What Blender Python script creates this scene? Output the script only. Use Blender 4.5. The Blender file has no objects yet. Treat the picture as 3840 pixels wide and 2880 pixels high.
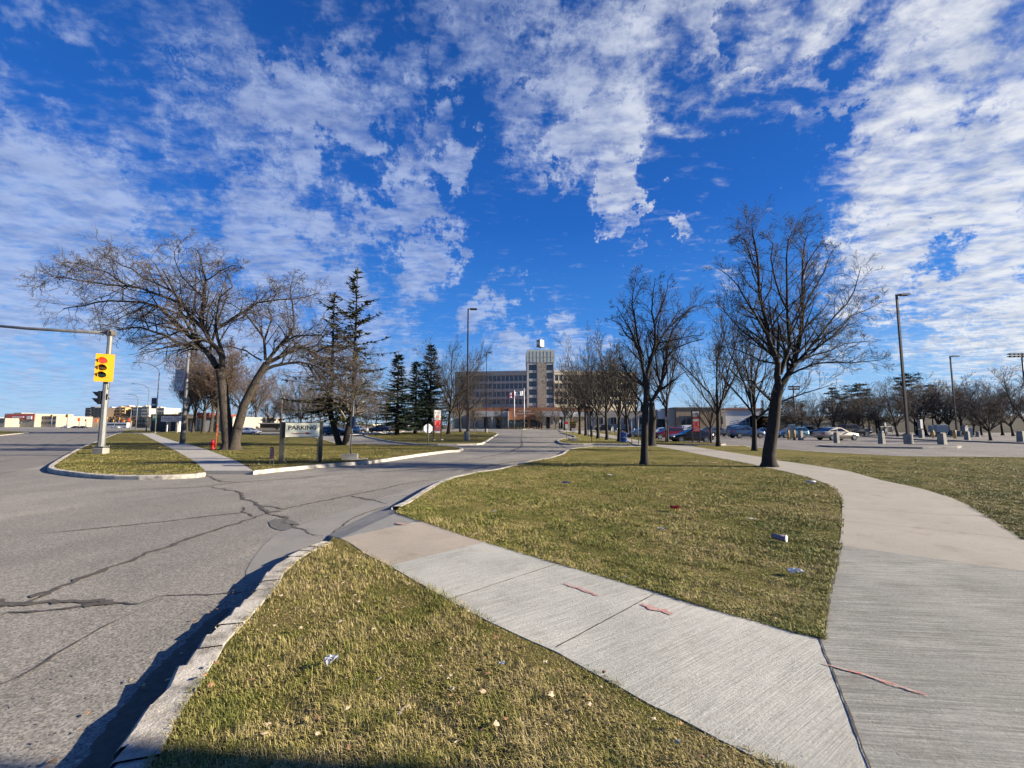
import bpy, math, random
import numpy as np
from mathutils import Vector, Matrix
from mathutils.geometry import tessellate_polygon

random.seed(7)
RNG = np.random.default_rng(11)
PI = math.pi
R = math.radians
scene = bpy.context.scene
COL = scene.collection

# ------------------------------------------------------------------ camera
CAM_H = 1.70
F = 1500.0                 # focal length in pixels of a 3840 wide frame
TH = R(4.7)
HOR = 1594.0
SH = ((HOR - 1440) - F * math.tan(TH)) / 3840.0
cam_d = bpy.data.cameras.new('camera')
cam = bpy.data.objects.new('camera', cam_d)
COL.objects.link(cam)
cam.location = (0, 0, CAM_H)
cam.rotation_euler = (PI / 2 + TH, 0, 0)
cam_d.sensor_width = 36
cam_d.lens = 36 * F / 3840.0
cam_d.shift_y = SH
cam_d.clip_end = 6000
cam_d.clip_start = 0.05
scene.camera = cam
CT_, ST_ = math.cos(TH), math.sin(TH)


def ray(u, v):
    a = (u - 1920) / F
    b = ((1440 - v) + SH * 3840) / F
    return Vector((a, CT_ - b * ST_, ST_ + b * CT_))


def G(u, v, z=0.0):
    """point of the photograph on the ground (height z)"""
    d = ray(u, v)
    if d.z > -0.004:
        d.z = -0.004
    t = (z - CAM_H) / d.z
    return Vector((d.x * t, d.y * t, z))


def AY(u, v, Y):
    d = ray(u, v)
    t = Y / d.y
    return Vector((d.x * t, Y, CAM_H + d.z * t))


SD = 3840 / 2212.0


def GD(x, y, z=0.0):
    return G(x * SD, y * SD, z)


# ------------------------------------------------------------------ materials
MATS = {}


def nd(nt, t, **kw):
    n = nt.nodes.new(t)
    for k, v in kw.items():
        if k == 'inp':
            for kk, vv in v.items():
                n.inputs[kk].default_value = vv
        else:
            setattr(n, k, v)
    return n


ALB = 0.80


def rgba(c):
    return (c[0], c[1], c[2], 1.0)


def alb(c):
    return (c[0] * ALB, c[1] * ALB, c[2] * ALB, 1.0)


def newmat(name):
    m = bpy.data.materials.new(name)
    m.use_nodes = True
    nt = m.node_tree
    b = nt.nodes['Principled BSDF']
    return m, nt, b


def pm(name, c1, c2=None, scale=3.0, rough=0.8, bump=0.0, bscale=60.0, metal=0.0, spec=0.5,
       stretch=(1, 1, 1), coat=0.0, lo=0.35, hi=0.65, emit=None, estr=0.0):
    if name in MATS:
        return MATS[name]
    m, nt, b = newmat(name)
    if c2 is None:
        c2 = tuple(min(1, x * 0.82) for x in c1)
    tc = nd(nt, 'ShaderNodeTexCoord')
    mp = nd(nt, 'ShaderNodeMapping')
    mp.inputs['Scale'].default_value = stretch
    nt.links.new(tc.outputs['Object'], mp.inputs['Vector'])
    n = nd(nt, 'ShaderNodeTexNoise', inp={'Scale': scale, 'Detail': 6.0, 'Roughness': 0.65})
    nt.links.new(mp.outputs['Vector'], n.inputs['Vector'])
    r = nd(nt, 'ShaderNodeValToRGB')
    r.color_ramp.elements[0].position = lo
    r.color_ramp.elements[1].position = hi
    r.color_ramp.elements[0].color = alb(c2)
    r.color_ramp.elements[1].color = alb(c1)
    nt.links.new(n.outputs['Fac'], r.inputs['Fac'])
    nt.links.new(r.outputs['Color'], b.inputs['Base Color'])
    b.inputs['Roughness'].default_value = rough
    b.inputs['Metallic'].default_value = metal
    b.inputs['Specular IOR Level'].default_value = spec
    if coat:
        b.inputs['Coat Weight'].default_value = coat
        b.inputs['Coat Roughness'].default_value = 0.05
    if emit:
        b.inputs['Emission Color'].default_value = rgba(emit)
        b.inputs['Emission Strength'].default_value = estr
    if bump:
        n2 = nd(nt, 'ShaderNodeTexNoise', inp={'Scale': bscale, 'Detail': 5.0, 'Roughness': 0.7})
        nt.links.new(mp.outputs['Vector'], n2.inputs['Vector'])
        bp = nd(nt, 'ShaderNodeBump', inp={'Strength': bump, 'Distance': 0.02})
        nt.links.new(n2.outputs['Fac'], bp.inputs['Height'])
        nt.links.new(bp.outputs['Normal'], b.inputs['Normal'])
    MATS[name] = m
    return m


def mixc(nt, fac, a, b, blend='MIX'):
    n = nt.nodes.new('ShaderNodeMix')
    n.data_type = 'RGBA'
    n.blend_type = blend
    for sock, val in ((n.inputs[0], fac), (n.inputs[6], a), (n.inputs[7], b)):
        if isinstance(val, (int, float)):
            sock.default_value = val
        elif isinstance(val, tuple):
            sock.default_value = alb(val)
        else:
            nt.links.new(val, sock)
    return n.outputs[2]


def noise(nt, vec, scale, detail=5.0, rough=0.6, lo=None, hi=None, out='Fac', dist=0.0):
    n = nd(nt, 'ShaderNodeTexNoise', inp={'Scale': scale, 'Detail': detail, 'Roughness': rough, 'Distortion': dist})
    nt.links.new(vec, n.inputs['Vector'])
    o = n.outputs[out]
    if lo is not None:
        mr = nd(nt, 'ShaderNodeMapRange', interpolation_type='SMOOTHSTEP')
        mr.inputs[1].default_value = lo
        mr.inputs[2].default_value = hi
        nt.links.new(o, mr.inputs[0])
        o = mr.outputs[0]
    return o


def wmap(nt, stretch=(1, 1, 1), rot=0.0):
    """world position as texture coordinate"""
    g = nd(nt, 'ShaderNodeNewGeometry')
    m1 = nd(nt, 'ShaderNodeMapping')
    m1.inputs['Rotation'].default_value = (0, 0, -rot)
    nt.links.new(g.outputs['Position'], m1.inputs['Vector'])
    mp = nd(nt, 'ShaderNodeMapping')
    mp.inputs['Scale'].default_value = stretch
    nt.links.new(m1.outputs['Vector'], mp.inputs['Vector'])
    return mp.outputs['Vector']


def asphalt(name, base, warm, agg=0.5, lane=1.2):
    m, nt, b = newmat(name)
    v = wmap(nt)
    big = noise(nt, v, 0.22, 4, 0.6, 0.38, 0.66)
    med = noise(nt, v, 1.3, 5, 0.7, 0.42, 0.75)
    c = mixc(nt, big, base, warm)
    vl = wmap(nt, (0.05, 0.55, 1), lane)
    lanes_ = noise(nt, vl, 1.0, 4, 0.6, 0.40, 0.62)
    lm = nd(nt, 'ShaderNodeMapRange')
    lm.inputs[3].default_value = 0.90
    lm.inputs[4].default_value = 1.05
    nt.links.new(lanes_, lm.inputs[0])
    c = mixc(nt, 1.0, c, lm.outputs[0], 'MULTIPLY')
    oil = noise(nt, v, 0.8, 7, 0.8, 0.64, 0.78)
    c = mixc(nt, oil, c, tuple(x * 0.62 for x in base))
    dark = tuple(x * 0.72 for x in base)
    sc = nd(nt, 'ShaderNodeMath', operation='MULTIPLY', inp={1: 0.55})
    nt.links.new(med, sc.inputs[0])
    c = mixc(nt, sc.outputs[0], c, dark)
    vo = nd(nt, 'ShaderNodeTexVoronoi', inp={'Scale': 85.0})
    nt.links.new(v, vo.inputs['Vector'])
    sep = nd(nt, 'ShaderNodeSeparateColor')
    nt.links.new(vo.outputs['Color'], sep.inputs[0])
    mr = nd(nt, 'ShaderNodeMapRange')
    mr.inputs[1].default_value = 0.0
    mr.inputs[2].default_value = 1.0
    mr.inputs[3].default_value = 1 - agg
    mr.inputs[4].default_value = 1 + agg * 0.8
    nt.links.new(sep.outputs[0], mr.inputs[0])
    c = mixc(nt, 1.0, c, mr.outputs[0], 'MULTIPLY')
    fine = noise(nt, v, 22, 4, 0.8, 0.3, 0.7)
    mr2 = nd(nt, 'ShaderNodeMapRange')
    mr2.inputs[3].default_value = 0.82
    mr2.inputs[4].default_value = 1.14
    nt.links.new(fine, mr2.inputs[0])
    c = mixc(nt, 1.0, c, mr2.outputs[0], 'MULTIPLY')
    nt.links.new(c, b.inputs['Base Color'])
    b.inputs['Roughness'].default_value = 0.85
    b.inputs['Specular IOR Level'].default_value = 0.3
    bp = nd(nt, 'ShaderNodeBump', inp={'Strength': 0.5, 'Distance': 0.006})
    nt.links.new(sep.outputs[0], bp.inputs['Height'])
    nt.links.new(bp.outputs['Normal'], b.inputs['Normal'])
    MATS[name] = m
    return m


def concrete(name, base, warm, broom=0.0, rot=0.0, contrast=0.25, streak=(1.0, 40.0)):
    """broom finished concrete; broom lines run along local x after rot"""
    m, nt, b = newmat(name)
    v = wmap(nt)
    vs = wmap(nt, (streak[0], streak[1], 1), rot)
    big = noise(nt, v, 0.9, 4, 0.6, 0.35, 0.7)
    c = mixc(nt, big, base, warm)
    fine = noise(nt, v, 60, 4, 0.8, 0.3, 0.7)
    mr2 = nd(nt, 'ShaderNodeMapRange')
    mr2.inputs[3].default_value = 1 - contrast * 0.5
    mr2.inputs[4].default_value = 1 + contrast * 0.4
    nt.links.new(fine, mr2.inputs[0])
    c = mixc(nt, 1.0, c, mr2.outputs[0], 'MULTIPLY')
    st_ = noise(nt, vs, 2.0, 6, 0.75, 0.36, 0.64)
    if broom:
        # the broom bites unevenly: its strength follows a slow noise
        amp = noise(nt, v, 1.7, 3, 0.6, 0.12, 0.62)
        mr = nd(nt, 'ShaderNodeMapRange')
        mr.inputs[3].default_value = 1 - broom
        mr.inputs[4].default_value = 1 + broom * 0.7
        nt.links.new(st_, mr.inputs[0])
        c2_ = mixc(nt, 1.0, c, mr.outputs[0], 'MULTIPLY')
        c = mixc(nt, amp, c, c2_)
    stain = noise(nt, v, 2.6, 6, 0.72, 0.50, 0.80)
    c3_ = mixc(nt, 1.0, c, (0.93, 0.90, 0.85), 'MULTIPLY')
    c = mixc(nt, stain, c, c3_)
    vo2 = nd(nt, 'ShaderNodeTexVoronoi', inp={'Scale': 9.0, 'Randomness': 1.0})
    nt.links.new(v, vo2.inputs['Vector'])
    pit = nd(nt, 'ShaderNodeMapRange')
    pit.inputs[1].default_value = 0.035
    pit.inputs[2].default_value = 0.07
    pit.inputs[3].default_value = 0.55
    pit.inputs[4].default_value = 1.0
    nt.links.new(vo2.outputs['Distance'], pit.inputs[0])
    c = mixc(nt, 1.0, c, pit.outputs[0], 'MULTIPLY')
    nt.links.new(c, b.inputs['Base Color'])
    b.inputs['Roughness'].default_value = 0.88
    b.inputs['Specular IOR Level'].default_value = 0.3
    bp = nd(nt, 'ShaderNodeBump', inp={'Strength': 0.3, 'Distance': 0.005})
    nt.links.new(st_, bp.inputs['Height'])
    bp2 = nd(nt, 'ShaderNodeBump', inp={'Strength': 0.4, 'Distance': 0.004})
    nt.links.new(fine, bp2.inputs['Height'])
    nt.links.new(bp.outputs['Normal'], bp2.inputs['Normal'])
    nt.links.new(bp2.outputs['Normal'], b.inputs['Normal'])
    MATS[name] = m
    return m


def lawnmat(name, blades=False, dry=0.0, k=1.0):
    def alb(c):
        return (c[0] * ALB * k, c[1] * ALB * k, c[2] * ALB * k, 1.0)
    m, nt, b = newmat(name)
    v = wmap(nt)
    vw = wmap(nt, (1, 1, 0.0))
    patch = noise(nt, vw, 0.6, 6, 0.7, 0.40 - dry, 0.62 - dry)
    patch2 = noise(nt, vw, 3.6, 6, 0.75, 0.42 - dry, 0.62 - dry)
    if blades:
        g = nd(nt, 'ShaderNodeNewGeometry')
        rp = nd(nt, 'ShaderNodeValToRGB')
        cr = rp.color_ramp
        cr.elements[0].position = 0.0
        cr.elements[0].color = alb((0.11, 0.14, 0.026))
        cr.elements[1].position = 1.0
        cr.elements[1].color = alb((0.50, 0.40, 0.21))
        for p, c in ((0.30, (0.185, 0.195, 0.045)), (0.58, (0.30, 0.265, 0.08)), (0.8, (0.43, 0.35, 0.16))):
            e = cr.elements.new(p)
            e.color = alb(c)
        a1 = nd(nt, 'ShaderNodeMath', operation='MULTIPLY', inp={1: 0.46})
        nt.links.new(g.outputs['Random Per Island'], a1.inputs[0])
        a2 = nd(nt, 'ShaderNodeMath', operation='MULTIPLY', inp={1: 0.34})
        nt.links.new(patch, a2.inputs[0])
        a3 = nd(nt, 'ShaderNodeMath', operation='MULTIPLY', inp={1: 0.26})
        nt.links.new(patch2, a3.inputs[0])
        s1 = nd(nt, 'ShaderNodeMath', operation='ADD')
        nt.links.new(a1.outputs[0], s1.inputs[0])
        nt.links.new(a2.outputs[0], s1.inputs[1])
        s2 = nd(nt, 'ShaderNodeMath', operation='ADD')
        nt.links.new(s1.outputs[0], s2.inputs[0])
        nt.links.new(a3.outputs[0], s2.inputs[1])
        nt.links.new(s2.outputs[0], rp.inputs['Fac'])
        nt.links.new(rp.outputs['Color'], b.inputs['Base Color'])
        b.inputs['Roughness'].default_value = 0.6
        b.inputs['Specular IOR Level'].default_value = 0.25
    else:
        c = mixc(nt, patch, (0.155 * k, 0.17 * k, 0.037 * k), (0.31 * k, 0.27 * k, 0.088 * k))
        c = mixc(nt, patch2, c, (0.27 * k, 0.22 * k, 0.085 * k))
        fine = noise(nt, v, 26, 6, 0.85, 0.33, 0.67)
        mr = nd(nt, 'ShaderNodeMapRange')
        mr.inputs[3].default_value = 0.55
        mr.inputs[4].default_value = 1.35
        nt.links.new(fine, mr.inputs[0])
        c = mixc(nt, 1.0, c, mr.outputs[0], 'MULTIPLY')
        soil = noise(nt, v, 0.9, 6, 0.75, 0.68, 0.74)
        c = mixc(nt, soil, c, (0.11, 0.085, 0.05))
        nt.links.new(c, b.inputs['Base Color'])
        b.inputs['Roughness'].default_value = 0.95
        b.inputs['Specular IOR Level'].default_value = 0.1
        bp = nd(nt, 'ShaderNodeBump', inp={'Strength': 1.0, 'Distance': 0.05})
        nt.links.new(fine, bp.inputs['Height'])
        nt.links.new(bp.outputs['Normal'], b.inputs['Normal'])
    MATS[name] = m
    return m


# ------------------------------------------------------------------ mesh builder
class MB:
    def __init__(s):
        s.v = []
        s.f = []
        s.mi = []
        s.smooth = []

    def add(s, vs, fs, mi=0, smooth=False):
        o = len(s.v)
        s.v += [tuple(p) for p in vs]
        for f in fs:
            s.f.append(tuple(i + o for i in f))
            s.mi.append(mi)
            s.smooth.append(smooth)

    def box(s, c, size, rz=0.0, mi=0, taper=1.0, ch=0.0):
        """c = centre of the base; taper scales the top; ch chamfers the top edges"""
        sx, sy, sz = size[0] / 2, size[1] / 2, size[2]
        lv = [(0, 1.0)]
        if ch:
            lv += [(sz - ch, None), (sz, 'c')]
        else:
            lv += [(sz, None)]
        rings = []
        for z, k in lv:
            t = 1 + (taper - 1) * (z / sz if sz else 0)
            ax, ay = sx * t, sy * t
            if k == 'c':
                ax -= ch
                ay -= ch
            rings.append([(-ax, -ay, z), (ax, -ay, z), (ax, ay, z), (-ax, ay, z)])
        cr, sr = math.cos(rz), math.sin(rz)
        vs = [(c[0] + x * cr - y * sr, c[1] + x * sr + y * cr, c[2] + z) for rg in rings for x, y, z in rg]
        fs = [(3, 2, 1, 0)]
        n = len(rings)
        for i in range(n - 1):
            for k in range(4):
                a = i * 4 + k
                b_ = i * 4 + (k + 1) % 4
                fs.append((a, b_, b_ + 4, a + 4))
        t = (n - 1) * 4
        fs.append((t, t + 1, t + 2, t + 3))
        s.add(vs, fs, mi)

    def tube(s, pts, rad, n=8, mi=0, caps=True, smooth=True):
        pts = [Vector(p) for p in pts]
        if not isinstance(rad, (list, tuple)):
            rad = [rad] * len(pts)
        vs, fs = [], []
        T0 = (pts[1] - pts[0]).normalized()
        ref = Vector((1, 0, 0)) if abs(T0.x) < 0.9 else Vector((0, 1, 0))
        Nn = T0.cross(ref).normalized()
        for i, p in enumerate(pts):
            if i == 0:
                T = pts[1] - pts[0]
            elif i == len(pts) - 1:
                T = pts[-1] - pts[-2]
            else:
                T = pts[i + 1] - pts[i - 1]
            T.normalize()
            Nn = (Nn - T * Nn.dot(T)).normalized()
            B = T.cross(Nn)
            for k in range(n):
                a = 2 * PI * k / n
                vs.append(p + (Nn * math.cos(a) + B * math.sin(a)) * rad[i])
        for i in range(len(pts) - 1):
            for k in range(n):
                a = i * n + k
                b_ = i * n + (k + 1) % n
                fs.append((a, b_, b_ + n, a + n))
        if caps:
            fs.append(tuple(range(n - 1, -1, -1)))
            fs.append(tuple(range((len(pts) - 1) * n, len(pts) * n)))
        s.add(vs, fs, mi, smooth)

    def lathe(s, prof, c=(0, 0, 0), n=16, mi=0, smooth=True, axis='z'):
        vs, fs = [], []
        for r, z in prof:
            for k in range(n):
                a = 2 * PI * k / n
                x, y = r * math.cos(a), r * math.sin(a)
                if axis == 'z':
                    p = (c[0] + x, c[1] + y, c[2] + z)
                elif axis == 'y':
                    p = (c[0] + x, c[1] + z, c[2] + y)
                else:
                    p = (c[0] + z, c[1] + x, c[2] + y)
                vs.append(p)
        m = len(prof)
        for i in range(m - 1):
            for k in range(n):
                a = i * n + k
                b_ = i * n + (k + 1) % n
                fs.append((a, b_, b_ + n, a + n))
        fs.append(tuple(range(n - 1, -1, -1)))
        fs.append(tuple(range((m - 1) * n, m * n)))
        s.add(vs, fs, mi, smooth)

    def prism(s, poly, y0, y1, mi=0):
        """polygon in the xz plane extruded along y"""
        n = len(poly)
        vs = [(p[0], y0, p[1]) for p in poly] + [(p[0], y1, p[1]) for p in poly]
        fs = [tuple(range(n)), tuple(range(2 * n - 1, n - 1, -1))]
        for k in range(n):
            j = (k + 1) % n
            fs.append((k, k + n, j + n, j))
        s.add(vs, fs, mi)

    def flat(s, pts, mi=0):
        """horizontal polygon, any outline, facing up"""
        pts = [Vector(p) for p in pts]
        ar = sum(pts[i].x * pts[(i + 1) % len(pts)].y - pts[(i + 1) % len(pts)].x * pts[i].y for i in range(len(pts)))
        tr = tessellate_polygon([pts])
        fs = []
        for t in tr:
            a, b_, c = (pts[i] for i in t)
            cz = (b_ - a).cross(c - a).z
            fs.append(tuple(t) if cz > 0 else (t[0], t[2], t[1]))
        s.add(pts, fs, mi)

    def build(s, name, mats, parent=None, loc=None):
        me = bpy.data.meshes.new(name)
        me.from_pydata(s.v, [], s.f)
        if not isinstance(mats, (list, tuple)):
            mats = [mats]
        for m in mats:
            me.materials.append(m)
        me.polygons.foreach_set('material_index', s.mi)
        me.polygons.foreach_set('use_smooth', s.smooth)
        me.update()
        o = bpy.data.objects.new(name, me)
        COL.objects.link(o)
        if parent is not None:
            o.parent = parent
        if loc is not None:
            o.location = loc
        return o


def thing(name, label, cat, loc=(0, 0, 0), rz=0.0, group=None):
    o = bpy.data.objects.new(name, None)
    o.empty_display_size = 0.3
    COL.objects.link(o)
    o.location = loc
    o.rotation_euler = (0, 0, rz)
    o['label'] = label
    o['category'] = cat
    if group:
        o['group'] = group
    return o


def tag(o, label, cat, group=None):
    o['label'] = label
    o['category'] = cat
    if group:
        o['group'] = group
    return o


def struct(o, label=None):
    o['kind'] = 'structure'
    if label:
        o['label'] = label
    return o


ORD = ['first', 'second', 'third', 'fourth', 'fifth', 'sixth', 'seventh', 'eighth', 'ninth', 'tenth', 'eleventh',
       'twelfth', 'thirteenth', 'fourteenth', 'fifteenth', 'sixteenth', 'seventeenth', 'eighteenth', 'nineteenth', 'twentieth',
       'twenty-first', 'twenty-second', 'twenty-third', 'twenty-fourth', 'twenty-fifth', 'twenty-sixth', 'twenty-seventh', 'twenty-eighth']


def text_mesh(name, s, size, mat, parent, loc, rot=(PI / 2, 0, 0), bold=0.0, align='CENTER', sx=1.0, ext=0.004):
    c = bpy.data.curves.new(name, 'FONT')
    c.body = s
    c.size = size
    c.align_x = align
    c.align_y = 'CENTER'
    c.offset = bold
    c.extrude = ext
    c.resolution_u = 4
    t = bpy.data.objects.new(name + '_tmp', c)
    COL.objects.link(t)
    dg = bpy.context.evaluated_depsgraph_get()
    me = bpy.data.meshes.new_from_object(t.evaluated_get(dg))
    me.name = name
    bpy.data.objects.remove(t)
    me.materials.clear()
    me.materials.append(mat)
    o = bpy.data.objects.new(name, me)
    COL.objects.link(o)
    o.parent = parent
    o.location = loc
    o.rotation_euler = rot
    o.scale = (sx, 1, 1)
    return o


# ------------------------------------------------------------------ world + sun
SUN_EL, SUN_AZ = R(20.0), R(-5.0)     # azimuth measured from +X towards +Y
S = Vector((math.cos(SUN_EL) * math.cos(SUN_AZ), math.cos(SUN_EL) * math.sin(SUN_AZ), math.sin(SUN_EL)))
sun_d = bpy.data.lights.new('sun', 'SUN')
sun_d.energy = 5.0
sun_d.angle = R(0.53)
sun_d.color = (1.0, 0.87, 0.68)
sun = bpy.data.objects.new('sun', sun_d)
COL.objects.link(sun)
sun.rotation_euler = S.to_track_quat('Z', 'Y').to_euler()

world = bpy.data.worlds.new('World')
scene.world = world
world.use_nodes = True
wn = world.node_tree
bg = wn.nodes['Background']
sky = nd(wn, 'ShaderNodeTexSky')
sky.sky_type = 'NISHITA'
sky.sun_disc = False
sky.sun_elevation = SUN_EL
sky.sun_rotation = PI / 2 - SUN_AZ     # clockwise from +Y
sky.altitude = 200
sky.air_density = 1.0
sky.dust_density = 0.3
sky.ozone_density = 2.0
wl = wn.links.new


def wm(op, a, b=None, c=None, clamp=False):
    n = wn.nodes.new('ShaderNodeMath')
    n.operation = op
    n.use_clamp = clamp
    for i, x in enumerate((a, b, c)):
        if x is None:
            continue
        if isinstance(x, (int, float)):
            n.inputs[i].default_value = x
        else:
            wl(x, n.inputs[i])
    return n.outputs[0]


def wvec(op, a, b):
    n = wn.nodes.new('ShaderNodeVectorMath')
    n.operation = op
    for i, x in enumerate((a, b)):
        if isinstance(x, (tuple, Vector)):
            n.inputs[i].default_value = tuple(x)
        else:
            wl(x, n.inputs[i])
    return n


def wrange(x, a, b, c=0.0, d=1.0, smooth=True):
    n = wn.nodes.new('ShaderNodeMapRange')
    n.interpolation_type = 'SMOOTHSTEP' if smooth else 'LINEAR'
    wl(x, n.inputs[0])
    for i, k in enumerate((a, b, c, d)):
        n.inputs[i + 1].default_value = k
    return n.outputs[0]


tc = nd(wn, 'ShaderNodeTexCoord')
D = tc.outputs['Generated']
sepd = nd(wn, 'ShaderNodeSeparateXYZ')
wl(D, sepd.inputs[0])
zc = wm('MAXIMUM', sepd.outputs[2], 0.0)
zz = wm('ADD', zc, 0.075)
px_ = wm('DIVIDE', sepd.outputs[0], zz)
py_ = wm('DIVIDE', sepd.outputs[1], zz)
cmb = nd(wn, 'ShaderNodeCombineXYZ')
wl(px_, cmb.inputs[0])
wl(py_, cmb.inputs[1])
P2 = cmb.outputs[0]


def wnoise(vec, scale, detail=5, rough=0.6, dist=0.0, w=None):
    n = nd(wn, 'ShaderNodeTexNoise', inp={'Scale': scale, 'Detail': float(detail), 'Roughness': rough, 'Distortion': dist})
    wl(vec, n.inputs['Vector'])
    return n.outputs['Fac']


def wmapping(vec, scale=(1, 1, 1), rot=0.0, loc=(0, 0, 0)):
    n = nd(wn, 'ShaderNodeMapping')
    n.inputs['Scale'].default_value = scale
    n.inputs['Rotation'].default_value = (0, 0, rot)
    n.inputs['Location'].default_value = loc
    wl(vec, n.inputs['Vector'])
    return n.outputs[0]


# coverage: masses of cloud and clear lanes, by direction of the sky (x, y of 2212 frame -> direction)
warp = nd(wn, 'ShaderNodeTexNoise', inp={'Scale': 5.0, 'Detail': 6.0, 'Roughness': 0.7})
wl(D, warp.inputs['Vector'])
wsub = wvec('SUBTRACT', warp.outputs['Color'], (0.5, 0.5, 0.5))
wsc = wvec('MULTIPLY', wsub.outputs[0], (0.16, 0.16, 0.16))
DW = wvec('ADD', D, wsc.outputs[0]).outputs[0]
BL = [  # x, y, radius deg, amount
    (1000, 60, 14, 0.38), (1150, 190, 13, 0.42), (1350, 130, 13, 0.40), (1550, 60, 12, 0.30), (1250, 340, 6, 0.42),
    (1600, 170, 7, 0.25),
    (1950, 60, 13, 0.34), (1900, 250, 11, 0.38), (2100, 260, 13, 0.24), (2050, 430, 9, 0.42), (2200, 520, 10, 0.35),
    (2000, 590, 7, 0.45), (2150, 700, 10, 0.48), (1450, 450, 5, 0.42), (1400, 520, 4, 0.35),
    (420, 330, 13, 0.42), (650, 430, 13, 0.38), (800, 330, 8, 0.32), (760, 200, 7, 0.22), (880, 480, 9, 0.42),
    (150, 380, 10, 0.4), (60, 560, 10, 0.45), (420, 520, 12, 0.3), (1050, 640, 8, 0.38), (800, 620, 12, 0.35),
    (700, 120, 10, 0.15), (100, 100, 10, 0.08), (420, 90, 8, 0.12), (300, 250, 6, 0.12), (620, 330, 8, 0.15), (920, 560, 8, 0.28), (1080, 720, 9, 0.45), (250, 620, 10, 0.25), (900, 600, 10, 0.38), (600, 680, 12, 0.28), (350, 720, 12, 0.25), (1120, 640, 7, 0.3), (980, 520, 5, 0.3), (1480, 480, 6, 0.3), (1560, 560, 5, 0.25), (1200, 700, 7, 0.3), (150, 680, 12, 0.28), (1880, 720, 8, 0.2),
    (1000, 330, 7, -0.40), (1080, 450, 7, -0.42), (1180, 560, 7, -0.32), (1300, 470, 5, -0.4), (1620, 330, 8, -0.5), (1700, 430, 7, -0.5), (1580, 430, 4, -0.3),
    (1720, 180, 4, -0.25), (850, 160, 6, -0.4), (250, 180, 10, -0.30), (120, 220, 8, -0.25), (1900, 640, 4, -0.6), (1350, 640, 9, -0.22), (2080, 660, 4, -0.4),
    (560, 290, 3, -0.3), (300, 440, 3, -0.2), (1560, 50, 5, -0.1), (1180, 30, 4, -0.3),
]
cov = None
for x, y, rr, am in BL:
    d = ray(x * SD, y * SD).normalized()
    dp = wvec('DOT_PRODUCT', DW, tuple(d)).outputs['Value']
    t = wrange(dp, math.cos(R(rr * 1.25)), 1.0, 0.0, am)
    cov = t if cov is None else wm('ADD', cov, t)
big = wnoise(P2, 0.55, 5, 0.6)
puff = wnoise(wmapping(P2, (1.0, 1.35, 1), 0.35), 4.2, 7, 0.60, 0.15)
rip = wnoise(wmapping(P2, (1.0, 1.9, 1), -0.4, (3, 1, 0)), 10.5, 5, 0.58, 0.2)
puff = wrange(puff, 0.25, 0.75, 0.0, 1.0, False)
rip = wrange(rip, 0.25, 0.75, 0.0, 1.0, False)
big = wrange(big, 0.25, 0.75, 0.0, 1.0, False)
covs = wm('MINIMUM', wm('MULTIPLY', cov, 0.62), 0.62)
dens = wm('ADD', wm('MULTIPLY', big, 0.20), wm('MULTIPLY', puff, 0.50))
dens = wm('ADD', dens, wm('MULTIPLY', rip, 0.54))
dens = wm('ADD', dens, covs)
lowband = wrange(sepd.outputs[2], 0.34, 0.02, 0.0, 0.20)
dens = wm('ADD', dens, lowband)
alpha = wrange(dens, 0.66, 1.46)
thick = wrange(dens, 1.05, 1.6)
# brightness of the cloud: brighter towards the sun side, soft lavender elsewhere
sd = wvec('DOT_PRODUCT', D, tuple(Vector((S.x, S.y + 0.55, S.z)).normalized())).outputs['Value']
toward = wrange(sd, 0.35, 0.95)


def wmix(f, a, b, blend='MIX'):
    n = wn.nodes.new('ShaderNodeMix')
    n.data_type = 'RGBA'
    n.blend_type = blend
    for sock, val in ((n.inputs[0], f), (n.inputs[6], a), (n.inputs[7], b)):
        if isinstance(val, (int, float)):
            sock.default_value = val
        elif isinstance(val, tuple):
            sock.default_value = rgba(val)
        else:
            wl(val, sock)
    return n.outputs[2]


SK = 10.0   # colours below are as displayed; background strength 0.1
EXPO = 1.5
ex = SK / (2 ** EXPO)
def cc(c):
    return tuple(x * ex for x in c)
# clear sky: the Nishita sky deepened as the phone renders it
tint = wmix(1.0, sky.outputs[0], (0.18, 0.38, 0.66), 'MULTIPLY')
gz = wrange(sepd.outputs[2], 0.0, 0.75, 0.0, 1.0, False)
phone = nd(wn, 'ShaderNodeValToRGB')
wl(gz, phone.inputs['Fac'])
cr = phone.color_ramp
cr.elements[0].position = 0.0
cr.elements[0].color = rgba((0.46, 0.64, 0.86))
cr.elements[1].position = 1.0
cr.elements[1].color = rgba((0.008, 0.075, 0.34))
for p, c in ((0.12, (0.27, 0.52, 0.85)), (0.3, (0.055, 0.26, 0.76)), (0.6, (0.016, 0.135, 0.56))):
    e = cr.elements.new(p)
    e.color = rgba(c)
phs = wmix(1.0, phone.outputs['Color'], (ex, ex, ex), 'MULTIPLY')
clear = wmix(0.85, tint, phs)
c_dark = wmix(toward, cc((0.30, 0.38, 0.62)), cc((0.50, 0.56, 0.70)))
c_lite = wmix(toward, cc((0.50, 0.60, 0.84)), cc((0.88, 0.90, 0.93)))
shade = wnoise(wmapping(P2, (1, 1, 1), 0.2, (7, 3, 0)), 5.5, 5, 0.6)
shf = wrange(shade, 0.36, 0.62)
ccol = wmix(shf, c_dark, c_lite)
ccol = wmix(wm('MULTIPLY', thick, 0.35), ccol, c_lite)
al = wm('MULTIPLY', alpha, wrange(toward, 0.0, 1.0, 0.74, 0.93))
skycol = wmix(al, clear, ccol)
wl(skycol, bg.inputs['Color'])
bg.inputs['Strength'].default_value = 0.1

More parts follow.
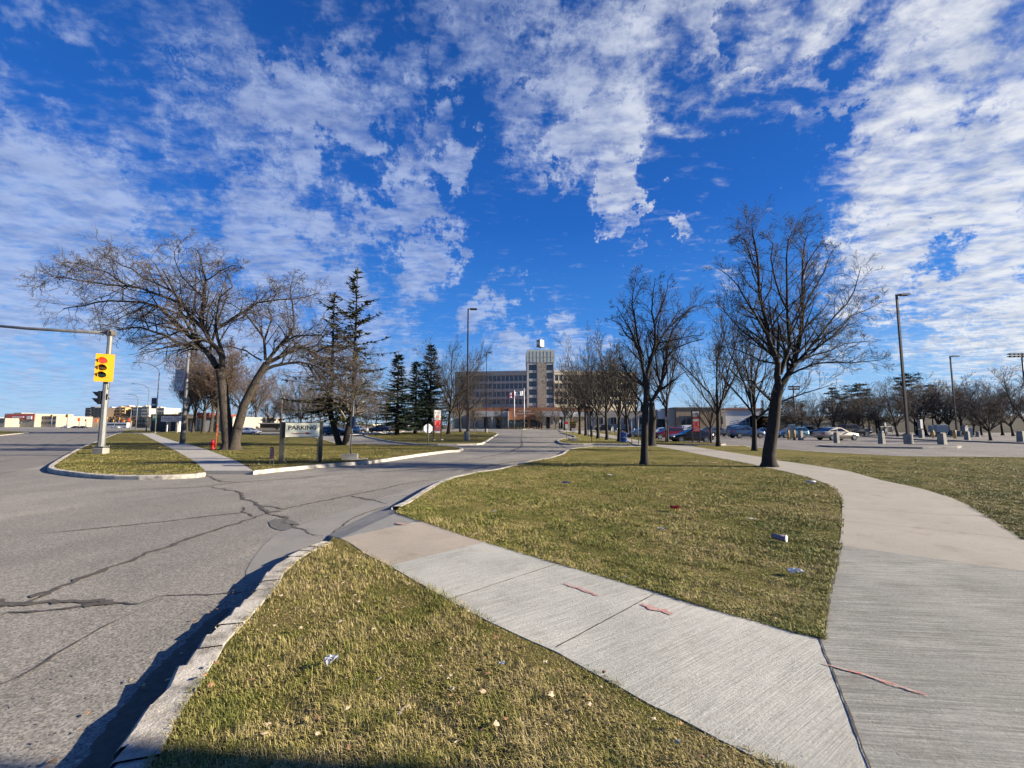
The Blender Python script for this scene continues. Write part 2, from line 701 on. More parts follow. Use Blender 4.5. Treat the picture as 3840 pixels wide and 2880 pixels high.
scene.view_settings.view_transform = 'Standard'
scene.view_settings.look = 'None'
scene.view_settings.exposure = EXPO
scene.view_settings.gamma = 1.0
scene.cycles.max_bounces = 5
scene.cycles.diffuse_bounces = 2
scene.cycles.glossy_bounces = 3
scene.cycles.transparent_max_bounces = 4
scene.cycles.sample_clamp_indirect = 6.0
scene.cycles.use_adaptive_sampling = True
scene.cycles.adaptive_threshold = 0.02
# ------------------------------------------------------------------ ground materials
M_ROAD = asphalt('driveway_asphalt', (0.25, 0.238, 0.215), (0.31, 0.292, 0.255), 0.5)
M_LOT = asphalt('parking_asphalt', (0.20, 0.19, 0.18), (0.24, 0.225, 0.21), 0.3)
M_BLVD = asphalt('boulevard_asphalt', (0.20, 0.19, 0.178), (0.24, 0.225, 0.205), 0.4)
M_GUT = concrete('gutter_concrete', (0.25, 0.245, 0.235), (0.30, 0.29, 0.265), 0.06, 0.5, 0.2)
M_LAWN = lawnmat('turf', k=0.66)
M_LAWNE = lawnmat('turf_bright', k=1.0)  # same turf in a brighter tone, for the centre right strip
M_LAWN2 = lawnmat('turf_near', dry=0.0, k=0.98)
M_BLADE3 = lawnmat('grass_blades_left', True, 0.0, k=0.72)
M_BLADE = lawnmat('grass_blades', True, k=1.18)
M_BLADE2 = lawnmat('grass_blades_dry', True, 0.05)
M_SWA = concrete('apron_concrete', (0.25, 0.26, 0.25), (0.30, 0.29, 0.27), 0.08, -0.45, 0.2)
M_SWB = concrete('tan_concrete', (0.40, 0.35, 0.29), (0.46, 0.40, 0.33), 0.10, 0.35, 0.2)
M_SWC = concrete('broomed_concrete', (0.43, 0.435, 0.395), (0.54, 0.535, 0.485), 0.24, 0.56, 0.28, (1.3, 62.0))
M_PD = concrete('grey_broomed_concrete', (0.26, 0.265, 0.245), (0.35, 0.35, 0.325), 0.36, -0.10, 0.40, (1.0, 34.0))
M_PE = concrete('beige_concrete', (0.365, 0.342, 0.295), (0.41, 0.38, 0.325), 0.05, 0.3, 0.18)
M_SWL = concrete('pale_concrete', (0.40, 0.385, 0.36), (0.46, 0.44, 0.40), 0.06, 0.3, 0.2)
M_KERB = pm('kerb_concrete', (0.62, 0.58, 0.50), (0.30, 0.275, 0.235), 4.0, 0.9, 0.8, 45, lo=0.38, hi=0.56)
M_KERBD = pm('weathered_kerb', (0.36, 0.34, 0.30), (0.20, 0.19, 0.17), 2.0, 0.9, 0.6, 30)
M_CRACK = pm('tar_crack', (0.055, 0.05, 0.045), (0.11, 0.10, 0.09), 9, 0.95, 0.8, 60)
M_SOIL = pm('bare_soil', (0.13, 0.10, 0.065), (0.07, 0.055, 0.038), 8, 1.0, 1.0, 30)
M_DIRTSHADE = pm('gutter_dirt_shade', (0.10, 0.09, 0.075), (0.15, 0.135, 0.11), 14, 1.0, 0.8, 60)  # dark dirt tone that also deepens the shade beside the kerb
M_REDP = pm('red_spray_paint', (0.60, 0.16, 0.13), (0.48, 0.42, 0.38), 55, 0.85, lo=0.44, hi=0.60)
M_WHITEP = pm('white_road_paint', (0.62, 0.61, 0.57), (0.35, 0.34, 0.31), 8, 0.8)


def cat(pts, n=4, closed=False):
    """Catmull-Rom resample of 3d points"""
    out = []
    m = len(pts)
    rng = range(m if closed else m - 1)
    for i in rng:
        p0 = pts[(i - 1) % m] if closed or i > 0 else pts[i]
        p1 = pts[i]
        p2 = pts[(i + 1) % m]
        p3 = pts[(i + 2) % m] if closed or i < m - 2 else p2
        for k in range(n):
            t = k / n
            out.append(0.5 * ((2 * p1) + (p2 - p0) * t + (2 * p0 - 5 * p1 + 4 * p2 - p3) * t * t + (3 * p1 - p0 - 3 * p2 + p3) * t ** 3))
    if not closed:
        out.append(pts[-1])
    return out


def inset(pts, w, closed=True):
    """offset a polygon inwards (assumes any orientation)"""
    n = len(pts)
    ar = sum(pts[i].x * pts[(i + 1) % n].y - pts[(i + 1) % n].x * pts[i].y for i in range(n))
    sg = 1 if ar > 0 else -1
    out = []
    for i in range(n):
        a, b, c = pts[i - 1], pts[i], pts[(i + 1) % n]
        d1 = (b - a).normalized()
        d2 = (c - b).normalized()
        n1 = Vector((-d1.y, d1.x, 0)) * sg
        n2 = Vector((-d2.y, d2.x, 0)) * sg
        nn = (n1 + n2)
        if nn.length < 0.2:
            nn = n1
        nn.normalize()
        k = min(1.6, 1 / max(0.3, nn.dot(n1)))
        out.append(b + nn * w * k)
    return out


LAWNS = {}


def island(pts, kerbed, mat=None, z=0.12, kw=0.16, kmat=None, jag=0.0, key=None, smooth=None):
    """raised turf; pts world points (z = top); kerbed = list of bool per vertex"""
    mat = mat or M_LAWN
    ins = inset(pts, kw)
    inner = [ins[i] if kerbed[i] else pts[i] for i in range(len(pts))]
    inner = [Vector((p.x, p.y, z)) for p in inner]
    mb = MB()
    mb.flat(inner)
    n = len(inner)
    for i in range(n):
        a, b = inner[i], inner[(i + 1) % n]
        o = 0
        mb.add([a, b, (b.x, b.y, -0.03), (a.x, a.y, -0.03)], [(0, 1, 2, 3)], 1)
    lawn = struct(mb.build('lawn', [mat, M_SOIL]))
    kb = MB()
    for i in range(n):
        j = (i + 1) % n
        if not (kerbed[i] and kerbed[j]):
            continue
        a, b = pts[i], pts[j]
        ia, ib = ins[i], ins[j]
        L = (b - a).length
        m = max(1, int(L / 0.22)) if jag else 1
        for k in range(m):
            t0, t1 = k / m, (k + 1) / m
            def jj(t, s):
                random.seed(int((a.x * 13 + a.y * 7) * 100 + round(t * m) * 31 + s))
                return random.uniform(-jag, jag)
            qa, qb = a.lerp(b, t0), a.lerp(b, t1)
            ra, rb = ia.lerp(ib, t0), ia.lerp(ib, t1)
            da = (ra - qa).normalized()
            db = (rb - qb).normalized()
            if jag:
                qa = qa - da * jj(t0, 1)
                qb = qb - db * jj(t1, 1)
                ra = ra + da * jj(t0, 2) * 0.7
                rb = rb + db * jj(t1, 2) * 0.7
            zt0 = z + 0.012 + (jj(t0, 3) * 0.5 if jag else 0)
            zt1 = z + 0.012 + (jj(t1, 3) * 0.5 if jag else 0)
            c = 0.025
            vs = [(qa.x, qa.y, -0.03), (qb.x, qb.y, -0.03),
                  (qa.x, qa.y, zt0 - c), (qb.x, qb.y, zt1 - c),
                  (qa.x + da.x * c, qa.y + da.y * c, zt0), (qb.x + db.x * c, qb.y + db.y * c, zt1),
                  (ra.x, ra.y, zt0), (rb.x, rb.y, zt1), (ra.x, ra.y, 0.0), (rb.x, rb.y, 0.0)]
            kb.add(vs, [(0, 1, 3, 2), (2, 3, 5, 4), (4, 5, 7, 6), (6, 7, 9, 8)])
    if kb.f:
        kb.build('kerb', kmat or M_KERB, lawn)
    if key:
        LAWNS[key] = inner
    return lawn


def FZ(lst, z):
    return [G(u, v, z) for u, v in lst]


# ---- base sheets
mb = MB()
mb.flat([(-2600, -60, -0.06), (2600, -60, -0.06), (2600, 3500, -0.06), (-2600, 3500, -0.06)])
ground = struct(mb.build('ground', pm('far_ground', (0.16, 0.145, 0.10), (0.11, 0.10, 0.065), 0.05, 0.95)))
mb = MB()
mb.flat([(-420, -25, 0), (60, -25, 0), (95, 330, 0), (-420, 330, 0)])
road = struct(mb.build('road', M_ROAD))
# boulevard (slightly greyer asphalt) at the left
mb = MB()
bl = FZ([(-900, 1960), (-200, 1830), (190, 1738), (243, 1708), (304, 1673), (356, 1657), (434, 1627), (470, 1612), (300, 1606), (0, 1611), (-900, 1620)], 0.004)
mb.flat(bl)
struct(mb.build('boulevard_road', M_BLVD))
# parking lot at the right
mb = MB()
lot = FZ([(2440, 1668), (2560, 1676), (2720, 1700), (3000, 1735), (3840, 1760), (5200, 1800), (6200, 1626), (3840, 1623), (3100, 1621), (2640, 1614), (2440, 1612), (2230, 1612), (2300, 1632), (2420, 1652)], 0.004)
mb.flat(lot)
struct(mb.build('parking_lot', M_LOT))
# gutter pan along the driveway mouth
mb = MB()
go = [(985, 2195), (920, 2145), (1024, 2011), (1140, 1965), (1342, 1901), (1394, 1878), (1661, 1796), (1850, 1764)]
gi = [(990, 2197), (1075, 2090), (1215, 2022), (1370, 1942), (1500, 1890), (1700, 1790), (1862, 1760)]
a = cat(FZ(go, 0.004), 3)
b = cat(FZ(gi, 0.004), 3)
mb.flat(a + b[::-1])
struct(mb.build('gutter_pavement', M_GUT))

# ---- front verge (A)
KO = [(230, 1659), (290, 1573), (350, 1489), (417, 1406), (467, 1353), (507, 1318), (545, 1279), (575, 1239), (620, 1203), (667, 1181), (695, 1169)]
ko = [Vector((-1.45, -3, 0.12)), Vector((-1.60, 0.5, 0.12))] + cat([GD(x, y, 0.12) for x, y in KO], 2)
SL = [(1262, 2020), (1315, 2036), (1378, 2079), (1459, 2120), (1604, 2204), (1685, 2250), (1824, 2325), (1974, 2395), (2090, 2445), (2206, 2512),
      (2322, 2574), (2437, 2640), (2560, 2698), (2705, 2776), (2849, 2846), (2930, 2882)]
sl = cat(FZ(SL, 0.12), 2)
sl_ext = sl + [Vector((2.6, 0.5, 0.12)), Vector((5.0, -3.0, 0.12))]
tip = [GD(717, 1163, 0.12)]
ptsA = ko + tip + sl_ext
island(ptsA, [True] * len(ko) + [False] * (len(ptsA) - len(ko)), M_LAWN2, jag=0.020, key='A', kw=0.19)

# ---- central lawn (C)
KC = [(1470, 1901), (1510, 1884), (1574, 1844), (1626, 1815), (1684, 1791), (1776, 1771), (1857, 1760), (1890, 1752), (1992, 1727), (2057, 1717),
      (2090, 1707), (2107, 1701), (2118, 1692), (2133, 1684), (2161, 1679), (2220, 1675), (2320, 1676), (2425, 1673)]
PL = [(2435, 1671), (2508, 1681), (2652, 1709), (2768, 1730), (2860, 1750), (2941, 1767), (3028, 1789), (3095, 1812), (3135, 1835), (3155, 1865), (3158, 1900),
      (3156, 1960), (3152, 2018), (3144, 2060), (3124, 2140), (3104, 2232), (3083, 2325), (3076, 2392)]
SRt = [(2965, 2366), (2734, 2302), (2560, 2250), (2466, 2221), (2206, 2146), (2003, 2088), (1818, 2033), (1760, 2015), (1587, 1955), (1490, 1922)]
kc = FZ(KC, 0.12)
pl = cat(FZ(PL, 0.12), 2)
sr = FZ(SRt, 0.12)
ptsC = kc + pl + sr
island(ptsC, [True] * len(kc) + [False] * (len(ptsC) - len(kc)), M_LAWN2, key='C', jag=0.006)

# ---- right lawn (D)
PR = [(2589, 1673), (2710, 1691), (2855, 1714), (2907, 1725), (3057, 1746), (3181, 1766), (3304, 1800), (3456, 1832), (3562, 1864), (3640, 1898), (3738, 1958), (3840, 2024)]
pr = cat(FZ(PR, 0.12), 2)
KD = [(5200, 1740), (3840, 1713), (3380, 1710), (3100, 1696), (2913, 1683), (2820, 1677), (2806, 1673), (2790, 1670), (2706, 1671), (2620, 1670)]
kd = FZ(KD, 0.12)
ptsD = pr + [Vector((9.5, 4.2, .12)), Vector((9.8, -3, .12)), Vector((60, -3, 0.12))] + kd
island(ptsD, [False] * (len(pr) + 3) + [True] * len(kd), M_LAWN2, key='D')

# ---- centre right strip (E) and strip beyond the path
KE = [(2372, 1666), (2300, 1665), (2225, 1664), (2140, 1664), (2105, 1661), (2090, 1654), (2095, 1648), (2125, 1643), (2155, 1639), (2150, 1634), (2120, 1626), (2100, 1621), (2140, 1619), (2165, 1622)]
ke = cat(FZ(KE, 0.12), 2)
pe = FZ([(2200, 1631), (2260, 1640), (2353, 1656)], 0.12)
island(ke + pe, [True] * len(ke) + [False] * 3, M_LAWNE, key='E')
island(FZ([(2210, 1617), (2300, 1619), (2360, 1628), (2440, 1642), (2505, 1654), (2590, 1656), (2680, 1659), (2722, 1664), (2690, 1668), (2560, 1665), (2455, 1662), (2394, 1651), (2310, 1634), (2225, 1621)], 0.12),
       [True] * 8 + [True] * 2 + [False] * 4, kmat=M_KERBD, key='E2')

# ---- left corner verge (Fv)
KF = [(470, 1620), (434, 1627), (356, 1657), (304, 1676), (243, 1708), (196, 1736), (178, 1750), (190, 1760), (225, 1766), (304, 1776), (434, 1784), (608, 1784), (738, 1778), (772, 1772)]
kf = cat(FZ(KF, 0.12), 2)
LL = [(769, 1765), (730, 1730), (697, 1711), (654, 1687), (601, 1661), (567, 1644), (540, 1630)]
ll = FZ(LL, 0.12)
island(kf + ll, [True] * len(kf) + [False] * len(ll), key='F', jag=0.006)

# ---- left main lawn (Gv)
KG = [(950, 1767), (1047, 1757), (1180, 1745), (1302, 1736), (1383, 1730), (1452, 1721), (1568, 1704), (1680, 1690), (1722, 1688), (1737, 1682), (1730, 1678), (1695, 1673), (1662, 1671), (1597, 1669), (1500, 1667), (1380, 1666), (1300, 1664),
      (1262, 1661), (1207, 1645), (1140, 1634), (1047, 1630), (960, 1629), (830, 1619), (700, 1616), (600, 1618)]
kg = FZ(KG, 0.12)
LR = [(577, 1626), (614, 1640), (664, 1657), (708, 1666), (773, 1685), (827, 1705), (892, 1730), (944, 1762)]
lr = FZ(LR, 0.12)
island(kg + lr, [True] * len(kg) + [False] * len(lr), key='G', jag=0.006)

# ---- middle left island (H)
KH = [(1380, 1638), (1440, 1650), (1484, 1657), (1554, 1663), (1640, 1665), (1714, 1665), (1790, 1664), (1812, 1661), (1830, 1650), (1858, 1633), (1868, 1627), (1862, 1622), (1830, 1619),
      (1740, 1617), (1620, 1618), (1520, 1620), (1440, 1624), (1380, 1630), (1366, 1634)]
kh = FZ(KH, 0.12)
island(kh, [True] * len(kh), key='H')
# boulevard median and far verge
km = FZ([(-900, 1655), (-200, 1641), (0, 1632), (60, 1626), (118, 1620), (60, 1617), (0, 1616), (-900, 1622)], 0.12)
island(km, [True] * len(km), kmat=M_KERB, key='M')
km = FZ([(456, 1620), (520, 1624), (580, 1624), (700, 1614), (690, 1611), (480, 1612), (450, 1615)], 0.12)
island(km, [True] * len(km), key='M2')
# islands in the right car park
ki = FZ([(3070, 1669), (3120, 1672), (3300, 1675), (3460, 1677), (3590, 1676), (3606, 1672), (3590, 1668), (3460, 1666), (3300, 1665), (3120, 1664), (3075, 1666)], 0.12)
island(ki, [True] * len(ki), pm('island_asphalt', (0.15, 0.145, 0.14), None, 3, 0.9, 0.5), kmat=M_KERBD, kw=0.2)
kj = FZ([(3240, 1635), (3360, 1642), (3470, 1648), (3600, 1652), (3840, 1660), (4400, 1675), (4600, 1672), (3840, 1653), (3600, 1645), (3470, 1641), (3360, 1635), (3250, 1631)], 0.12)
island(kj, [True] * len(kj), pm('island_asphalt', (0.15, 0.145, 0.14)), kmat=M_KERBD, kw=0.3)
# garden bed with pale stones in front of the left car park
kk = FZ([(1190, 1627), (1290, 1630), (1440, 1626), (1500, 1620), (1516, 1617), (1480, 1615), (1400, 1617), (1250, 1621), (1180, 1624)], 0.10)
island(kk, [True] * len(kk), key='bed')
# kerb island in front of the hospital entrance
kk = FZ([(1850, 1608), (1960, 1609), (1995, 1608), (1960, 1606.6), (1880, 1606.2), (1800, 1606.6)], 0.12)
island(kk, [True] * len(kk), kmat=M_KERB, key='bed2')

# ---- pavements
ZW = 0.126


def patch(name, pts, mat, label=None, z=None):
    mb = MB()
    mb.flat(pts)
    n = len(pts)
    for i in range(n):
        p, q = pts[i], pts[(i + 1) % n]
        mb.add([p, q, (q[0], q[1], -0.03), (p[0], p[1], -0.03)], [(0, 1, 2, 3)])
    return struct(mb.build(name, mat), label)


# near sidewalk: apron, tan panel, broomed panels
ap = [G(1232, 2008, 0.02), G(1340, 1952, 0.02), G(1456, 1897, 0.02), G(1490, 1921, ZW - .02), G(1587, 1955, ZW - 0.012), G(1430, 1985, ZW - .012), G(1278, 2018, ZW - .012)]
patch('sidewalk', ap, M_SWA)
tanp = [G(1278, 2018, ZW), G(1430, 1985, ZW), G(1587, 1955, ZW), G(1760, 2016, ZW), G(1818, 2033, ZW), G(1640, 2076, ZW), G(1459, 2121, ZW), G(1378, 2080, ZW), G(1315, 2037, ZW)]
patch('sidewalk', tanp, M_SWB)
cl = [G(u, v, ZW) for u, v in SL if u >= 1459]
cr_ = [G(u, v, ZW) for u, v in SRt if u >= 1818]
J1, J2 = G(3075, 2395, ZW), G(3260, 2882, ZW)
jdir = (J2 - J1)
cend = J1 + jdir * 1.35
patch('sidewalk', cl + [Vector((1.55, 1.52, ZW)), cend, J2, J1] + cr_, M_SWC)
pd = [J1] + [G(u, v, ZW) for u, v in [(3083, 2325), (3104, 2232), (3124, 2140), (3144, 2044)]] + [G(3428, 2084, ZW), G(3840, 2140, ZW), Vector((9.5, 4.2, ZW)), Vector((9.8, -3, ZW)), Vector((5.0, -3.0, ZW)), Vector((2.6, 0.5, ZW)), Vector((1.55, 1.52, ZW)), cend, J2]
patch('path', pd, M_PD)
pee = [G(3144, 2044, ZW)] + [G(u, v, ZW) for u, v in reversed(PL[:13])]
pe2 = [G(2470, 1667, ZW)] + [G(u, v, ZW) for u, v in PR] + [Vector((9.5, 4.2, ZW)), G(3840, 2140, ZW), G(3428, 2084, ZW)]
pc = pee
patch('path', pc + pe2, M_PE)
# path going on beside the tree row
patch('path', [G(u, v, 0.118) for u, v in [(2430, 1672), (2372, 1664), (2353, 1653), (2260, 1638), (2172, 1625), (2100, 1617), (2095, 1612), (2195, 1617), (2310, 1632), (2394, 1650), (2440, 1659), (2470, 1668)]], M_PE)
# left sidewalk
patch('sidewalk', [G(u, v, ZW) for u, v in LL + [(530, 1626), (575, 1625)] + LR[1:-1] + [(950, 1765)]], M_SWL)
patch('sidewalk', [G(u, v, 0.05) for u, v in [(438, 1624), (560, 1627), (700, 1620), (700, 1617.5), (560, 1622), (450, 1620)]], M_SWL)
mb = MB()


ck_ = [None]


def ribbon(mb, pts, w, jit=0.3, z=0.008, taper=True, sub=0.06):
    """thin irregular band lying on the ground"""
    P = []
    for i in range(len(pts) - 1):
        a, b = Vector(pts[i]), Vector(pts[i + 1])
        m = max(1, int((b - a).length / sub))
        for k in range(m):
            P.append(a.lerp(b, k / m))
    P.append(Vector(pts[-1]))
    n = len(P)
    vs = []
    off = 0
    if mb is ck_[0]:
        w = w * 1.35
    for i, p in enumerate(P):
        T = (P[min(n - 1, i + 1)] - P[max(0, i - 1)]).normalized()
        N = Vector((-T.y, T.x, 0))
        off = off * 0.72 + random.uniform(-1, 1) * w * jit
        ww = w * (0.5 + random.uniform(-jit, jit) * 0.5)
        if taper:
            ww *= min(1.0, 0.25 + 4 * min(i, n - 1 - i) / n)
        vs.append((p.x + N.x * (off + ww), p.y + N.y * (off + ww), z))
        vs.append((p.x + N.x * (off - ww), p.y + N.y * (off - ww), z))
    mb.add(vs, [(2 * i, 2 * i + 1, 2 * i + 3, 2 * i + 2) for i in range(n - 1)])


def c3a(l):
    return [G(x * .5787, 1920 + y * .5787) for x, y in l]


def c4(l):
    return [G(700 + x * .5787, 1560 + y * .5787) for x, y in l]


def c4a(l):
    return [G(1840 + x * .217, 1500 + y * .217) for x, y in l]


ck = MB()
ck_[0] = ck
random.seed(5)
ribbon(ck, c3a([(-200, 700), (0, 620), (200, 590), (280, 540), (500, 440), (640, 390), (850, 310), (1080, 225), (1250, 160), (1500, 85), (1720, 15)]), 0.05, 0.5)
ribbon(ck, c3a([(200, 560), (280, 528), (400, 495)]), 0.06, 0.5, 0.0085, sub=0.05)
ribbon(ck, c3a([(-200, 560), (0, 580), (130, 600), (400, 590), (520, 600), (640, 585), (700, 590), (900, 590), (1010, 550)]), 0.045, 0.55, 0.009, sub=0.05)
ribbon(ck, c3a([(0, 680), (60, 650), (400, 630), (560, 615), (760, 600)]), 0.025, 0.6, 0.0095)
ribbon(ck, c3a([(520, 610), (640, 600), (740, 575)]), 0.07, 0.5, 0.0092, sub=0.05)
ribbon(ck, c3a([(1010, 550), (1350, 540), (1640, 515)]), 0.012, 0.6)
ribbon(ck, c3a([(150, 155), (500, 120), (1100, 60), (1500, 10)]), 0.022, 0.5)
ribbon(ck, c3a([(-100, 1160), (0, 1130), (130, 1070), (300, 970), (350, 930), (520, 830), (760, 700), (900, 640)]), 0.012, 0.7)
ribbon(ck, c4([(430, 655), (510, 635), (640, 605), (860, 555), (1050, 515), (1200, 488), (1400, 440), (1650, 408)]), 0.05, 0.5)
ribbon(ck, c4([(0, 665), (200, 645), (400, 625)]), 0.02, 0.5)
ribbon(ck, c4([(-500, 490), (0, 465), (150, 455), (340, 430), (700, 405), (1000, 375), (1300, 360), (1700, 335)]), 0.04, 0.4)
ribbon(ck, c4([(110, 380), (155, 395), (160, 405), (220, 425), (340, 430)]), 0.05, 0.6)
ribbon(ck, c4([(120, 455), (330, 493), (410, 545), (430, 575), (480, 600), (520, 630), (640, 665), (700, 730), (800, 770), (900, 775)]), 0.045, 0.7)
ribbon(ck, c4([(430, 578), (560, 592), (650, 605)]), 0.03, 0.6)
ribbon(ck, c4([(355, 590), (385, 625), (440, 650)]), 0.03, 0.8)
ribbon(ck, c4([(480, 605), (530, 625), (620, 618)]), 0.05, 0.8, 0.009)
ribbon(ck, c4([(1050, 515), (1200, 545), (1300, 570)]), 0.03, 0.6)
ribbon(ck, c4([(1230, 548), (1330, 525), (1480, 510)]), 0.02, 0.6)
ribbon(ck, c4([(940, 765), (1080, 660), (1150, 632), (1310, 578)]), 0.03, 0.4)
ribbon(ck, c4([(660, 712), (735, 705)]), 0.10, 0.4)
ribbon(ck, c4([(2170, 150), (2168, 200), (2100, 235), (1900, 270), (1700, 300)]), 0.14, 0.3, sub=0.4)
ribbon(ck, c4([(2300, 280), (2100, 300), (1900, 335), (1780, 365)]), 0.08, 0.3, sub=0.4)
ribbon(ck, c4([(1985, 110), (1900, 190), (1780, 240)]), 0.05, 0.3, sub=0.4)
ribbon(ck, c4([(2168, 160), (2175, 90)]), 0.1, 0.3, sub=0.8)
ribbon(ck, c4a([(1160, 745), (1300, 835), (1340, 850)]), 0.06, 0.2, sub=0.4)
ribbon(ck, [G(0, 1693), G(240, 1657), G(360, 1622)], 0.08, 0.2, sub=0.6)
ribbon(ck, [G(-400, 1790), G(0, 1734), G(60, 1720)], 0.05, 0.2, sub=0.6)
ribbon(ck, [G(780, 1776), G(1100, 1757), G(1430, 1742)], 0.03, 0.3, sub=0.6)
ck.build('crack_line', M_CRACK, road)
st = MB()
st.flat(c4([(530, 690), (560, 672), (640, 668), (700, 684), (735, 705), (690, 728), (640, 745), (590, 740), (545, 722)]))
st.v = [(x, y, 0.0075) for x, y, z in st.v]
st.build('damp_patch', asphalt('patch_asphalt', (0.15, 0.15, 0.145), (0.17, 0.168, 0.16), 0.3), road)
# dirt and leaves along the front kerb; the dark strip also paints in kerb shade
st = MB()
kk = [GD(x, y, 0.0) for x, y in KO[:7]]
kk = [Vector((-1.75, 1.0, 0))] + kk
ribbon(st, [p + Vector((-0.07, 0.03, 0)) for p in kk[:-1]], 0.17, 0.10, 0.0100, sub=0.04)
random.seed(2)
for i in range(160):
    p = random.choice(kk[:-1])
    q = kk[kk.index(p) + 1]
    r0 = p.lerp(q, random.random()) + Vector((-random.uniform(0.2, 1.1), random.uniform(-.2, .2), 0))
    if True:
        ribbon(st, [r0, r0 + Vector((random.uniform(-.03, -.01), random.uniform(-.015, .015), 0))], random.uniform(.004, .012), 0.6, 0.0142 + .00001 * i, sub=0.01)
st.build('gutter_dirt_shade', M_DIRTSHADE, road)
# joints in the pavements
jt = MB()
random.seed(3)
def JW(l): return [G(u, v, ZW) for u, v in l]
ZJ = ZW + 0.004
ribbon(jt, [J1, J2, J1 + jdir * 1.34], 0.011, 0.35, ZJ, False)
for l in ([(1685, 2248), (2096, 2113)], [(2086, 2428), (2466, 2222)]):
    ribbon(jt, JW(l), 0.009, 0.25, ZJ, False)
ribbon(jt, JW([(3156, 1952), (3500, 1986), (3840, 2024)]), 0.009, 0.2, ZJ, False)
for l in ([(3156, 1905), (3560, 1932), (3690, 1935)], [(3140, 1830), (3440, 1828)], [(3020, 1786), (3250, 1784)], [(2850, 1746), (3050, 1744)], [(2760, 1727), (2905, 1724)], [(2650, 1707), (2780, 1702)]):
    ribbon(jt, JW(l), 0.010, 0.2, ZJ, False)
for l in ([(2084, 2428), (2086, 2427)],):
    pass
jt.build('pavement_joint', M_CRACK, bpy.data.objects['path'])
jt = MB()
for t in (0.12, 0.25, 0.38, 0.52, 0.66, 0.8):
    i = t * (len(LL) - 1)
    k = int(i)
    fr = i - k
    a = G(*LL[k], ZW).lerp(G(*LL[k + 1], ZW), fr)
    rr = LR[::-1]
    i2 = t * (len(rr) - 1)
    k2 = int(i2)
    b = G(*rr[k2], ZW).lerp(G(*rr[k2 + 1], ZW), i2 - k2)
    ribbon(jt, [a, b], 0.012, 0.2, ZJ, False)
jt.build('pavement_joint', M_CRACK, bpy.data.objects['path.001'])
# pale mortar line where the tan panel meets the apron, red utility marks
mk = MB()
ribbon(mk, JW([(1440, 1983), (1585, 1956)]), 0.03, 0.3, ZJ, True)
ribbon(mk, JW([(1330, 2006), (1358, 2001)]), 0.03, 0.3, ZJ, True)
mk.build('mortar_line', M_WHITEP, bpy.data.objects['path'])
for nm, l, w in (('a', [(1492, 1963), (1525, 1968)], 0.05), ('b', [(2115, 2188), (2170, 2207), (2250, 2237)], 0.028), ('c', [(2405, 2268), (2450, 2280), (2525, 2304)], 0.05), ('d', [(3085, 2490), (3230, 2530), (3480, 2612)], 0.016)):
    mk = MB()
    for q_ in range(3):
        ribbon(mk, JW([(a_ + random.uniform(-6, 6), b_ + random.uniform(-3, 3)) for a_, b_ in l]), w * 0.62, 0.55, ZJ + 0.001 + q_ * 0.0006, True, 0.012)
    mk.build('paint_mark', M_REDP, bpy.data.objects['path'])
mk = MB()
ribbon(mk, [G(1420, 1733), G(1625, 1742)], 0.09, 0.05, 0.007, False, 1.0)
mk.build('stop_line', M_WHITEP, road)
# bare soil along turf edges
so = MB()
random.seed(9)
def soil(l, w, z=0.1235):
    ribbon(so, [G(u, v, 0.12) for u, v in l], w, 0.5, z)
soil([(850, 1722), (905, 1745), (940, 1762)], 0.5)
soil([(560, 1735), (640, 1738), (690, 1742)], 0.6)
soil([(230, 1757), (400, 1768), (560, 1768), (740, 1762)], 0.25)
soil([(1000, 1757), (1140, 1743), (1290, 1733)], 0.35)
so.build('bare_soil', M_SOIL, bpy.data.objects['lawn'])


# ------------------------------------------------------------------ grass blades
def inpoly(x, y, poly):
    c = np.zeros(len(x), bool)
    n = len(poly)
    j = n - 1
    for i in range(n):
        xi, yi, xj, yj = poly[i].x, poly[i].y, poly[j].x, poly[j].y
        if yi != yj:
            c ^= ((yi > y) != (yj > y)) & (x < (xj - xi) * (y - yi) / (yj - yi) + xi)
        j = i
    return c


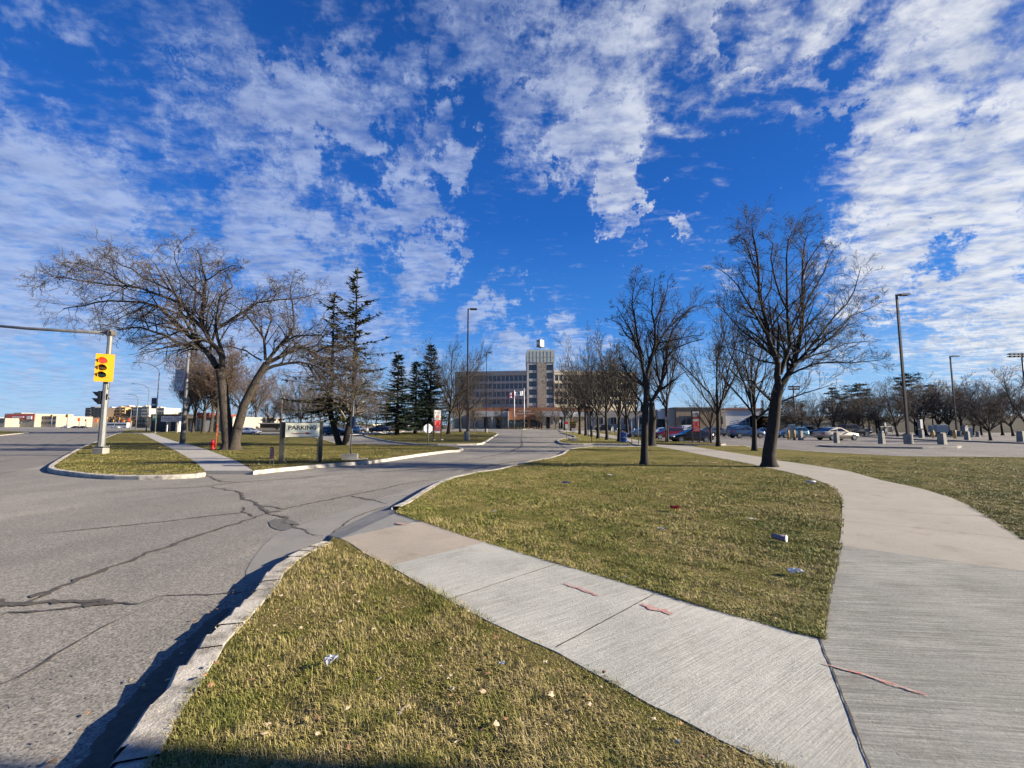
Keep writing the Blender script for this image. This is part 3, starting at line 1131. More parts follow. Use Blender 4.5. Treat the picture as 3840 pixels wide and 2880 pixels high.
def grass(name, poly, n, y0, y1, power, h, w, mat, z=0.118, flat=0.75, label=None, xlim=(-60, 60)):
    """n blades, density falling with distance"""
    xs, ys = [], []
    got = 0
    while got < n:
        m = n * 2
        # y distributed with pdf ~ y^-power
        r = RNG.random(m)
        q = 1 - power
        y = (y0 ** q + r * (y1 ** q - y0 ** q)) ** (1 / q)
        x = (RNG.random(m) * 2 - 1) * 1.36 * y
        k = inpoly(x, y, poly) & (x > xlim[0]) & (x < xlim[1])
        xs.append(x[k])
        ys.append(y[k])
        got += k.sum()
    x = np.concatenate(xs)[:n]
    y = np.concatenate(ys)[:n]
    sc = np.clip(0.55 + y / 9.0, 0.7, 2.6)
    hh = h * (0.5 + RNG.random(n) * 0.9) * np.clip(sc, 0.8, 1.25)
    ww = w * (0.6 + RNG.random(n) * 0.8) * sc
    az = RNG.random(n) * 2 * PI
    # neighbouring blades lie alike: combed clumps
    az = az * 0.8 + 1.6 * np.sin(x * 17.1 + 2 * np.sin(y * 13.3)) + 1.3 * np.cos(y * 21.7 + x * 9.1)
    lean = flat * (0.25 + RNG.random(n) * 0.95)
    cl_ = np.zeros(n)
    rr_ = np.random.default_rng(3)
    for q_ in range(14):
        fq = rr_.uniform(1.5, 14)
        an = rr_.uniform(0, PI)
        cl_ += np.sin((x * math.cos(an) + y * math.sin(an)) * fq + rr_.uniform(0, 6)) / (fq ** 0.5)
    cl_ = cl_ / 1.6
    hh = hh * np.clip(0.85 + 0.45 * cl_, 0.35, 1.6)
    lean = lean + np.clip(-cl_, 0, 1) * 0.25
    dx, dy = np.cos(az), np.sin(az)
    px, py = -dy, dx
    ln = np.sin(np.clip(lean * 1.35, 0, 1.5))
    up = np.cos(np.clip(lean * 1.35, 0, 1.5))
    V = np.zeros((n, 5, 3), np.float32)
    b = np.stack([x, y, np.full(n, z)], 1)
    side = np.stack([px, py, np.zeros(n)], 1) * ww[:, None] * 0.5
    d1 = np.stack([dx * ln * 0.35, dy * ln * 0.35, 0.25 + 0.45 * up], 1) * hh[:, None]
    d2 = np.stack([dx * ln, dy * ln, 0.25 + 0.55 * up + RNG.random(n) * 0.1], 1) * hh[:, None]
    V[:, 0] = b - side
    V[:, 1] = b + side
    V[:, 2] = b + d1 - side * 0.8
    V[:, 3] = b + d1 + side * 0.8
    V[:, 4] = b + d2
    me = bpy.data.meshes.new(name)
    me.vertices.add(n * 5)
    me.vertices.foreach_set('co', V.reshape(-1))
    base = (np.arange(n) * 5)[:, None]
    quads = base + np.array([0, 1, 3, 2])
    tris = base + np.array([2, 3, 4])
    loops = np.concatenate([quads, tris], 1).reshape(-1)
    me.loops.add(n * 7)
    me.loops.foreach_set('vertex_index', loops.astype(np.int32))
    me.polygons.add(n * 2)
    stt = np.stack([np.arange(n) * 7, np.arange(n) * 7 + 4], 1).reshape(-1)
    me.polygons.foreach_set('loop_start', stt.astype(np.int32))
    me.materials.append(mat)
    me.update(calc_edges=True)
    me.validate()
    o = bpy.data.objects.new('grass', me)
    COL.objects.link(o)
    o['kind'] = 'stuff'
    if label:
        o['label'] = label
    return o


GQ = 1.0
grass('grass', inset(LAWNS['A'], -0.03), int(210000 * GQ), 1.2, 6.5, 1.6, 0.050, 0.0036, M_BLADE2, flat=1.1, label='matted half-dry grass on the verge in the foreground')
grass('grass', inset(LAWNS['C'], -0.03), int(300000 * GQ), 3.0, 20, 1.9, 0.032, 0.0044, M_BLADE, flat=1.0, label='short yellow-green turf of the central lawn')
grass('grass', inset(LAWNS['D'], -0.03), int(110000 * GQ), 4.5, 20, 1.8, 0.026, 0.0042, M_BLADE, flat=0.85, label='short turf right of the curving path')
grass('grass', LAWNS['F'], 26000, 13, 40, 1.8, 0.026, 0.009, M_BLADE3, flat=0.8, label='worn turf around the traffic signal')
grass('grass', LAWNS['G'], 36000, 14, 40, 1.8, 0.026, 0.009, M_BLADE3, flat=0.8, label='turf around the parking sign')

# fallen leaves
M_LEAF = pm('dry_leaf', (0.42, 0.24, 0.11), (0.24, 0.12, 0.055), 3, 0.8)
M_LEAF2 = pm('pale_leaf', (0.62, 0.52, 0.36), (0.45, 0.34, 0.2), 3, 0.8)
lv = MB()
random.seed(21)
def leafat(x, y, z, s, mi):
    a = random.uniform(0, 2 * PI)
    t = random.uniform(-.5, .5)
    pts = []
    for k in range(10):
        an = a + k * 2 * PI / 10
        r = s * random.uniform(.4, 1.05) * (0.65 + 0.35 * abs(math.cos(k * PI / 10)))
        pts.append((x + r * math.cos(an), y + r * math.sin(an), z + r * math.cos(an - a) * t * 0.6 + random.uniform(0, .006)))
    pts.append((x, y, z + s * 0.25))
    lv.add(pts, [(k, (k + 1) % 10, 10) for k in range(10)], mi)
n = 0
while n < 260:
    if random.random() < 0.45:
        y = random.uniform(1.9, 5.5)
        poly, z = LAWNS['A'], 0.165
    else:
        y = random.uniform(3.2, 15)
        poly, z = LAWNS['C'], 0.15
    x = random.uniform(-1.3, 1.3) * y
    if inpoly(np.array([x]), np.array([y]), poly)[0]:
        leafat(x, y, z + random.uniform(-.01, .01), random.uniform(0.010, 0.028), random.choice([0, 0, 1, 1, 1]))
        n += 1
for i in range(40):
    y = random.uniform(1.9, 5)
    t = random.uniform(0, 1)
    x = -1.9 - random.uniform(0.0, 0.5) + (0.25 * (y - 1.9))
    x = -2.05 - random.uniform(0.0, 0.35) - (y - 2) * 0.22
    leafat(x, y, 0.018, random.uniform(0.01, 0.025), random.choice([0, 1]))
lo = lv.build('fallen_leaves', [M_LEAF, M_LEAF2])
lo['kind'] = 'stuff'
lo['label'] = 'small dry leaves scattered over the grass'
# ------------------------------------------------------------------ trees
M_BARKD = pm('dark_bark', (0.036, 0.029, 0.024), (0.013, 0.011, 0.009), 14, 0.95, 1.0, 30, stretch=(1, 1, 0.25))
M_BARKE = pm('grey_brown_bark', (0.082, 0.066, 0.052), (0.024, 0.02, 0.016), 14, 0.95, 1.0, 26, stretch=(1, 1, 0.22))
M_TWIGD = pm('dark_twigs', (0.045, 0.036, 0.03), (0.024, 0.02, 0.017), 2, 0.9)
M_TWIGE = pm('pinkish_brown_twigs', (0.10, 0.080, 0.069), (0.052, 0.042, 0.037), 1.2, 0.9)
M_TWIGB = pm('brown_twigs', (0.15, 0.10, 0.072), (0.085, 0.06, 0.045), 1.0, 0.9)
M_TWIGG = pm('grey_twigs', (0.15, 0.118, 0.094), (0.075, 0.06, 0.05), 1.0, 0.9)
M_BARKP = pm('pale_bark', (0.33, 0.28, 0.22), (0.18, 0.15, 0.12), 9, 0.95, 0.8, 26, stretch=(1, 1, 0.3))
M_NEED = pm('blue_green_needles', (0.052, 0.085, 0.05), (0.022, 0.04, 0.024), 1.6, 0.8, spec=0.2)
M_NEED2 = pm('olive_needles', (0.10, 0.105, 0.045), (0.05, 0.055, 0.028), 1.2, 0.8, spec=0.2)
M_NEED3 = pm('pine_needles', (0.085, 0.10, 0.055), (0.045, 0.055, 0.03), 1.0, 0.8, spec=0.2)
M_LEAFB = pm('autumn_leaves', (0.24, 0.15, 0.06), (0.10, 0.085, 0.03), 0.8, 0.8)


def segmesh(name, P0, P1, R0, R1, mat, parent, n=3):
    """vectorised open prisms, one per segment"""
    P0, P1 = np.array(P0, np.float64), np.array(P1, np.float64)
    R0, R1 = np.array(R0), np.array(R1)
    N = len(P0)
    T = P1 - P0
    T /= np.maximum(1e-6, np.linalg.norm(T, axis=1))[:, None]
    ref = np.where(np.abs(T[:, 2:3]) < 0.8, np.array([[0, 0, 1.0]]), np.array([[1.0, 0, 0]]))
    A = np.cross(T, ref)
    A /= np.linalg.norm(A, axis=1)[:, None]
    B = np.cross(T, A)
    V = np.zeros((N, 2 * n, 3), np.float32)
    for k in range(n):
        a = 2 * PI * k / n
        o = A * math.cos(a) + B * math.sin(a)
        V[:, k] = P0 + o * R0[:, None]
        V[:, n + k] = P1 + o * R1[:, None]
    base = (np.arange(N) * 2 * n)[:, None]
    q = np.concatenate([base + np.array([k, (k + 1) % n, n + (k + 1) % n, n + k]) for k in range(n)], 1).reshape(-1)
    me = bpy.data.meshes.new(name)
    me.vertices.add(N * 2 * n)
    me.vertices.foreach_set('co', V.reshape(-1))
    me.loops.add(len(q))
    me.loops.foreach_set('vertex_index', q.astype(np.int32))
    me.polygons.add(N * n)
    me.polygons.foreach_set('loop_start', (np.arange(N * n) * 4).astype(np.int32))
    me.materials.append(mat)
    me.update(calc_edges=True)
    o = bpy.data.objects.new(name, me)
    COL.objects.link(o)
    o.parent = parent
    return o


def quadmesh(name, C, U, W, mat, parent, mb_extra=None):
    """quads centred at C with half axes U and W"""
    C, U, W = np.array(C, np.float64), np.array(U), np.array(W)
    N = len(C)
    V = np.zeros((N, 4, 3), np.float32)
    V[:, 0] = C - U - W * 0.4
    V[:, 1] = C - U * 0.1 - W
    V[:, 2] = C + U
    V[:, 3] = C - U * 0.1 + W
    me = bpy.data.meshes.new(name)
    me.vertices.add(N * 4)
    me.vertices.foreach_set('co', V.reshape(-1))
    me.loops.add(N * 4)
    me.loops.foreach_set('vertex_index', np.arange(N * 4, dtype=np.int32))
    me.polygons.add(N)
    me.polygons.foreach_set('loop_start', (np.arange(N) * 4).astype(np.int32))
    me.materials.append(mat)
    me.update(calc_edges=True)
    o = bpy.data.objects.new(name, me)
    COL.objects.link(o)
    o.parent = parent
    return o


class Tree:
    def __init__(s, seed=1, thick=0.03, twig_r=0.006, up=0.25, wander=0.18, angle=(30, 60), droop=0.0, minr=0.006):
        s.rn = random.Random(seed)
        s.tr = MB()
        s.p0, s.p1, s.r0, s.r1 = [], [], [], []
        s.thick, s.twig_r, s.up, s.wander, s.angle, s.droop, s.minr = thick, twig_r, up, wander, angle, droop, minr

    def rv(s):
        return Vector((s.rn.gauss(0, 1), s.rn.gauss(0, 1), s.rn.gauss(0, 1)))

    def emit(s, pts, rad):
        if max(rad) > s.thick:
            # thick part as a tube, thin end as segments
            k = len(pts)
            for i in range(len(pts)):
                if rad[i] < s.thick * 0.6:
                    k = max(2, i + 1)
                    break
            s.tr.tube(pts[:k], rad[:k], 7 if rad[0] > 0.08 else 5, caps=False)
            pts, rad = pts[k - 1:], rad[k - 1:]
        for i in range(len(pts) - 1):
            s.p0.append(pts[i][:])
            s.p1.append(pts[i + 1][:])
            s.r0.append(rad[i])
            s.r1.append(rad[i + 1])

    def branch(s, P, d, L, r, level, spec):
        """spec: per level (children, ratio) ; level counts down"""
        n = 5 if level > 0 else 3
        pts, rad = [Vector(P)], [r]
        d = d.normalized()
        for i in range(n):
            d = (d + s.rv() * s.wander * (1.2 if level == 0 else 0.8) * 0.5 + Vector((0, 0, 1)) * s.up * (0.35 if level else 0.25) - Vector((0, 0, 1)) * s.droop * (i / n) * (1 if level < 2 else 0.3)).normalized()
            pts.append(pts[-1] + d * L / n)
            rad.append(max(s.minr * 0.6, r * (1 - 0.75 * (i + 1) / n)))
        s.emit(pts, rad)
        if level > 0:
            s.kids(pts, rad, L, level, spec)

    def kids(s, pts, rad, L, level, spec, t0=0.2, out=None):
        nch, ratio = spec[level - 1]
        nch = nch if isinstance(nch, int) else max(1, int(nch * L))
        for c in range(nch):
            t = t0 + (1 - t0) * ((c + s.rn.random() * 0.9) / nch)
            x = t * (len(pts) - 1)
            i = min(len(pts) - 2, int(x))
            P = pts[i].lerp(pts[i + 1], x - i)
            T = (pts[i + 1] - pts[i]).normalized()
            a = R(s.rn.uniform(*s.angle))
            pr = s.rv()
            pr = (pr - T * pr.dot(T)).normalized()
            pr = (pr + Vector((0, 0, s.up * 1.2)) + (out * 0.5 if out is not None else Vector((0, 0, 0)))).normalized()
            d = T * math.cos(a) + pr * math.sin(a)
            l = L * ratio * (1.15 - 0.65 * t) * s.rn.uniform(0.7, 1.25)
            rr = rad[i] + (rad[i + 1] - rad[i]) * (x - i)
            r = max(s.minr, rr * s.rn.uniform(0.45, 0.62))
            s.branch(P, d, l, r, level - 1, spec)

    def finish(s, root, bark, twigs):
        s.tr.build('trunk', bark, root)
        if s.p0:
            segmesh('crown', s.p0, s.p1, s.r0, s.r1, twigs, root)


def flare(pts, rad):
    """root flare at the foot"""
    a = pts[0]
    p = [a + Vector((0, 0, -0.15)), a + Vector((0, 0, 0.03)), a + Vector((0, 0, 0.16)), a + Vector((0, 0, 0.45))]
    return p + pts[1:], [rad[0] * 1.75, rad[0] * 1.5, rad[0] * 1.2, rad[0] * 1.02] + rad[1:]


def skel(tree, origin, Y, sc, limbs, trunk, spec, seed=3, level=3, fl=True, dep=0.35):
    """limbs drawn from the photograph as (x, y) points; each limb also swings in depth"""
    rn = random.Random(seed)
    def pt(x, y, dy):
        p = AY(sc[0] + x * sc[2], sc[1] + y * sc[2], Y + dy)
        return p - origin
    done = {}
    for tpts, r0, r1 in trunk:
        P = [pt(x, y, 0) for x, y in tpts]
        P[0].z = 0
        Rr = [r0 + (r1 - r0) * i / (len(P) - 1) for i in range(len(P))]
        if fl:
            P, Rr = flare(P, Rr)
        tree.tr.tube(P, Rr, 12, caps=False)
        for (x, y) in tpts:
            done[(x, y)] = 0.0
    for lp, r0, r1 in limbs:
        d0 = done.get(lp[0], 0.0)
        tot = sum(math.dist(lp[i], lp[i + 1]) for i in range(len(lp) - 1)) * sc[2] * Y / F
        tgt = d0 + rn.choice([-1, 1]) * rn.uniform(0.3, 1.0) * tot * dep
        P, Rr = [], []
        for i, (x, y) in enumerate(lp):
            t = i / (len(lp) - 1)
            dy = d0 + (tgt - d0) * t
            P.append(pt(x, y, dy))
            Rr.append(r0 + (r1 - r0) * t ** 0.8)
            done.setdefault((x, y), dy)
        P = cat(P, 2)
        Rr = [r0 + (r1 - r0) * (i / (len(P) - 1)) ** 0.8 for i in range(len(P))]
        # small wobble
        P = [P[0]] + [p + tree.rv() * 0.04 for p in P[1:]]
        tree.tr.tube(P, Rr, 8, caps=False)
        L = tot
        tree.kids(P, Rr, L, level, spec, t0=0.12)


# 1. the big spreading elm beside the left sidewalk
b0 = G(100 + 1205 * .6329, 800 + 1400 * .6329, 0.12)
elm = thing('elm_tree', 'large spreading bare tree with two leaning trunks beside the red hydrant', 'tree', b0)
T1 = Tree(5, thick=0.035, up=0.02, wander=0.38, angle=(30, 70), droop=0.10, minr=0.011)
elimb = [
    ([(1110, 870), (1050, 800), (930, 775), (850, 740), (740, 695), (620, 680), (530, 690)], 0.16, 0.03),
    ([(1130, 910), (1100, 860), (1030, 780), (970, 730), (900, 660), (820, 590), (760, 545), (640, 525), (480, 520), (340, 550), (210, 560)], 0.21, 0.03),
    ([(1155, 940), (1160, 850), (1090, 760), (1050, 690), (1030, 620), (1050, 500), (1060, 400), (1040, 290), (1000, 200)], 0.19, 0.025),
    ([(1050, 690), (960, 600), (940, 540), (840, 450), (800, 370), (720, 260)], 0.11, 0.02),
    ([(940, 540), (760, 470), (600, 430), (450, 420), (250, 390), (120, 370)], 0.09, 0.02),
    ([(1170, 860), (1130, 740), (1120, 620), (1150, 500), (1220, 430), (1180, 340)], 0.12, 0.02),
    ([(1140, 670), (1260, 600), (1370, 530), (1500, 510), (1650, 500), (1740, 470)], 0.10, 0.02),
    ([(840, 450), (700, 380), (560, 300), (480, 240)], 0.06, 0.02),
    ([(600, 430), (480, 350), (330, 300), (200, 300)], 0.05, 0.015),
    ([(1060, 400), (1150, 340), (1220, 310), (1290, 330)], 0.05, 0.015),
    ([(1050, 500), (960, 420), (900, 330), (880, 220), (930, 150)], 0.06, 0.015),
    ([(1420, 890), (1520, 840), (1620, 790), (1700, 830), (1800, 880), (1950, 940), (2080, 1040)], 0.15, 0.02),
    ([(1400, 930), (1540, 890), (1680, 890), (1800, 960), (1930, 1060)], 0.12, 0.02),
    ([(1420, 890), (1480, 800), (1560, 720), (1590, 600), (1560, 480), (1580, 380)], 0.13, 0.02),
    ([(1415, 870), (1400, 740), (1330, 630), (1250, 560), (1160, 520)], 0.10, 0.02),
    ([(1405, 760), (1450, 640), (1440, 560), (1500, 430)], 0.07, 0.02),
    ([(1480, 800), (1600, 730), (1740, 720), (1790, 620)], 0.07, 0.02),
    ([(1390, 870), (1300, 820), (1200, 790), (1120, 800)], 0.06, 0.02),
    ([(1700, 830), (1790, 780), (1900, 800), (2000, 860)], 0.07, 0.02),
    ([(1680, 890), (1760, 1000), (1860, 1090), (2030, 1150)], 0.06, 0.015),
]
skel(T1, b0, b0.y, (100, 800, .6329), elimb,
     [([(1192, 1400), (1178, 1200), (1160, 1010), (1145, 930)], 0.34, 0.24), ([(1232, 1400), (1248, 1280), (1290, 1130), (1360, 990), (1420, 890)], 0.30, 0.20)],
     [(6, 0.55), (7, 0.55), (2.9, 0.34)], seed=8, level=3)
T1.finish(elm, M_BARKE, M_TWIGE)

# 2. large dark tree right of centre, beside the curving path
b0 = G(2600 + 430 * .6632, 700 + 1583 * .6632, 0.12)
t = thing('ash_tree', 'large near bare tree with dark trunk where the lawn meets the curving path', 'tree', b0)
T2 = Tree(9, thick=0.02, up=0.10, wander=0.26, angle=(28, 62), minr=0.0052)
glimb = [
    ([(480, 1120), (475, 1000), (430, 860), (400, 700), (370, 500), (350, 300), (325, 240)], 0.125, 0.012),
    ([(490, 1130), (560, 1020), (600, 900), (620, 700), (620, 400), (640, 265)], 0.135, 0.012),
    ([(490, 1060), (540, 900), (535, 700), (525, 400), (560, 250)], 0.09, 0.010),
    ([(560, 1020), (700, 860), (800, 740), (900, 600), (950, 450)], 0.07, 0.010),
    ([(560, 1010), (720, 900), (900, 740), (1070, 660)], 0.06, 0.010),
    ([(530, 1070), (700, 1000), (900, 990), (1090, 990)], 0.05, 0.008),
    ([(560, 1020), (680, 950), (850, 900), (1010, 870)], 0.05, 0.008),
    ([(450, 1220), (400, 1170), (330, 1100), (230, 1050), (150, 950)], 0.06, 0.010),
    ([(430, 860), (330, 680), (250, 560), (130, 460)], 0.055, 0.010),
    ([(380, 560), (290, 300), (230, 280)], 0.04, 0.008),
    ([(620, 700), (730, 500), (800, 330)], 0.05, 0.008),
    ([(460, 960), (330, 850), (220, 760), (120, 640)], 0.05, 0.008),
    ([(535, 700), (450, 520), (440, 330), (425, 265)], 0.045, 0.008),
    ([(620, 500), (700, 350), (740, 300)], 0.035, 0.008),
    ([(475, 1000), (370, 980), (260, 930), (160, 900)], 0.04, 0.008),
]
skel(T2, b0, b0.y, (2600, 700, .6632), glimb, [([(430, 1583), (452, 1350), (466, 1200), (484, 1120)], 0.215, 0.175)],
     [(6, 0.55), (7, 0.52), (5.0, 0.30)], seed=4, level=3)
T2.finish(t, M_BARKD, M_TWIGD)

# 3. two trees on the central lawn
b0 = G(2100 + 620 * .5122, 900 + 1642 * .5122, 0.12)
t = thing('ash_tree', 'bare tree with straight dark trunk standing in the middle of the central lawn', 'tree', b0)
T3 = Tree(12, thick=0.018, up=0.08, wander=0.26, angle=(28, 62), minr=0.0055)
alimb = [
    ([(628, 1010), (600, 860), (540, 700), (480, 620), (410, 480)], 0.075, 0.010),
    ([(630, 1000), (690, 770), (680, 520), (700, 280)], 0.085, 0.010),
    ([(640, 960), (740, 740), (880, 580), (1000, 470)], 0.06, 0.010),
    ([(600, 850), (545, 560), (540, 380), (560, 250)], 0.05, 0.008),
    ([(540, 740), (430, 620), (330, 570)], 0.04, 0.008),
    ([(690, 770), (800, 640), (880, 460)], 0.04, 0.008),
    ([(690, 600), (770, 430), (800, 290)], 0.035, 0.008),
    ([(630, 1080), (520, 960), (440, 880)], 0.04, 0.008),
    ([(600, 1260), (560, 1120), (480, 1010), (410, 950)], 0.05, 0.008),
    ([(700, 760), (880, 720), (1050, 700)], 0.035, 0.008),
]
skel(T3, b0, b0.y, (2100, 900, .5122), alimb, [([(620, 1642), (622, 1300), (632, 1150), (630, 1000)], 0.145, 0.10)],
     [(6, 0.55), (6, 0.52), (4.2, 0.30)], seed=14, level=3)
T3.finish(t, M_BARKD, M_TWIGD)
b0 = G(2442, 1671, 0.12)
t = thing('ash_tree', 'forked bare tree right behind the one in the middle of the central lawn', 'tree', b0)
T4 = Tree(22, thick=0.025, up=0.22, wander=0.24, angle=(24, 52), minr=0.009)
blimb = [
    ([(672, 1180), (740, 1080), (760, 920), (850, 790), (1050, 720)], 0.15, 0.02),
    ([(672, 1180), (770, 960), (780, 760), (900, 560), (980, 480)], 0.13, 0.02),
    ([(668, 1200), (610, 1080), (480, 960), (420, 800)], 0.12, 0.02),
    ([(740, 1080), (700, 850), (720, 600), (760, 420)], 0.10, 0.02),
    ([(610, 1080), (600, 880), (560, 700), (520, 560)], 0.09, 0.02),
]
skel(T4, b0, b0.y, (2100, 900, .5122), blimb, [([(668, 1505), (680, 1300), (670, 1190)], 0.30, 0.22)],
     [(6, 0.55), (6, 0.52), (2.4, 0.30)], seed=15, level=3)
T4.finish(t, M_BARKD, M_TWIGD)


# --- procedural bare trees; prototypes of about 10 m, copied and scaled
def bare_proto(seed, bark, twigs, H=10.0, spread=0.42, up=0.3, fork=0.22, dens=1.0, minr=0.012, angle=(25, 55), nl=6):
    tr = Tree(seed, thick=0.03, up=up, wander=0.25, angle=angle, minr=minr)
    rn = random.Random(seed * 7 + 1)
    hf = H * fork
    lean = Vector((rn.uniform(-.05, .05), rn.uniform(-.05, .05), 1))
    P = [Vector((0, 0, 0)), lean * hf * 0.5, lean * hf, lean * hf * 1.35 + Vector((rn.uniform(-.2, .2), 0, 0))]
    Rr = [0.19, 0.165, 0.15, 0.10]
    P2, R2 = flare(P, Rr)
    tr.tr.tube(P2, R2, 9, caps=False)
    for i in range(nl):
        az = 2 * PI * (i + rn.uniform(-.25, .25)) / nl
        tt = rn.uniform(0.75, 1.3)
        start = lean * hf * tt
        el = rn.uniform(0.9, 1.35) if i % 3 else rn.uniform(1.2, 1.5)
        d = Vector((math.cos(az) * math.cos(el) * spread / 0.42, math.sin(az) * math.cos(el) * spread / 0.42, math.sin(el)))
        L = (H - hf) * rn.uniform(0.82, 1.0) * (1.0 if el > 1.1 else 0.85)
        n = 6
        pts, rad = [start], [0.095 * rn.uniform(.7, 1.1)]
        for k in range(n):
            d = (d + tr.rv() * 0.10 + Vector((math.cos(az), math.sin(az), 0)) * 0.03).normalized()
            pts.append(pts[-1] + d * L / n)
            rad.append(rad[0] * (1 - 0.85 * (k + 1) / n))
        tr.tr.tube(pts[:], rad, 6, caps=False)
        tr.kids(pts, rad, L, 3, [(5, 0.55), (5, 0.52), (2.0 * dens, 0.42)], t0=0.1)
    root = bpy.data.objects.new('bare_tree', None)
    COL.objects.link(root)
    tr.finish(root, bark, twigs)
    return root


def copy_tree(o):
    c = o.copy()
    COL.objects.link(c)
    for ch in o.children:
        k = ch.copy()
        COL.objects.link(k)
        k.parent = c
    return c


USED = set()


def put(proto, loc, H, label, cat_='tree', group=None, W=1.0, rz=0.0, H0=10.0, name=None, lean=(0, 0)):
    if proto.as_pointer() in USED:
        o = copy_tree(proto)
    else:
        o = proto
        USED.add(proto.as_pointer())
    if name:
        o.name = name
    o.location = loc
    s_ = H / H0
    o.scale = (s_ * W, s_ * W, s_)
    o.rotation_euler = (lean[0], lean[1], rz)
    o['label'] = label
    o['category'] = cat_
    if group:
        o['group'] = group
    elif 'group' in o:
        del o['group']
    return o


def treeat(proto, u, v, vtop, label, W=1.0, rz=0.0, group=None, z=0.12, lean=(0, 0), H0=10.0, name=None):
    p = G(u, v, z)
    H = AY(u, vtop, p.y).z - z
    return put(proto, p, H, label, W=W, rz=rz, group=group, lean=lean, H0=H0, name=name)


pv = [bare_proto(31 + i, M_BARKD, M_TWIGD, up=0.20, fork=0.24, nl=6 + i % 2, spread=0.6, angle=(25, 62)) for i in range(4)]
pw = [bare_proto(61 + i, M_BARKE, M_TWIGB, up=0.22, fork=0.28, spread=0.5, nl=7, dens=1.5, minr=0.016) for i in range(3)]
pg = [bare_proto(81 + i, M_BARKE, M_TWIGG, up=0.15, fork=0.18, spread=0.75, nl=8, dens=1.2, angle=(25, 60), minr=0.016) for i in range(2)]

# trees between the path and the right car park
treeat(pv[0], 2502, 1657, 1075 + 90, 'slim bare tree left of the black sedan, behind the pale sign post', 0.62, 0.4, z=0.12)
treeat(pv[1], 2666, 1660, 1410, 'small thin bare tree leaning left right beside the red direction sign', 0.8, 2.1, lean=(0, 0.0))
treeat(pv[2], 2694, 1674, 1105, 'bare tree with upright narrow crown right of the red direction sign', 0.66, 1.2)
treeat(pv[3], 2830, 1690, 1130, 'bare tree with thick rough trunk left of the big tree by the path', 0.8, 3.9)
# the row along the path in the middle
row = [(2118, 1614, 1380, 'thin'), (2141, 1616, 1400, ''), (2174, 1629, 1330, ''), (2197, 1633, 1262, ''), (2218, 1637, 1345, ''), (2243, 1644, 1300, ''), (2276, 1649, 1255, ''), (2322, 1655, 1240, ''), (2353, 1637, 1290, ''), (2388, 1622, 1330, '')]
for i, (u, v, vt, _) in enumerate(row):
    treeat(pv[(i * 3 + 1) % 4], u, v, vt, '%s dark bare tree from the left in the row along the straight path' % ORD[i], 0.75 + 0.08 * (i % 3), i * 1.3, group='bare trees in the row along the straight path')
# trees on the left island
treeat(pv[1], 1681, 1628, 1245, 'bare leaning tree between the left direction sign and the lamp post', 0.80, 0.3, lean=(0, 0.05))
treeat(pv[2], 1727, 1621, 1345, 'bare tree just left of the concrete lamp base on the island', 0.85, 2.6, lean=(0, 0.10))
treeat(pv[3], 1755, 1619, 1340, 'bare tree just right of the concrete lamp base, leaning right', 0.95, 5.0, lean=(0, 0.16))
treeat(pv[0], 1874, 1607.5, 1500, 'small bare tree before the white canopy left of the brick entrance', 0.8, 0.9)
treeat(pg[0], 2026, 1607.5, 1515, 'small bushy bare tree before the right half of the brick entrance', 0.8, 2.0, name='small_tree')
treeat(pg[1], 2085, 1608.5, 1520, 'small bushy bare tree before the right white canopy of the hospital', 0.8, 1.0, name='small_tree')
# light stemmed tree mixed with the ragged spruce
p = G(1300, 1669, .12)
tt = bare_proto(47, M_BARKP, M_TWIGE, up=0.05, fork=0.25, spread=0.85, nl=9, dens=1.3, angle=(30, 65), minr=0.013)
treeat(tt, 1300, 1669, 1285, 'brown spreading bare tree with pale stem against the ragged spruce', 1.05, 0.6)
# brown trees behind the left sidewalk
for i, (u, v, vt, w) in enumerate([(700, 1621, 1400, .9), (724, 1622, 1340, .9), (762, 1623, 1330, 1.0), (790, 1621, 1300, 1.0), (813, 1622, 1320, 1.1), (905, 1618, 1360, 1.0), (960, 1612, 1400, 1.1)]):
    treeat(pw[i % 3], u, v, vt, '%s brown twiggy tree from the left behind the sidewalk lawn' % ORD[i], w, i * 1.1, group='brown trees behind the sidewalk lawn')
bgl = [(1010, 1607, 1465), (1050, 1606, 1450), (1085, 1606.5, 1500), (1128, 1608, 1395), (1165, 1607, 1450), (1200, 1606, 1470), (1245, 1607, 1450), (1290, 1608, 1460), (1330, 1608, 1500), (1375, 1607, 1490), (1410, 1608, 1470), (1450, 1607, 1500), (1600, 1608, 1480), (1650, 1608, 1460), (1700, 1608, 1490), (1780, 1609, 1480)]
for i, (u, v, vt) in enumerate(bgl):
    treeat(pw[(i * 2) % 3] if i % 3 else pg[i % 2], u, v + 1.5, vt, '%s far bare tree from the left in the line behind the left car park' % ORD[i], 0.9, i * 0.9, group='far trees behind the left car park', name='far_tree')
# right background line
bgr = [(2905, 1628, 1480), (2985, 1630, 1500), (3070, 1628, 1470), (3118, 1636, 1460), (3170, 1627, 1475), (3225, 1629, 1470), (3300, 1632, 1440), (3368, 1637, 1410), (3440, 1629, 1440), (3475, 1631, 1420), (3520, 1630, 1400), (3560, 1629, 1420), (3610, 1630, 1410), (3650, 1629, 1450), (3680, 1630, 1440), (3760, 1630, 1430), (3800, 1632, 1440), (3850, 1634, 1350), (3900, 1633, 1380)]
for i, (u, v, vt) in enumerate(bgr):
    pr_ = pg[i % 2] if i % 3 else pv[i % 4]
    treeat(pr_, u, v, vt, '%s bare tree from the left in the line beyond the right car park' % ORD[i], 0.95, i * 1.7, group='bare trees beyond the right car park', lean=(0, random.uniform(-.15, .25)), name='far_tree')
treeat(pg[1], 3715, 1652, 1452, 'round-crowned bare tree on the kerbed strip at the far right of the car park', 1.1, 0.8, name='round_tree')
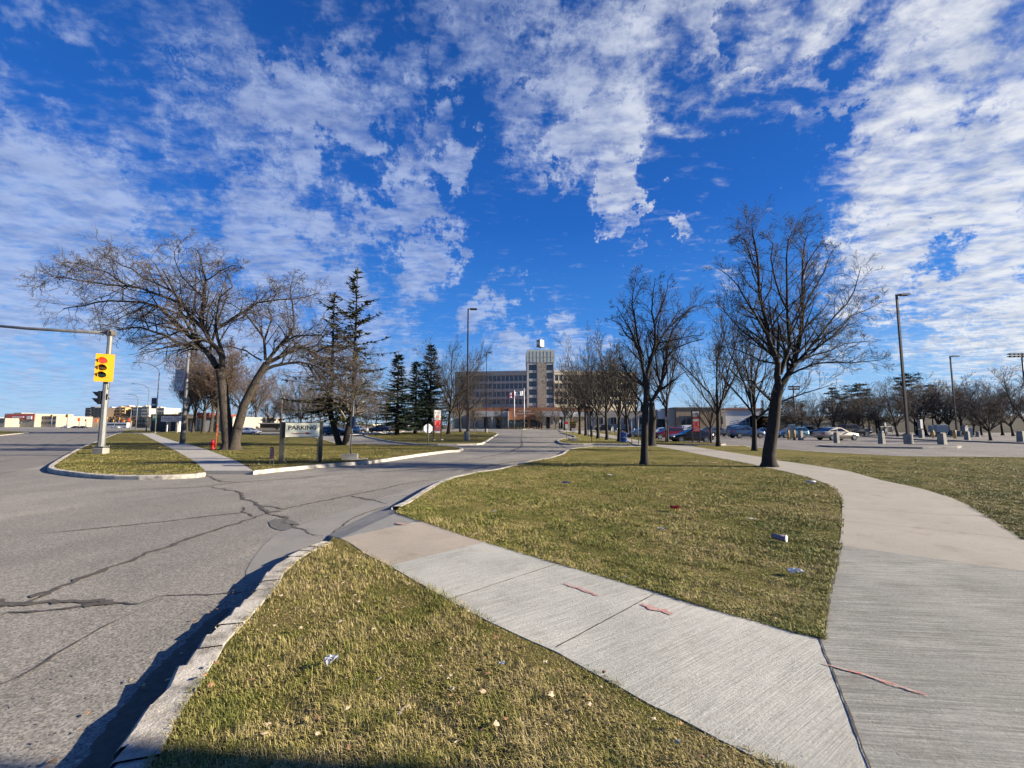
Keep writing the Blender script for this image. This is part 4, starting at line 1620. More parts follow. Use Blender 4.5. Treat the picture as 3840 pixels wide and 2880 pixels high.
# unseen tree added outside the frame so its shadow crosses the foreground
sh_ = bare_proto(77, M_BARKD, M_TWIGD, up=0.4, fork=0.62, spread=0.22, nl=5)
put(sh_, Vector((10.0, 0.80, .12)), 9.0, "unseen slim bare tree added right of the near path for its shadow", W=1.25, rz=0.5)


# --- evergreens
def spruce_proto(seed, H=10.0, Rb=2.0, sparse=0.0, mat=M_NEED, bark=M_BARKD, start=0.10, nl=None, clump=0.30, irregular=0.15, stems=((0, 0, 1.0),)):
    rn = random.Random(seed)
    root = bpy.data.objects.new('spruce_tree', None)
    COL.objects.link(root)
    tr = MB()
    P0, P1, R0, R1 = [], [], [], []
    C, U, W = [], [], []
    for sx, sy, hs in stems:
        Hh = H * hs
        tr.tube([(sx * .2, sy * .2, -0.1), (sx, sy, Hh * 0.2), (sx, sy, Hh * 0.6), (sx, sy, Hh * .97)], [0.17, 0.13, 0.07, 0.012], 8, caps=False)
        z = Hh * start
        while z < Hh * 0.985:
            f = 1 - (z / Hh - start) / (1 - start)
            rad = Rb * (f ** 0.85) * 1.0 + 0.10
            nb = max(5, int(11 * (0.4 + f * 0.6)))
            for k in range(nb):
                if rn.random() < sparse:
                    continue
                az = rn.uniform(0, 2 * PI)
                L = rad * (1 + rn.uniform(-irregular, irregular) * 1.6)
                el = -0.28 + (1 - f) * 0.75 + rn.uniform(-.1, .1)
                d = Vector((math.cos(az) * math.cos(el), math.sin(az) * math.cos(el), math.sin(el)))
                p = Vector((sx, sy, z + rn.uniform(-.1, .1)))
                n = max(3, int(L / 0.20))
                q = p
                for i in range(n):
                    d2 = (d + Vector((0, 0, 0.40 * (i / n) ** 2))).normalized()
                    q2 = q + d2 * L / n
                    P0.append(q[:]); P1.append(q2[:])
                    R0.append(0.022 * (1 - i / n) + 0.006); R1.append(0.022 * (1 - (i + 1) / n) + 0.006)
                    if i / n > 0.12 and rn.random() > sparse * 0.7:
                        wdt = clump * (0.55 + 0.6 * (1 - i / n)) * rn.uniform(.7, 1.2)
                        for s_ in (-1, 1, 0):
                            side = Vector((-math.sin(az), math.cos(az), 0)) * s_
                            ax = (d2 * 0.7 + side * 0.8 + Vector((0, 0, -0.18 + rn.uniform(-.15, .2)))).normalized()
                            wv = ax.cross(Vector((0, 0, 1)) + d2 * rn.uniform(-.5, .5)).normalized()
                            C.append((q + ax * wdt * 0.5)[:])
                            U.append((ax * wdt * 0.62)[:])
                            W.append(((wv * 0.8 + Vector((0, 0, rn.uniform(-.4, .4)))) * wdt * 0.20)[:])
                            if rn.random() < 0.8:
                                ax2 = (ax + Vector((0, 0, -0.7))).normalized()
                                C.append((q + ax2 * wdt * 0.35)[:])
                                U.append((ax2 * wdt * 0.42)[:])
                                W.append((wv * wdt * 0.16)[:])
                    q = q2
            z += Hh * 0.026 * (0.7 + 0.6 * f)
        for k in range(14):
            ax = Vector((rn.uniform(-.4, .4), rn.uniform(-.4, .4), 1)).normalized()
            C.append((sx, sy, Hh * (0.95 + 0.05 * rn.random())))
            U.append((ax * 0.16)[:]); W.append((0.04, 0.02, 0))
    tr.build('trunk', bark, root)
    segmesh('branches', P0, P1, R0, R1, bark, root)
    quadmesh('crown', C, U, W, mat, root)
    return root


sp = [spruce_proto(3, Rb=1.95, clump=0.40), spruce_proto(4, Rb=2.2, clump=0.42)]
treeat(sp[0], 1488, 1631, 1328, 'dark spruce left of the other two, above the blue sedan', 1.75, 0, H0=10)
treeat(sp[1], 1557, 1624, 1355, 'dark spruce between the leftmost spruce and the tallest one', 1.6, 1)
treeat(sp[0], 1612, 1627, 1292, 'tallest dark spruce, right behind the left direction sign', 1.45, 2)
treeat(sp[1], 2864, 1614, 1500, 'small dark spruce beside the white ramp, behind the rough trunk', 0.9, 3)
# ragged double spruce
rg = spruce_proto(12, H=10, Rb=2.0, sparse=0.50, mat=M_NEED2, bark=M_BARKD, start=0.17, clump=0.36, irregular=0.5, stems=((0.45, 0, 1.0), (-0.75, 0.2, 0.86)))
treeat(rg, 1285, 1669, 1003, 'ragged half-bare spruce with two tops right of the parking sign', 1.12, 0.0, name='ragged_spruce')


# pines and leafy trees of the far right line
def pine_proto(seed, mat, H=10.0, kind='pine'):
    rn = random.Random(seed)
    root = bpy.data.objects.new('pine_tree', None)
    COL.objects.link(root)
    tr = MB()
    tr.tube([(0, 0, -.1), (0.1, 0, H * .3), (-.05, .1, H * .6), (0.05, 0, H * .97)], [0.17, 0.13, 0.09, 0.02], 8, caps=False)
    C, U, W = [], [], []
    if kind == 'pine':
        z = H * 0.32
        while z < H:
            f = 1 - abs(z / H - 0.62) * 1.3
            for k in range(rn.choice([2, 3, 3])):
                az = rn.uniform(0, 2 * PI)
                L = H * 0.24 * max(.25, f) * rn.uniform(.6, 1.15)
                tip = Vector((math.cos(az) * L, math.sin(az) * L, z + rn.uniform(-.1, .35)))
                tr.tube([(0, 0, z - .2), tip * 0.5 + Vector((0, 0, z * .48)), tip], [0.04, 0.03, 0.015], 4, caps=False)
                for j in range(70):
                    t_ = rn.uniform(.35, 1.1)
                    c = Vector((tip.x * t_, tip.y * t_, z + rn.uniform(-.08, .22)))
                    c += Vector((rn.gauss(0, .32), rn.gauss(0, .32), rn.gauss(0, .07)))
                    a = rn.uniform(0, 2 * PI)
                    ax = Vector((math.cos(a), math.sin(a), rn.uniform(-.2, .5)))
                    C.append(c[:]); U.append((ax * 0.17)[:]); W.append((rn.uniform(-.06, .06), rn.uniform(-.06, .06), 0.05))
            z += H * 0.055 * rn.uniform(.7, 1.3)
    else:
        cl = [(Vector((rn.gauss(0, 1.5), rn.gauss(0, 1.5), rn.uniform(3.0, 8.8))), rn.uniform(.7, 1.3)) for _ in range(34)]
        for c0, r in cl:
            c0 = Vector((c0.x * (1 - abs(c0.z - 5.5) / 7), c0.y * (1 - abs(c0.z - 5.5) / 7), c0.z))
            tr.tube([(0, 0, c0.z * .45), c0 * 0.6 + Vector((0, 0, .4)), c0], [0.06, 0.03, 0.012], 4, caps=False)
            for j in range(110):
                c = c0 + Vector((rn.gauss(0, r * .5), rn.gauss(0, r * .5), rn.gauss(0, r * .42)))
                a = Vector((rn.gauss(0, 1), rn.gauss(0, 1), rn.gauss(0, 1))).normalized()
                b = a.cross(Vector((rn.gauss(0, 1), rn.gauss(0, 1), rn.gauss(0, 1)))).normalized()
                C.append(c[:]); U.append((a * 0.10)[:]); W.append((b * 0.07)[:])
    tr.build('trunk', M_BARKD, root)
    quadmesh('crown', C, U, W, mat, root)
    return root


pn = pine_proto(5, M_NEED3)
pl_ = pine_proto(6, M_LEAFB, kind='leafy')
po = pine_proto(7, M_NEED2, kind='leafy')
treeat(po, 2965, 1625, 1475, 'green-brown leafy tree standing behind the light blue car', 1.25, 1, name='leafy_tree')
treeat(pl_, 3008, 1625, 1490, 'orange-brown leafy tree just right of the green-brown one', 0.95, 2, name='leafy_tree')
treeat(pl_, 3208, 1625, 1480, 'orange-brown leafy tree behind the black pickup truck', 1.0, 4, name='leafy_tree')
treeat(pl_, 2760, 1606, 1512, 'orange leafy tree far behind the low building', 1.6, 4, name='leafy_tree')
treeat(po, 3290, 1627, 1480, 'leafy brown-green tree between the pines, left of the tall lamp', 1.2, 3, name='leafy_tree')
for i, (u, v, vt, w) in enumerate([(3130, 1626, 1455, .9), (3165, 1625, 1478, .9), (3205, 1624, 1445, .8), (3240, 1624, 1440, .8), (3262, 1625, 1462, .8), (3400, 1625, 1415, .8), (3432, 1625, 1402, .75), (3500, 1624, 1445, .8)]):
    treeat(pn, u, v, vt, '%s thin pine from the left in the line beyond the right car park' % ORD[i], w, i * 0.8, group='thin pines beyond the right car park', name='pine_tree')
for i, (u, v, vt) in enumerate([(2905, 1621, 1560), (2950, 1621, 1555), (3060, 1621, 1565), (3140, 1621, 1570), (3220, 1621, 1565), (3300, 1621, 1570)]):
    treeat(po if i % 2 else pl_, u, v, vt, '%s low dark bush from the left behind the right car park' % ORD[i], 1.9, i * 1.9, group='bushes behind the right car park', name='bush')

for pr_ in pv + pw + pg + sp + [rg, pn, pl_, po, tt, sh_]:
    if pr_.as_pointer() not in USED:
        for ch in list(pr_.children):
            bpy.data.objects.remove(ch)
        bpy.data.objects.remove(pr_)
# ------------------------------------------------------------------ vehicles
M_GLASS = pm('dark_glass', (0.03, 0.036, 0.042), (0.02, 0.024, 0.028), 1.0, 0.06, spec=0.8)
M_TYRE = pm('tyre_rubber', (0.02, 0.02, 0.02), (0.012, 0.012, 0.012), 9, 0.85)
M_RIM = pm('alloy_rim', (0.55, 0.55, 0.55), (0.40, 0.40, 0.40), 5, 0.35, metal=0.6)
M_DARKPL = pm('black_plastic', (0.022, 0.022, 0.022), (0.015, 0.015, 0.015), 9, 0.6)
M_TAIL = pm('red_lens', (0.45, 0.02, 0.02), (0.30, 0.01, 0.01), 9, 0.15)
M_HEAD = pm('clear_lens', (0.75, 0.76, 0.78), (0.55, 0.56, 0.58), 9, 0.12)
M_CHROME = pm('chrome', (0.7, 0.7, 0.7), (0.6, 0.6, 0.6), 3, 0.15, metal=1.0)
PAINTS = {}


def paint(name, c, metal=0.3):
    if name not in PAINTS:
        PAINTS[name] = pm(name + '_car_paint', c, tuple(x * 0.85 for x in c), 2.5, 0.28, metal=metal, coat=0.8, spec=0.5)
    return PAINTS[name]


CARS = {
    # lower body stations (x, halfwidth, zbottom, ztop); cabin (x rear base, x roof rear, x roof front, x screen base), z belt, z roof
    'sedan': dict(L=4.6, low=[(-2.30, .62, .42, .84), (-2.22, .80, .30, 1.00), (-1.7, .87, .24, 1.03), (-.6, .89, .22, .99), (.9, .89, .22, .96), (1.55, .87, .24, .88), (2.1, .79, .28, .76), (2.30, .60, .34, .62)],
                  cab=(-1.80, -0.95, 0.10, 1.05), belt=(1.00, .95), roof=(1.40, 1.44), ax=(-1.32, 1.38), wr=.33),
    'hatch': dict(L=4.3, low=[(-2.15, .66, .45, .98), (-2.08, .80, .32, 1.06), (-1.6, .86, .24, 1.05), (-.5, .87, .22, 1.01), (.8, .87, .22, .98), (1.4, .85, .24, .92), (1.95, .77, .28, .78), (2.15, .58, .34, .62)],
                  cab=(-2.05, -1.30, 0.05, 1.10), belt=(1.05, .97), roof=(1.44, 1.50), ax=(-1.25, 1.30), wr=.33),
    'suv': dict(L=4.7, low=[(-2.35, .74, .50, 1.02), (-2.28, .86, .36, 1.12), (-1.7, .91, .30, 1.12), (-.5, .93, .28, 1.09), (.9, .93, .28, 1.06), (1.5, .92, .30, 1.02), (2.1, .86, .34, .92), (2.35, .66, .40, .70)],
                cab=(-2.28, -1.95, 0.05, 1.10), belt=(1.12, 1.05), roof=(1.62, 1.68), ax=(-1.42, 1.42), wr=.37),
    'jeep': dict(L=4.5, low=[(-2.2, .80, .50, 1.05), (-2.15, .86, .42, 1.16), (-1.2, .88, .40, 1.16), (.4, .88, .40, 1.14), (1.0, .86, .42, 1.12), (1.6, .84, .44, 1.10), (2.1, .80, .46, 1.05), (2.2, .74, .50, .90)],
                 cab=(-2.15, -2.05, .35, .75), belt=(1.16, 1.13), roof=(1.78, 1.80), ax=(-1.35, 1.45), wr=.41),
    'pickup': dict(L=5.8, low=[(-2.9, .88, .55, 1.12), (-2.86, .92, .45, 1.20), (-1.6, .94, .40, 1.20), (-1.0, .95, .38, 1.20), (.9, .95, .38, 1.18), (1.6, .94, .40, 1.16), (2.5, .90, .42, 1.08), (2.9, .76, .48, .84)],
                   cab=(-1.15, -.95, .65, 1.35), belt=(1.20, 1.17), roof=(1.82, 1.86), ax=(-1.85, 1.85), wr=.42),
}


def make_wheel(root, x, y, r, side, rim=True):
    w = MB()
    s = side
    w.lathe([(r * .6, -.11), (r * .93, -.11), (r, -.07), (r, .07), (r * .93, .11), (r * .6, .11)], n=20, axis='y', smooth=False)
    wo = w.build('wheel', M_TYRE, root, (x, y, r))
    q = MB()
    yy = s * .112
    q.lathe([(r * .64, 0), (r * .66, s * .012), (r * .56, s * .012), (r * .55, 0)], c=(0, yy, 0), n=20, axis='y', smooth=False)
    q.lathe([(0.001, 0), (r * .13, 0), (r * .13, s * .02), (0.001, s * .02)], c=(0, yy, 0), n=10, axis='y', smooth=False)
    for k in range(5):
        a = k * 2 * PI / 5 + .3
        p = MB()
        ca, sa = math.cos(a), math.sin(a)
        pa, pb = r * .10, r * .58
        hw = r * .075
        vs = []
        for rr, h in ((pa, hw * 1.3), (pb, hw * 1.7)):
            for t in (-h, h):
                vs += [(rr * ca - t * sa, yy + s * .004, rr * sa + t * ca), (rr * ca - t * sa, yy + s * .014, rr * sa + t * ca)]
        q.add(vs, [(1, 3, 7, 5), (0, 1, 5, 4), (2, 3, 7, 6)])
    q.build('rim', M_RIM, wo)
    return wo


def lerp3(a, b, t):
    return tuple(a[i] + (b[i] - a[i]) * t for i in range(3))


def quad_on(P, s0, s1, t0, t1, off):
    """sub-quad of the quad P (4 corners), moved along its normal"""
    A, B, C_, D_ = P
    def at(s, t):
        return Vector(lerp3(lerp3(A, B, s), lerp3(D_, C_, s), t))
    n = (Vector(B) - Vector(A)).cross(Vector(D_) - Vector(A)).normalized()
    return [at(*q) - n * off for q in ((s0[0], t0), (s1[0], t0), (s1[1], t1), (s0[1], t1))]


def make_car(kind, color, label, cat_='car', group=None, detail=True, metal=0.3):
    K = CARS[kind]
    root = thing('parked_car', label, cat_, group=group)
    pt = paint(color[0], color[1], metal)
    b = MB()
    vs, fs = [], []
    sec = K['low']
    st_ = []
    for i in range(len(sec) - 1):
        for k in range(3):
            t = k / 3
            st_.append(tuple(sec[i][j] + (sec[i + 1][j] - sec[i][j]) * t for j in range(4)))
    st_.append(sec[-1])
    for x, w, zb, zt in st_:
        zm = zb + (zt - zb) * .55
        half = [(w * .80, zb), (w * .96, zb + .07), (w * 1.0, zm - .1), (w * 1.0, zm), (w * .975, zm + .03), (w * .955, zt - .09), (w * .90, zt - .02), (w * .72, zt + .012), (0, zt + .03)]
        ring = [(x, y, z) for y, z in half] + [(x, -y, z) for y, z in half[:-1][::-1]]
        vs += ring
    m = 17
    n = len(st_)
    for i in range(n - 1):
        for k in range(m):
            a = i * m + k
            c = i * m + (k + 1) % m
            fs.append((a, a + m, c + m, c))
    fs.append(tuple(range(m)))
    fs.append(tuple(range((n - 1) * m + m - 1, (n - 1) * m - 1, -1)))
    b.add(vs, fs, 0, True)
    # cabin
    xr, xrr, xrf, xf = K['cab']
    zb0, zb1 = K['belt']
    zr0, zr1 = K['roof']
    W = max(s[1] for s in sec)
    wb, wt = W * .90, W * .70
    e = .02
    BL_, BR_ = (xr, wb, zb0 - e), (xr, -wb, zb0 - e)
    FL_, FR_ = (xf, wb, zb1 - e), (xf, -wb, zb1 - e)
    RL, RR = (xrr, wt, zr0), (xrr, -wt, zr0)
    TL, TR = (xrf, wt, zr1), (xrf, -wt, zr1)
    xm = (xrr + xrf) / 2
    zm = max(zr0, zr1) + .03
    ML, MR = (xm, wt, zm), (xm, -wt, zm)
    rl2, rr2 = (xrr + .06, wt * .8, zr0 + .035), (xrr + .06, -wt * .8, zr0 + .035)
    tl2, tr2 = (xrf - .06, wt * .8, zr1 + .035), (xrf - .06, -wt * .8, zr1 + .035)
    ml2, mr2 = (xm, wt * .8, zm + .035), (xm, -wt * .8, zm + .035)
    V = [BL_, BR_, FL_, FR_, RL, RR, TL, TR, ML, MR, rl2, rr2, tl2, tr2, ml2, mr2]
    b.add(V, [(0, 2, 6, 8, 4), (3, 1, 5, 9, 7), (1, 0, 4, 10, 11, 5), (2, 3, 7, 13, 12, 6), (4, 8, 14, 10), (8, 6, 12, 14), (9, 5, 11, 15), (7, 9, 15, 13), (10, 14, 15, 11), (14, 12, 13, 15)], 0, False)
    if kind == 'pickup':
        b.box((-2.0, 0, 1.0), (1.62, 1.55, .215), mi=1)
    # sill and arches in black plastic
    for s_ in (1, -1):
        b.box(((K['ax'][0] + K['ax'][1]) / 2, s_ * W * .93, sec[3][2] - .03), (2.1, .10, .12), mi=1)
        for ax in K['ax']:
            r = K['wr'] * 1.16
            pts = [(ax + r * math.cos(a), max(sec[3][2] - .05, K['wr'] + r * math.sin(a))) for a in [PI * k / 10 for k in range(11)]]
            b.prism(pts, s_ * (W * .90), s_ * (W + .006), 1)
    b.build('body', [pt, M_DARKPL], root)
    # glass
    g = MB()
    cuts = [(0.06, 0.40), (0.44, 0.86)] if kind != 'pickup' else [(0.08, 0.46), (0.52, 0.88)]
    if kind in ('suv', 'jeep'):
        cuts = [(0.04, 0.27), (0.31, 0.56), (0.60, 0.88)]
    for P, sg in (((BL_, FL_, TL, RL), 1), ((FR_, BR_, RR, TR), -1)):
        for c0, c1 in cuts:
            a0, a1 = (c0, c1) if sg > 0 else (1 - c1, 1 - c0)
            q = quad_on(P, (a0, a0), (a1, a1), .12, .86, .010)
            g.add(q, [(0, 1, 2, 3)])
    for P in ((BR_, BL_, RL, RR), (FL_, FR_, TR, TL)):
        q = quad_on(P, (.07, .07), (.93, .93), .08, .90, .008)
        g.add(q, [(0, 1, 2, 3)])
    g.build('windows', M_GLASS, root)
    for ax in K['ax']:
        for s_ in (1, -1):
            make_wheel(root, ax, s_ * (W - .10), K['wr'], s_)
    xe = sec[0][0]
    xn = sec[-1][0]
    for s_ in (1, -1):
        t = MB()
        t.box((xe + .08, s_ * W * .76, sec[0][3] - .16), (.18, .30, .14), rz=-s_ * .35, mi=0)
        t.build('tail_light', M_TAIL, root)
        t = MB()
        t.box((xn - .20, s_ * W * .74, sec[-1][3] + .02), (.26, .30, .11), rz=s_ * .45)
        t.build('headlight', M_HEAD, root)
        t = MB()
        t.box((xf - .25, s_ * (W + .06), zb1 - .0), (.10, .18, .12), ch=.02)
        t.build('mirror', pt, root)
    t = MB()
    t.box((xe - .012, 0, sec[0][3] - .20), (.02, .5, .11))
    t.build('licence_plate', M_HEAD, root)
    t = MB()
    t.box((xn - .02, 0, .42), (.08, W * 1.1, .16))
    t.build('grille', M_DARKPL, root)
    return root


def carat(kind, color, ul, ur, vb, label, rz=0.0, group='cars parked around the hospital', z=0.0, metal=0.3, cat_='car', fit=True):
    c = make_car(kind, color, label, cat_, group, metal=metal)
    W = 0.9
    p = G((ul + ur) / 2, vb, z)
    L = CARS[kind]['L']
    s = 1.0
    if fit:
        s = max(0.85, min(1.2, (ur - ul) / F * p.y / (L * abs(math.cos(rz)) + 0.9 * abs(math.sin(rz)) + 0.35)))
    c.location = (p.x, p.y + W * s, z)
    c.location.x *= (p.y + W * s * .5) / p.y
    c.rotation_euler = (0, 0, rz)
    c.scale = (s, s, s)
    return c


WHITE = ('white', (0.72, 0.73, 0.74))
BLACK = ('black', (0.012, 0.012, 0.014))
RED = ('dark_red', (0.22, 0.012, 0.02))
CRIM = ('crimson', (0.42, 0.02, 0.05))
NAVY = ('navy', (0.025, 0.05, 0.13))
BLUE = ('denim_blue', (0.05, 0.12, 0.22))
LBLUE = ('light_blue', (0.10, 0.30, 0.42))
BEIGE = ('beige', (0.48, 0.43, 0.33))
GREY = ('grey', (0.13, 0.14, 0.15))
SILV = ('silver', (0.42, 0.44, 0.46))
CHAR = ('charcoal', (0.045, 0.048, 0.052))
# right car park, front row first
carat('sedan', BEIGE, 3066, 3232, 1652, 'beige sedan driving behind the kerbed strip with concrete bollards', 0.10, cat_='car')
carat('pickup', BLACK, 3119, 3271, 1637, 'black pickup truck behind the beige sedan', 0.0, cat_='pickup truck')
carat('suv', LBLUE, 2913, 3034, 1643, 'light blue crossover behind the steel meter cabinet', PI, metal=.5)
carat('sedan', CHAR, 3038, 3115, 1631, 'charcoal sedan between the light blue crossover and the beige sedan', PI - .1)
carat('suv', GREY, 3000, 3078, 1626, 'grey SUV half hidden behind the light blue crossover', 0.05)
carat('suv', BLUE, 2736, 2875, 1644, 'denim blue SUV between the rough trunk and the dark trunk', 0.0, metal=.5)
carat('sedan', NAVY, 2836, 2895, 1634, 'navy sedan glimpsed between the rough trunk and the big dark trunk', PI)
carat('suv', CHAR, 2743, 2810, 1632, 'charcoal SUV roof behind the denim blue SUV', 0.05)
carat('suv', GREY, 2655, 2745, 1637, 'grey SUV behind the upright bare trunk, left of the denim blue one', 0.0)
carat('suv', BLACK, 2628, 2700, 1635, 'black SUV behind the small leaning tree', PI)
carat('sedan', BLACK, 2510, 2682, 1661, 'shiny black sedan behind the red direction sign', PI, metal=.1)
carat('suv', WHITE, 2545, 2655, 1632, 'white SUV seen over the roof of the black sedan', 0.05)
carat('suv', RED, 2450, 2563, 1648, 'dark red crossover left of the black sedan', PI + .05, metal=.4)
carat('hatch', WHITE, 2440, 2512, 1634, 'white hatchback behind the dark red crossover', PI)
carat('hatch', SILV, 2500, 2560, 1624, 'silver hatchback far behind the dark red crossover', 0.0)
carat('hatch', ('slate_blue', (0.10, 0.15, 0.20)), 2362, 2440, 1643, 'slate blue hatchback behind the trunk in mid lawn, right of the blue bin', PI, metal=.5)
carat('jeep', BLACK, 2322, 2388, 1625, 'boxy black off-roader behind the blue bin', PI, metal=.1)
carat('pickup', BLACK, 2228, 2318, 1620, 'black pickup truck behind the row of bare trees', 0.0, cat_='pickup truck', metal=.1)
# left car park
carat('hatch', WHITE, 888, 972, 1631, 'white hatchback behind the big spreading tree', 0.0, metal=.1)
carat('suv', GREY, 1214, 1280, 1628, 'grey SUV with red tail lamp right behind the parking sign', 0.1)
carat('sedan', BLACK, 1207, 1290, 1633, 'black sedan right of the parking sign', PI, metal=.1)
carat('suv', WHITE, 1284, 1325, 1626, 'white SUV behind the trunks of the ragged spruce', PI, metal=.1)
carat('pickup', WHITE, 1296, 1374, 1623, 'white pickup truck right of the back of the stop sign', PI, cat_='pickup truck', metal=.1)
carat('sedan', NAVY, 1366, 1472, 1622, 'navy sedan behind the bed of pale stones', PI, metal=.4)
carat('suv', RED, 1440, 1502, 1619, 'dark red SUV behind the trunk of the leftmost spruce', PI, metal=.4)
carat('sedan', CRIM, 1480, 1543, 1615, 'crimson sedan between the two left spruce trunks', 0.0, metal=.3)
carat('suv', SILV, 1562, 1622, 1614, 'silver SUV behind the white stop sign', 0.0)
# by the far left building, on the boulevard and at the entrance
carat('suv', SILV, 558, 618, 1612, 'silver SUV beside the dark canopy building', PI)
carat('suv', WHITE, 228, 256, 1606, 'white SUV farthest left on the boulevard crossing', PI, group='cars at the far crossing')
carat('sedan', CHAR, 266, 291, 1606, 'dark car second from left at the far crossing', PI, group='cars at the far crossing')
carat('sedan', BLACK, 299, 320, 1606, 'black car left of the signal pole at the far crossing', 0.0, group='cars at the far crossing', metal=.1)
carat('sedan', WHITE, 420, 440, 1606.5, 'white car in front of the far bus', PI, group='cars at the far crossing')
carat('sedan', CRIM, 2040, 2066, 1605, 'red car right of the brick entrance', PI)
carat('sedan', RED, 2086, 2108, 1605, 'dark red car farthest right before the hospital', PI)

# the far articulated bus
p = G(440, 1605.5)
bus = thing('city_bus', 'long white articulated bus crossing far behind the signal pole', 'bus', p)
s = p.y / F
for i, (a, b_) in enumerate(((-42, -2), (2, 42))):
    m = MB()
    m.box(((a + b_) / 2 * s, 0, .35), ((b_ - a) * s, 2.6, 2.75), ch=.15)
    bo = m.build('body', paint('white', WHITE[1]), bus)
    g = MB()
    g.box(((a + b_) / 2 * s, -1.31, 1.5), ((b_ - a) * s * .94, .03, .95))
    g.build('window_band', M_GLASS, bo)
m = MB()
m.box((0, 0, .5), (4 * s, 2.4, 2.4))
m.build('bellows', M_DARKPL, bus)
for x in (-34, -10, 10, 34):
    make_wheel(bus, x * s, -1.2, .48, -1)

# ------------------------------------------------------------------ poles and signs
M_GALV = pm('galvanised_steel', (0.21, 0.22, 0.228), (0.13, 0.138, 0.142), 4, 0.55, metal=0.3, stretch=(1, 1, .3))
M_BRONZE = pm('dark_bronze_paint', (0.07, 0.045, 0.035), (0.045, 0.03, 0.025), 3, 0.45)
M_CONC = pm('precast_concrete', (0.36, 0.345, 0.31), (0.23, 0.22, 0.20), 3, 0.9, 0.5, 40)
M_YEL = pm('yellow_backplate', (0.85, 0.42, 0.01), (0.75, 0.35, 0.01), 2, 0.45)
M_BLK = pm('black_metal', (0.02, 0.02, 0.02), (0.012, 0.012, 0.012), 5, 0.5)
M_REDL = pm('lit_red_lens', (0.7, 0.02, 0.01), (0.6, 0.01, 0.01), 5, 0.3, emit=(1.0, 0.02, 0.01), estr=1.6)
M_AMB = pm('unlit_amber_lens', (0.10, 0.06, 0.005), (0.07, 0.04, 0.004), 5, 0.2)
M_GRN = pm('unlit_green_lens', (0.008, 0.04, 0.03), (0.005, 0.025, 0.02), 5, 0.2)
M_WHT = pm('white_sign_face', (0.80, 0.80, 0.78), (0.72, 0.72, 0.70), 2, 0.4)
M_CREAM = pm('cream_sign_face', (0.98, 0.97, 0.74), (0.92, 0.92, 0.68), 3, 0.4)
M_LETB = pm('dark_lettering', (0.03, 0.03, 0.025), (0.02, 0.02, 0.018), 5, 0.6)
M_ARR = pm('faded_red_arrow', (0.50, 0.10, 0.07), (0.38, 0.07, 0.05), 6, 0.6)
M_RED = pm('red_sign_face', (0.85, 0.035, 0.035), (0.75, 0.025, 0.025), 2, 0.4)
M_REDH = pm('hydrant_red', (0.62, 0.015, 0.02), (0.48, 0.01, 0.015), 4, 0.35, coat=.4)
M_ORG = pm('orange_marker', (0.85, 0.13, 0.03), (0.7, 0.1, 0.02), 3, 0.5)
M_GREEN = pm('green_sign_face', (0.02, 0.25, 0.16), (0.015, 0.2, 0.13), 3, 0.4)
M_ALU = pm('sign_back_aluminium', (0.28, 0.29, 0.30), (0.22, 0.23, 0.24), 2, 0.5, metal=.3)
M_YSIGN = pm('amber_sign_face', (0.62, 0.34, 0.03), (0.5, 0.26, 0.02), 3, 0.5)
M_BRN = pm('brown_sign_face', (0.12, 0.06, 0.03), (0.08, 0.04, 0.02), 3, 0.5)
M_SALM = pm('orange_panel', (0.80, 0.30, 0.14), (0.7, 0.24, 0.1), 3, 0.5)

# traffic signal at the left corner
p = G(377, 1701, .12)
Y = p.y
px = Y / F
sig = thing('traffic_signal', 'galvanised corner signal pole with yellow backplate showing a red light', 'traffic light', p)
m = MB()
m.box((0, 0, 0), (38 * px, 26 * px, 21 * px), ch=.03)
m.build('concrete_base', M_CONC, sig)
m = MB()
for sx in (-1, 1):
    for sy in (-1, 1):
        m.tube([(sx * 19 * px, sy * 11 * px, 22 * px), (sx * 19 * px, sy * 11 * px, 30 * px)], 1.4 * px, 6)
m.box((0, 0, 24 * px), (34 * px, 24 * px, 2.5 * px))
m.build('anchor_bolts', M_GALV, sig)
zt = AY(410, 1240, Y).z - .12
m = MB()
m.tube([(0, 0, 24 * px), (0, 0, zt)], [11 * px, 7.2 * px], 8, smooth=False)
m.build('pole', M_GALV, sig)
m = MB()
m.tube([(0, 0, zt - 20 * px), (0, 0, zt + 2 * px)], [12 * px, 12 * px], 10, smooth=False)
m.box((0, 0, zt - 17 * px), (27 * px, 22 * px, 12 * px))
m.build('clamp', pm('weathered_steel', (0.12, 0.11, 0.10), (0.07, 0.065, 0.06), 6, 0.6), sig)
m = MB()
za = zt - 10 * px
m.tube([(0, 0, za), (-4.5, -.25, za + .22), (-9.5, -.5, za + .62)], [6.5 * px, 5.5 * px, 4.5 * px], 10)
m.build('mast_arm', M_GALV, sig)
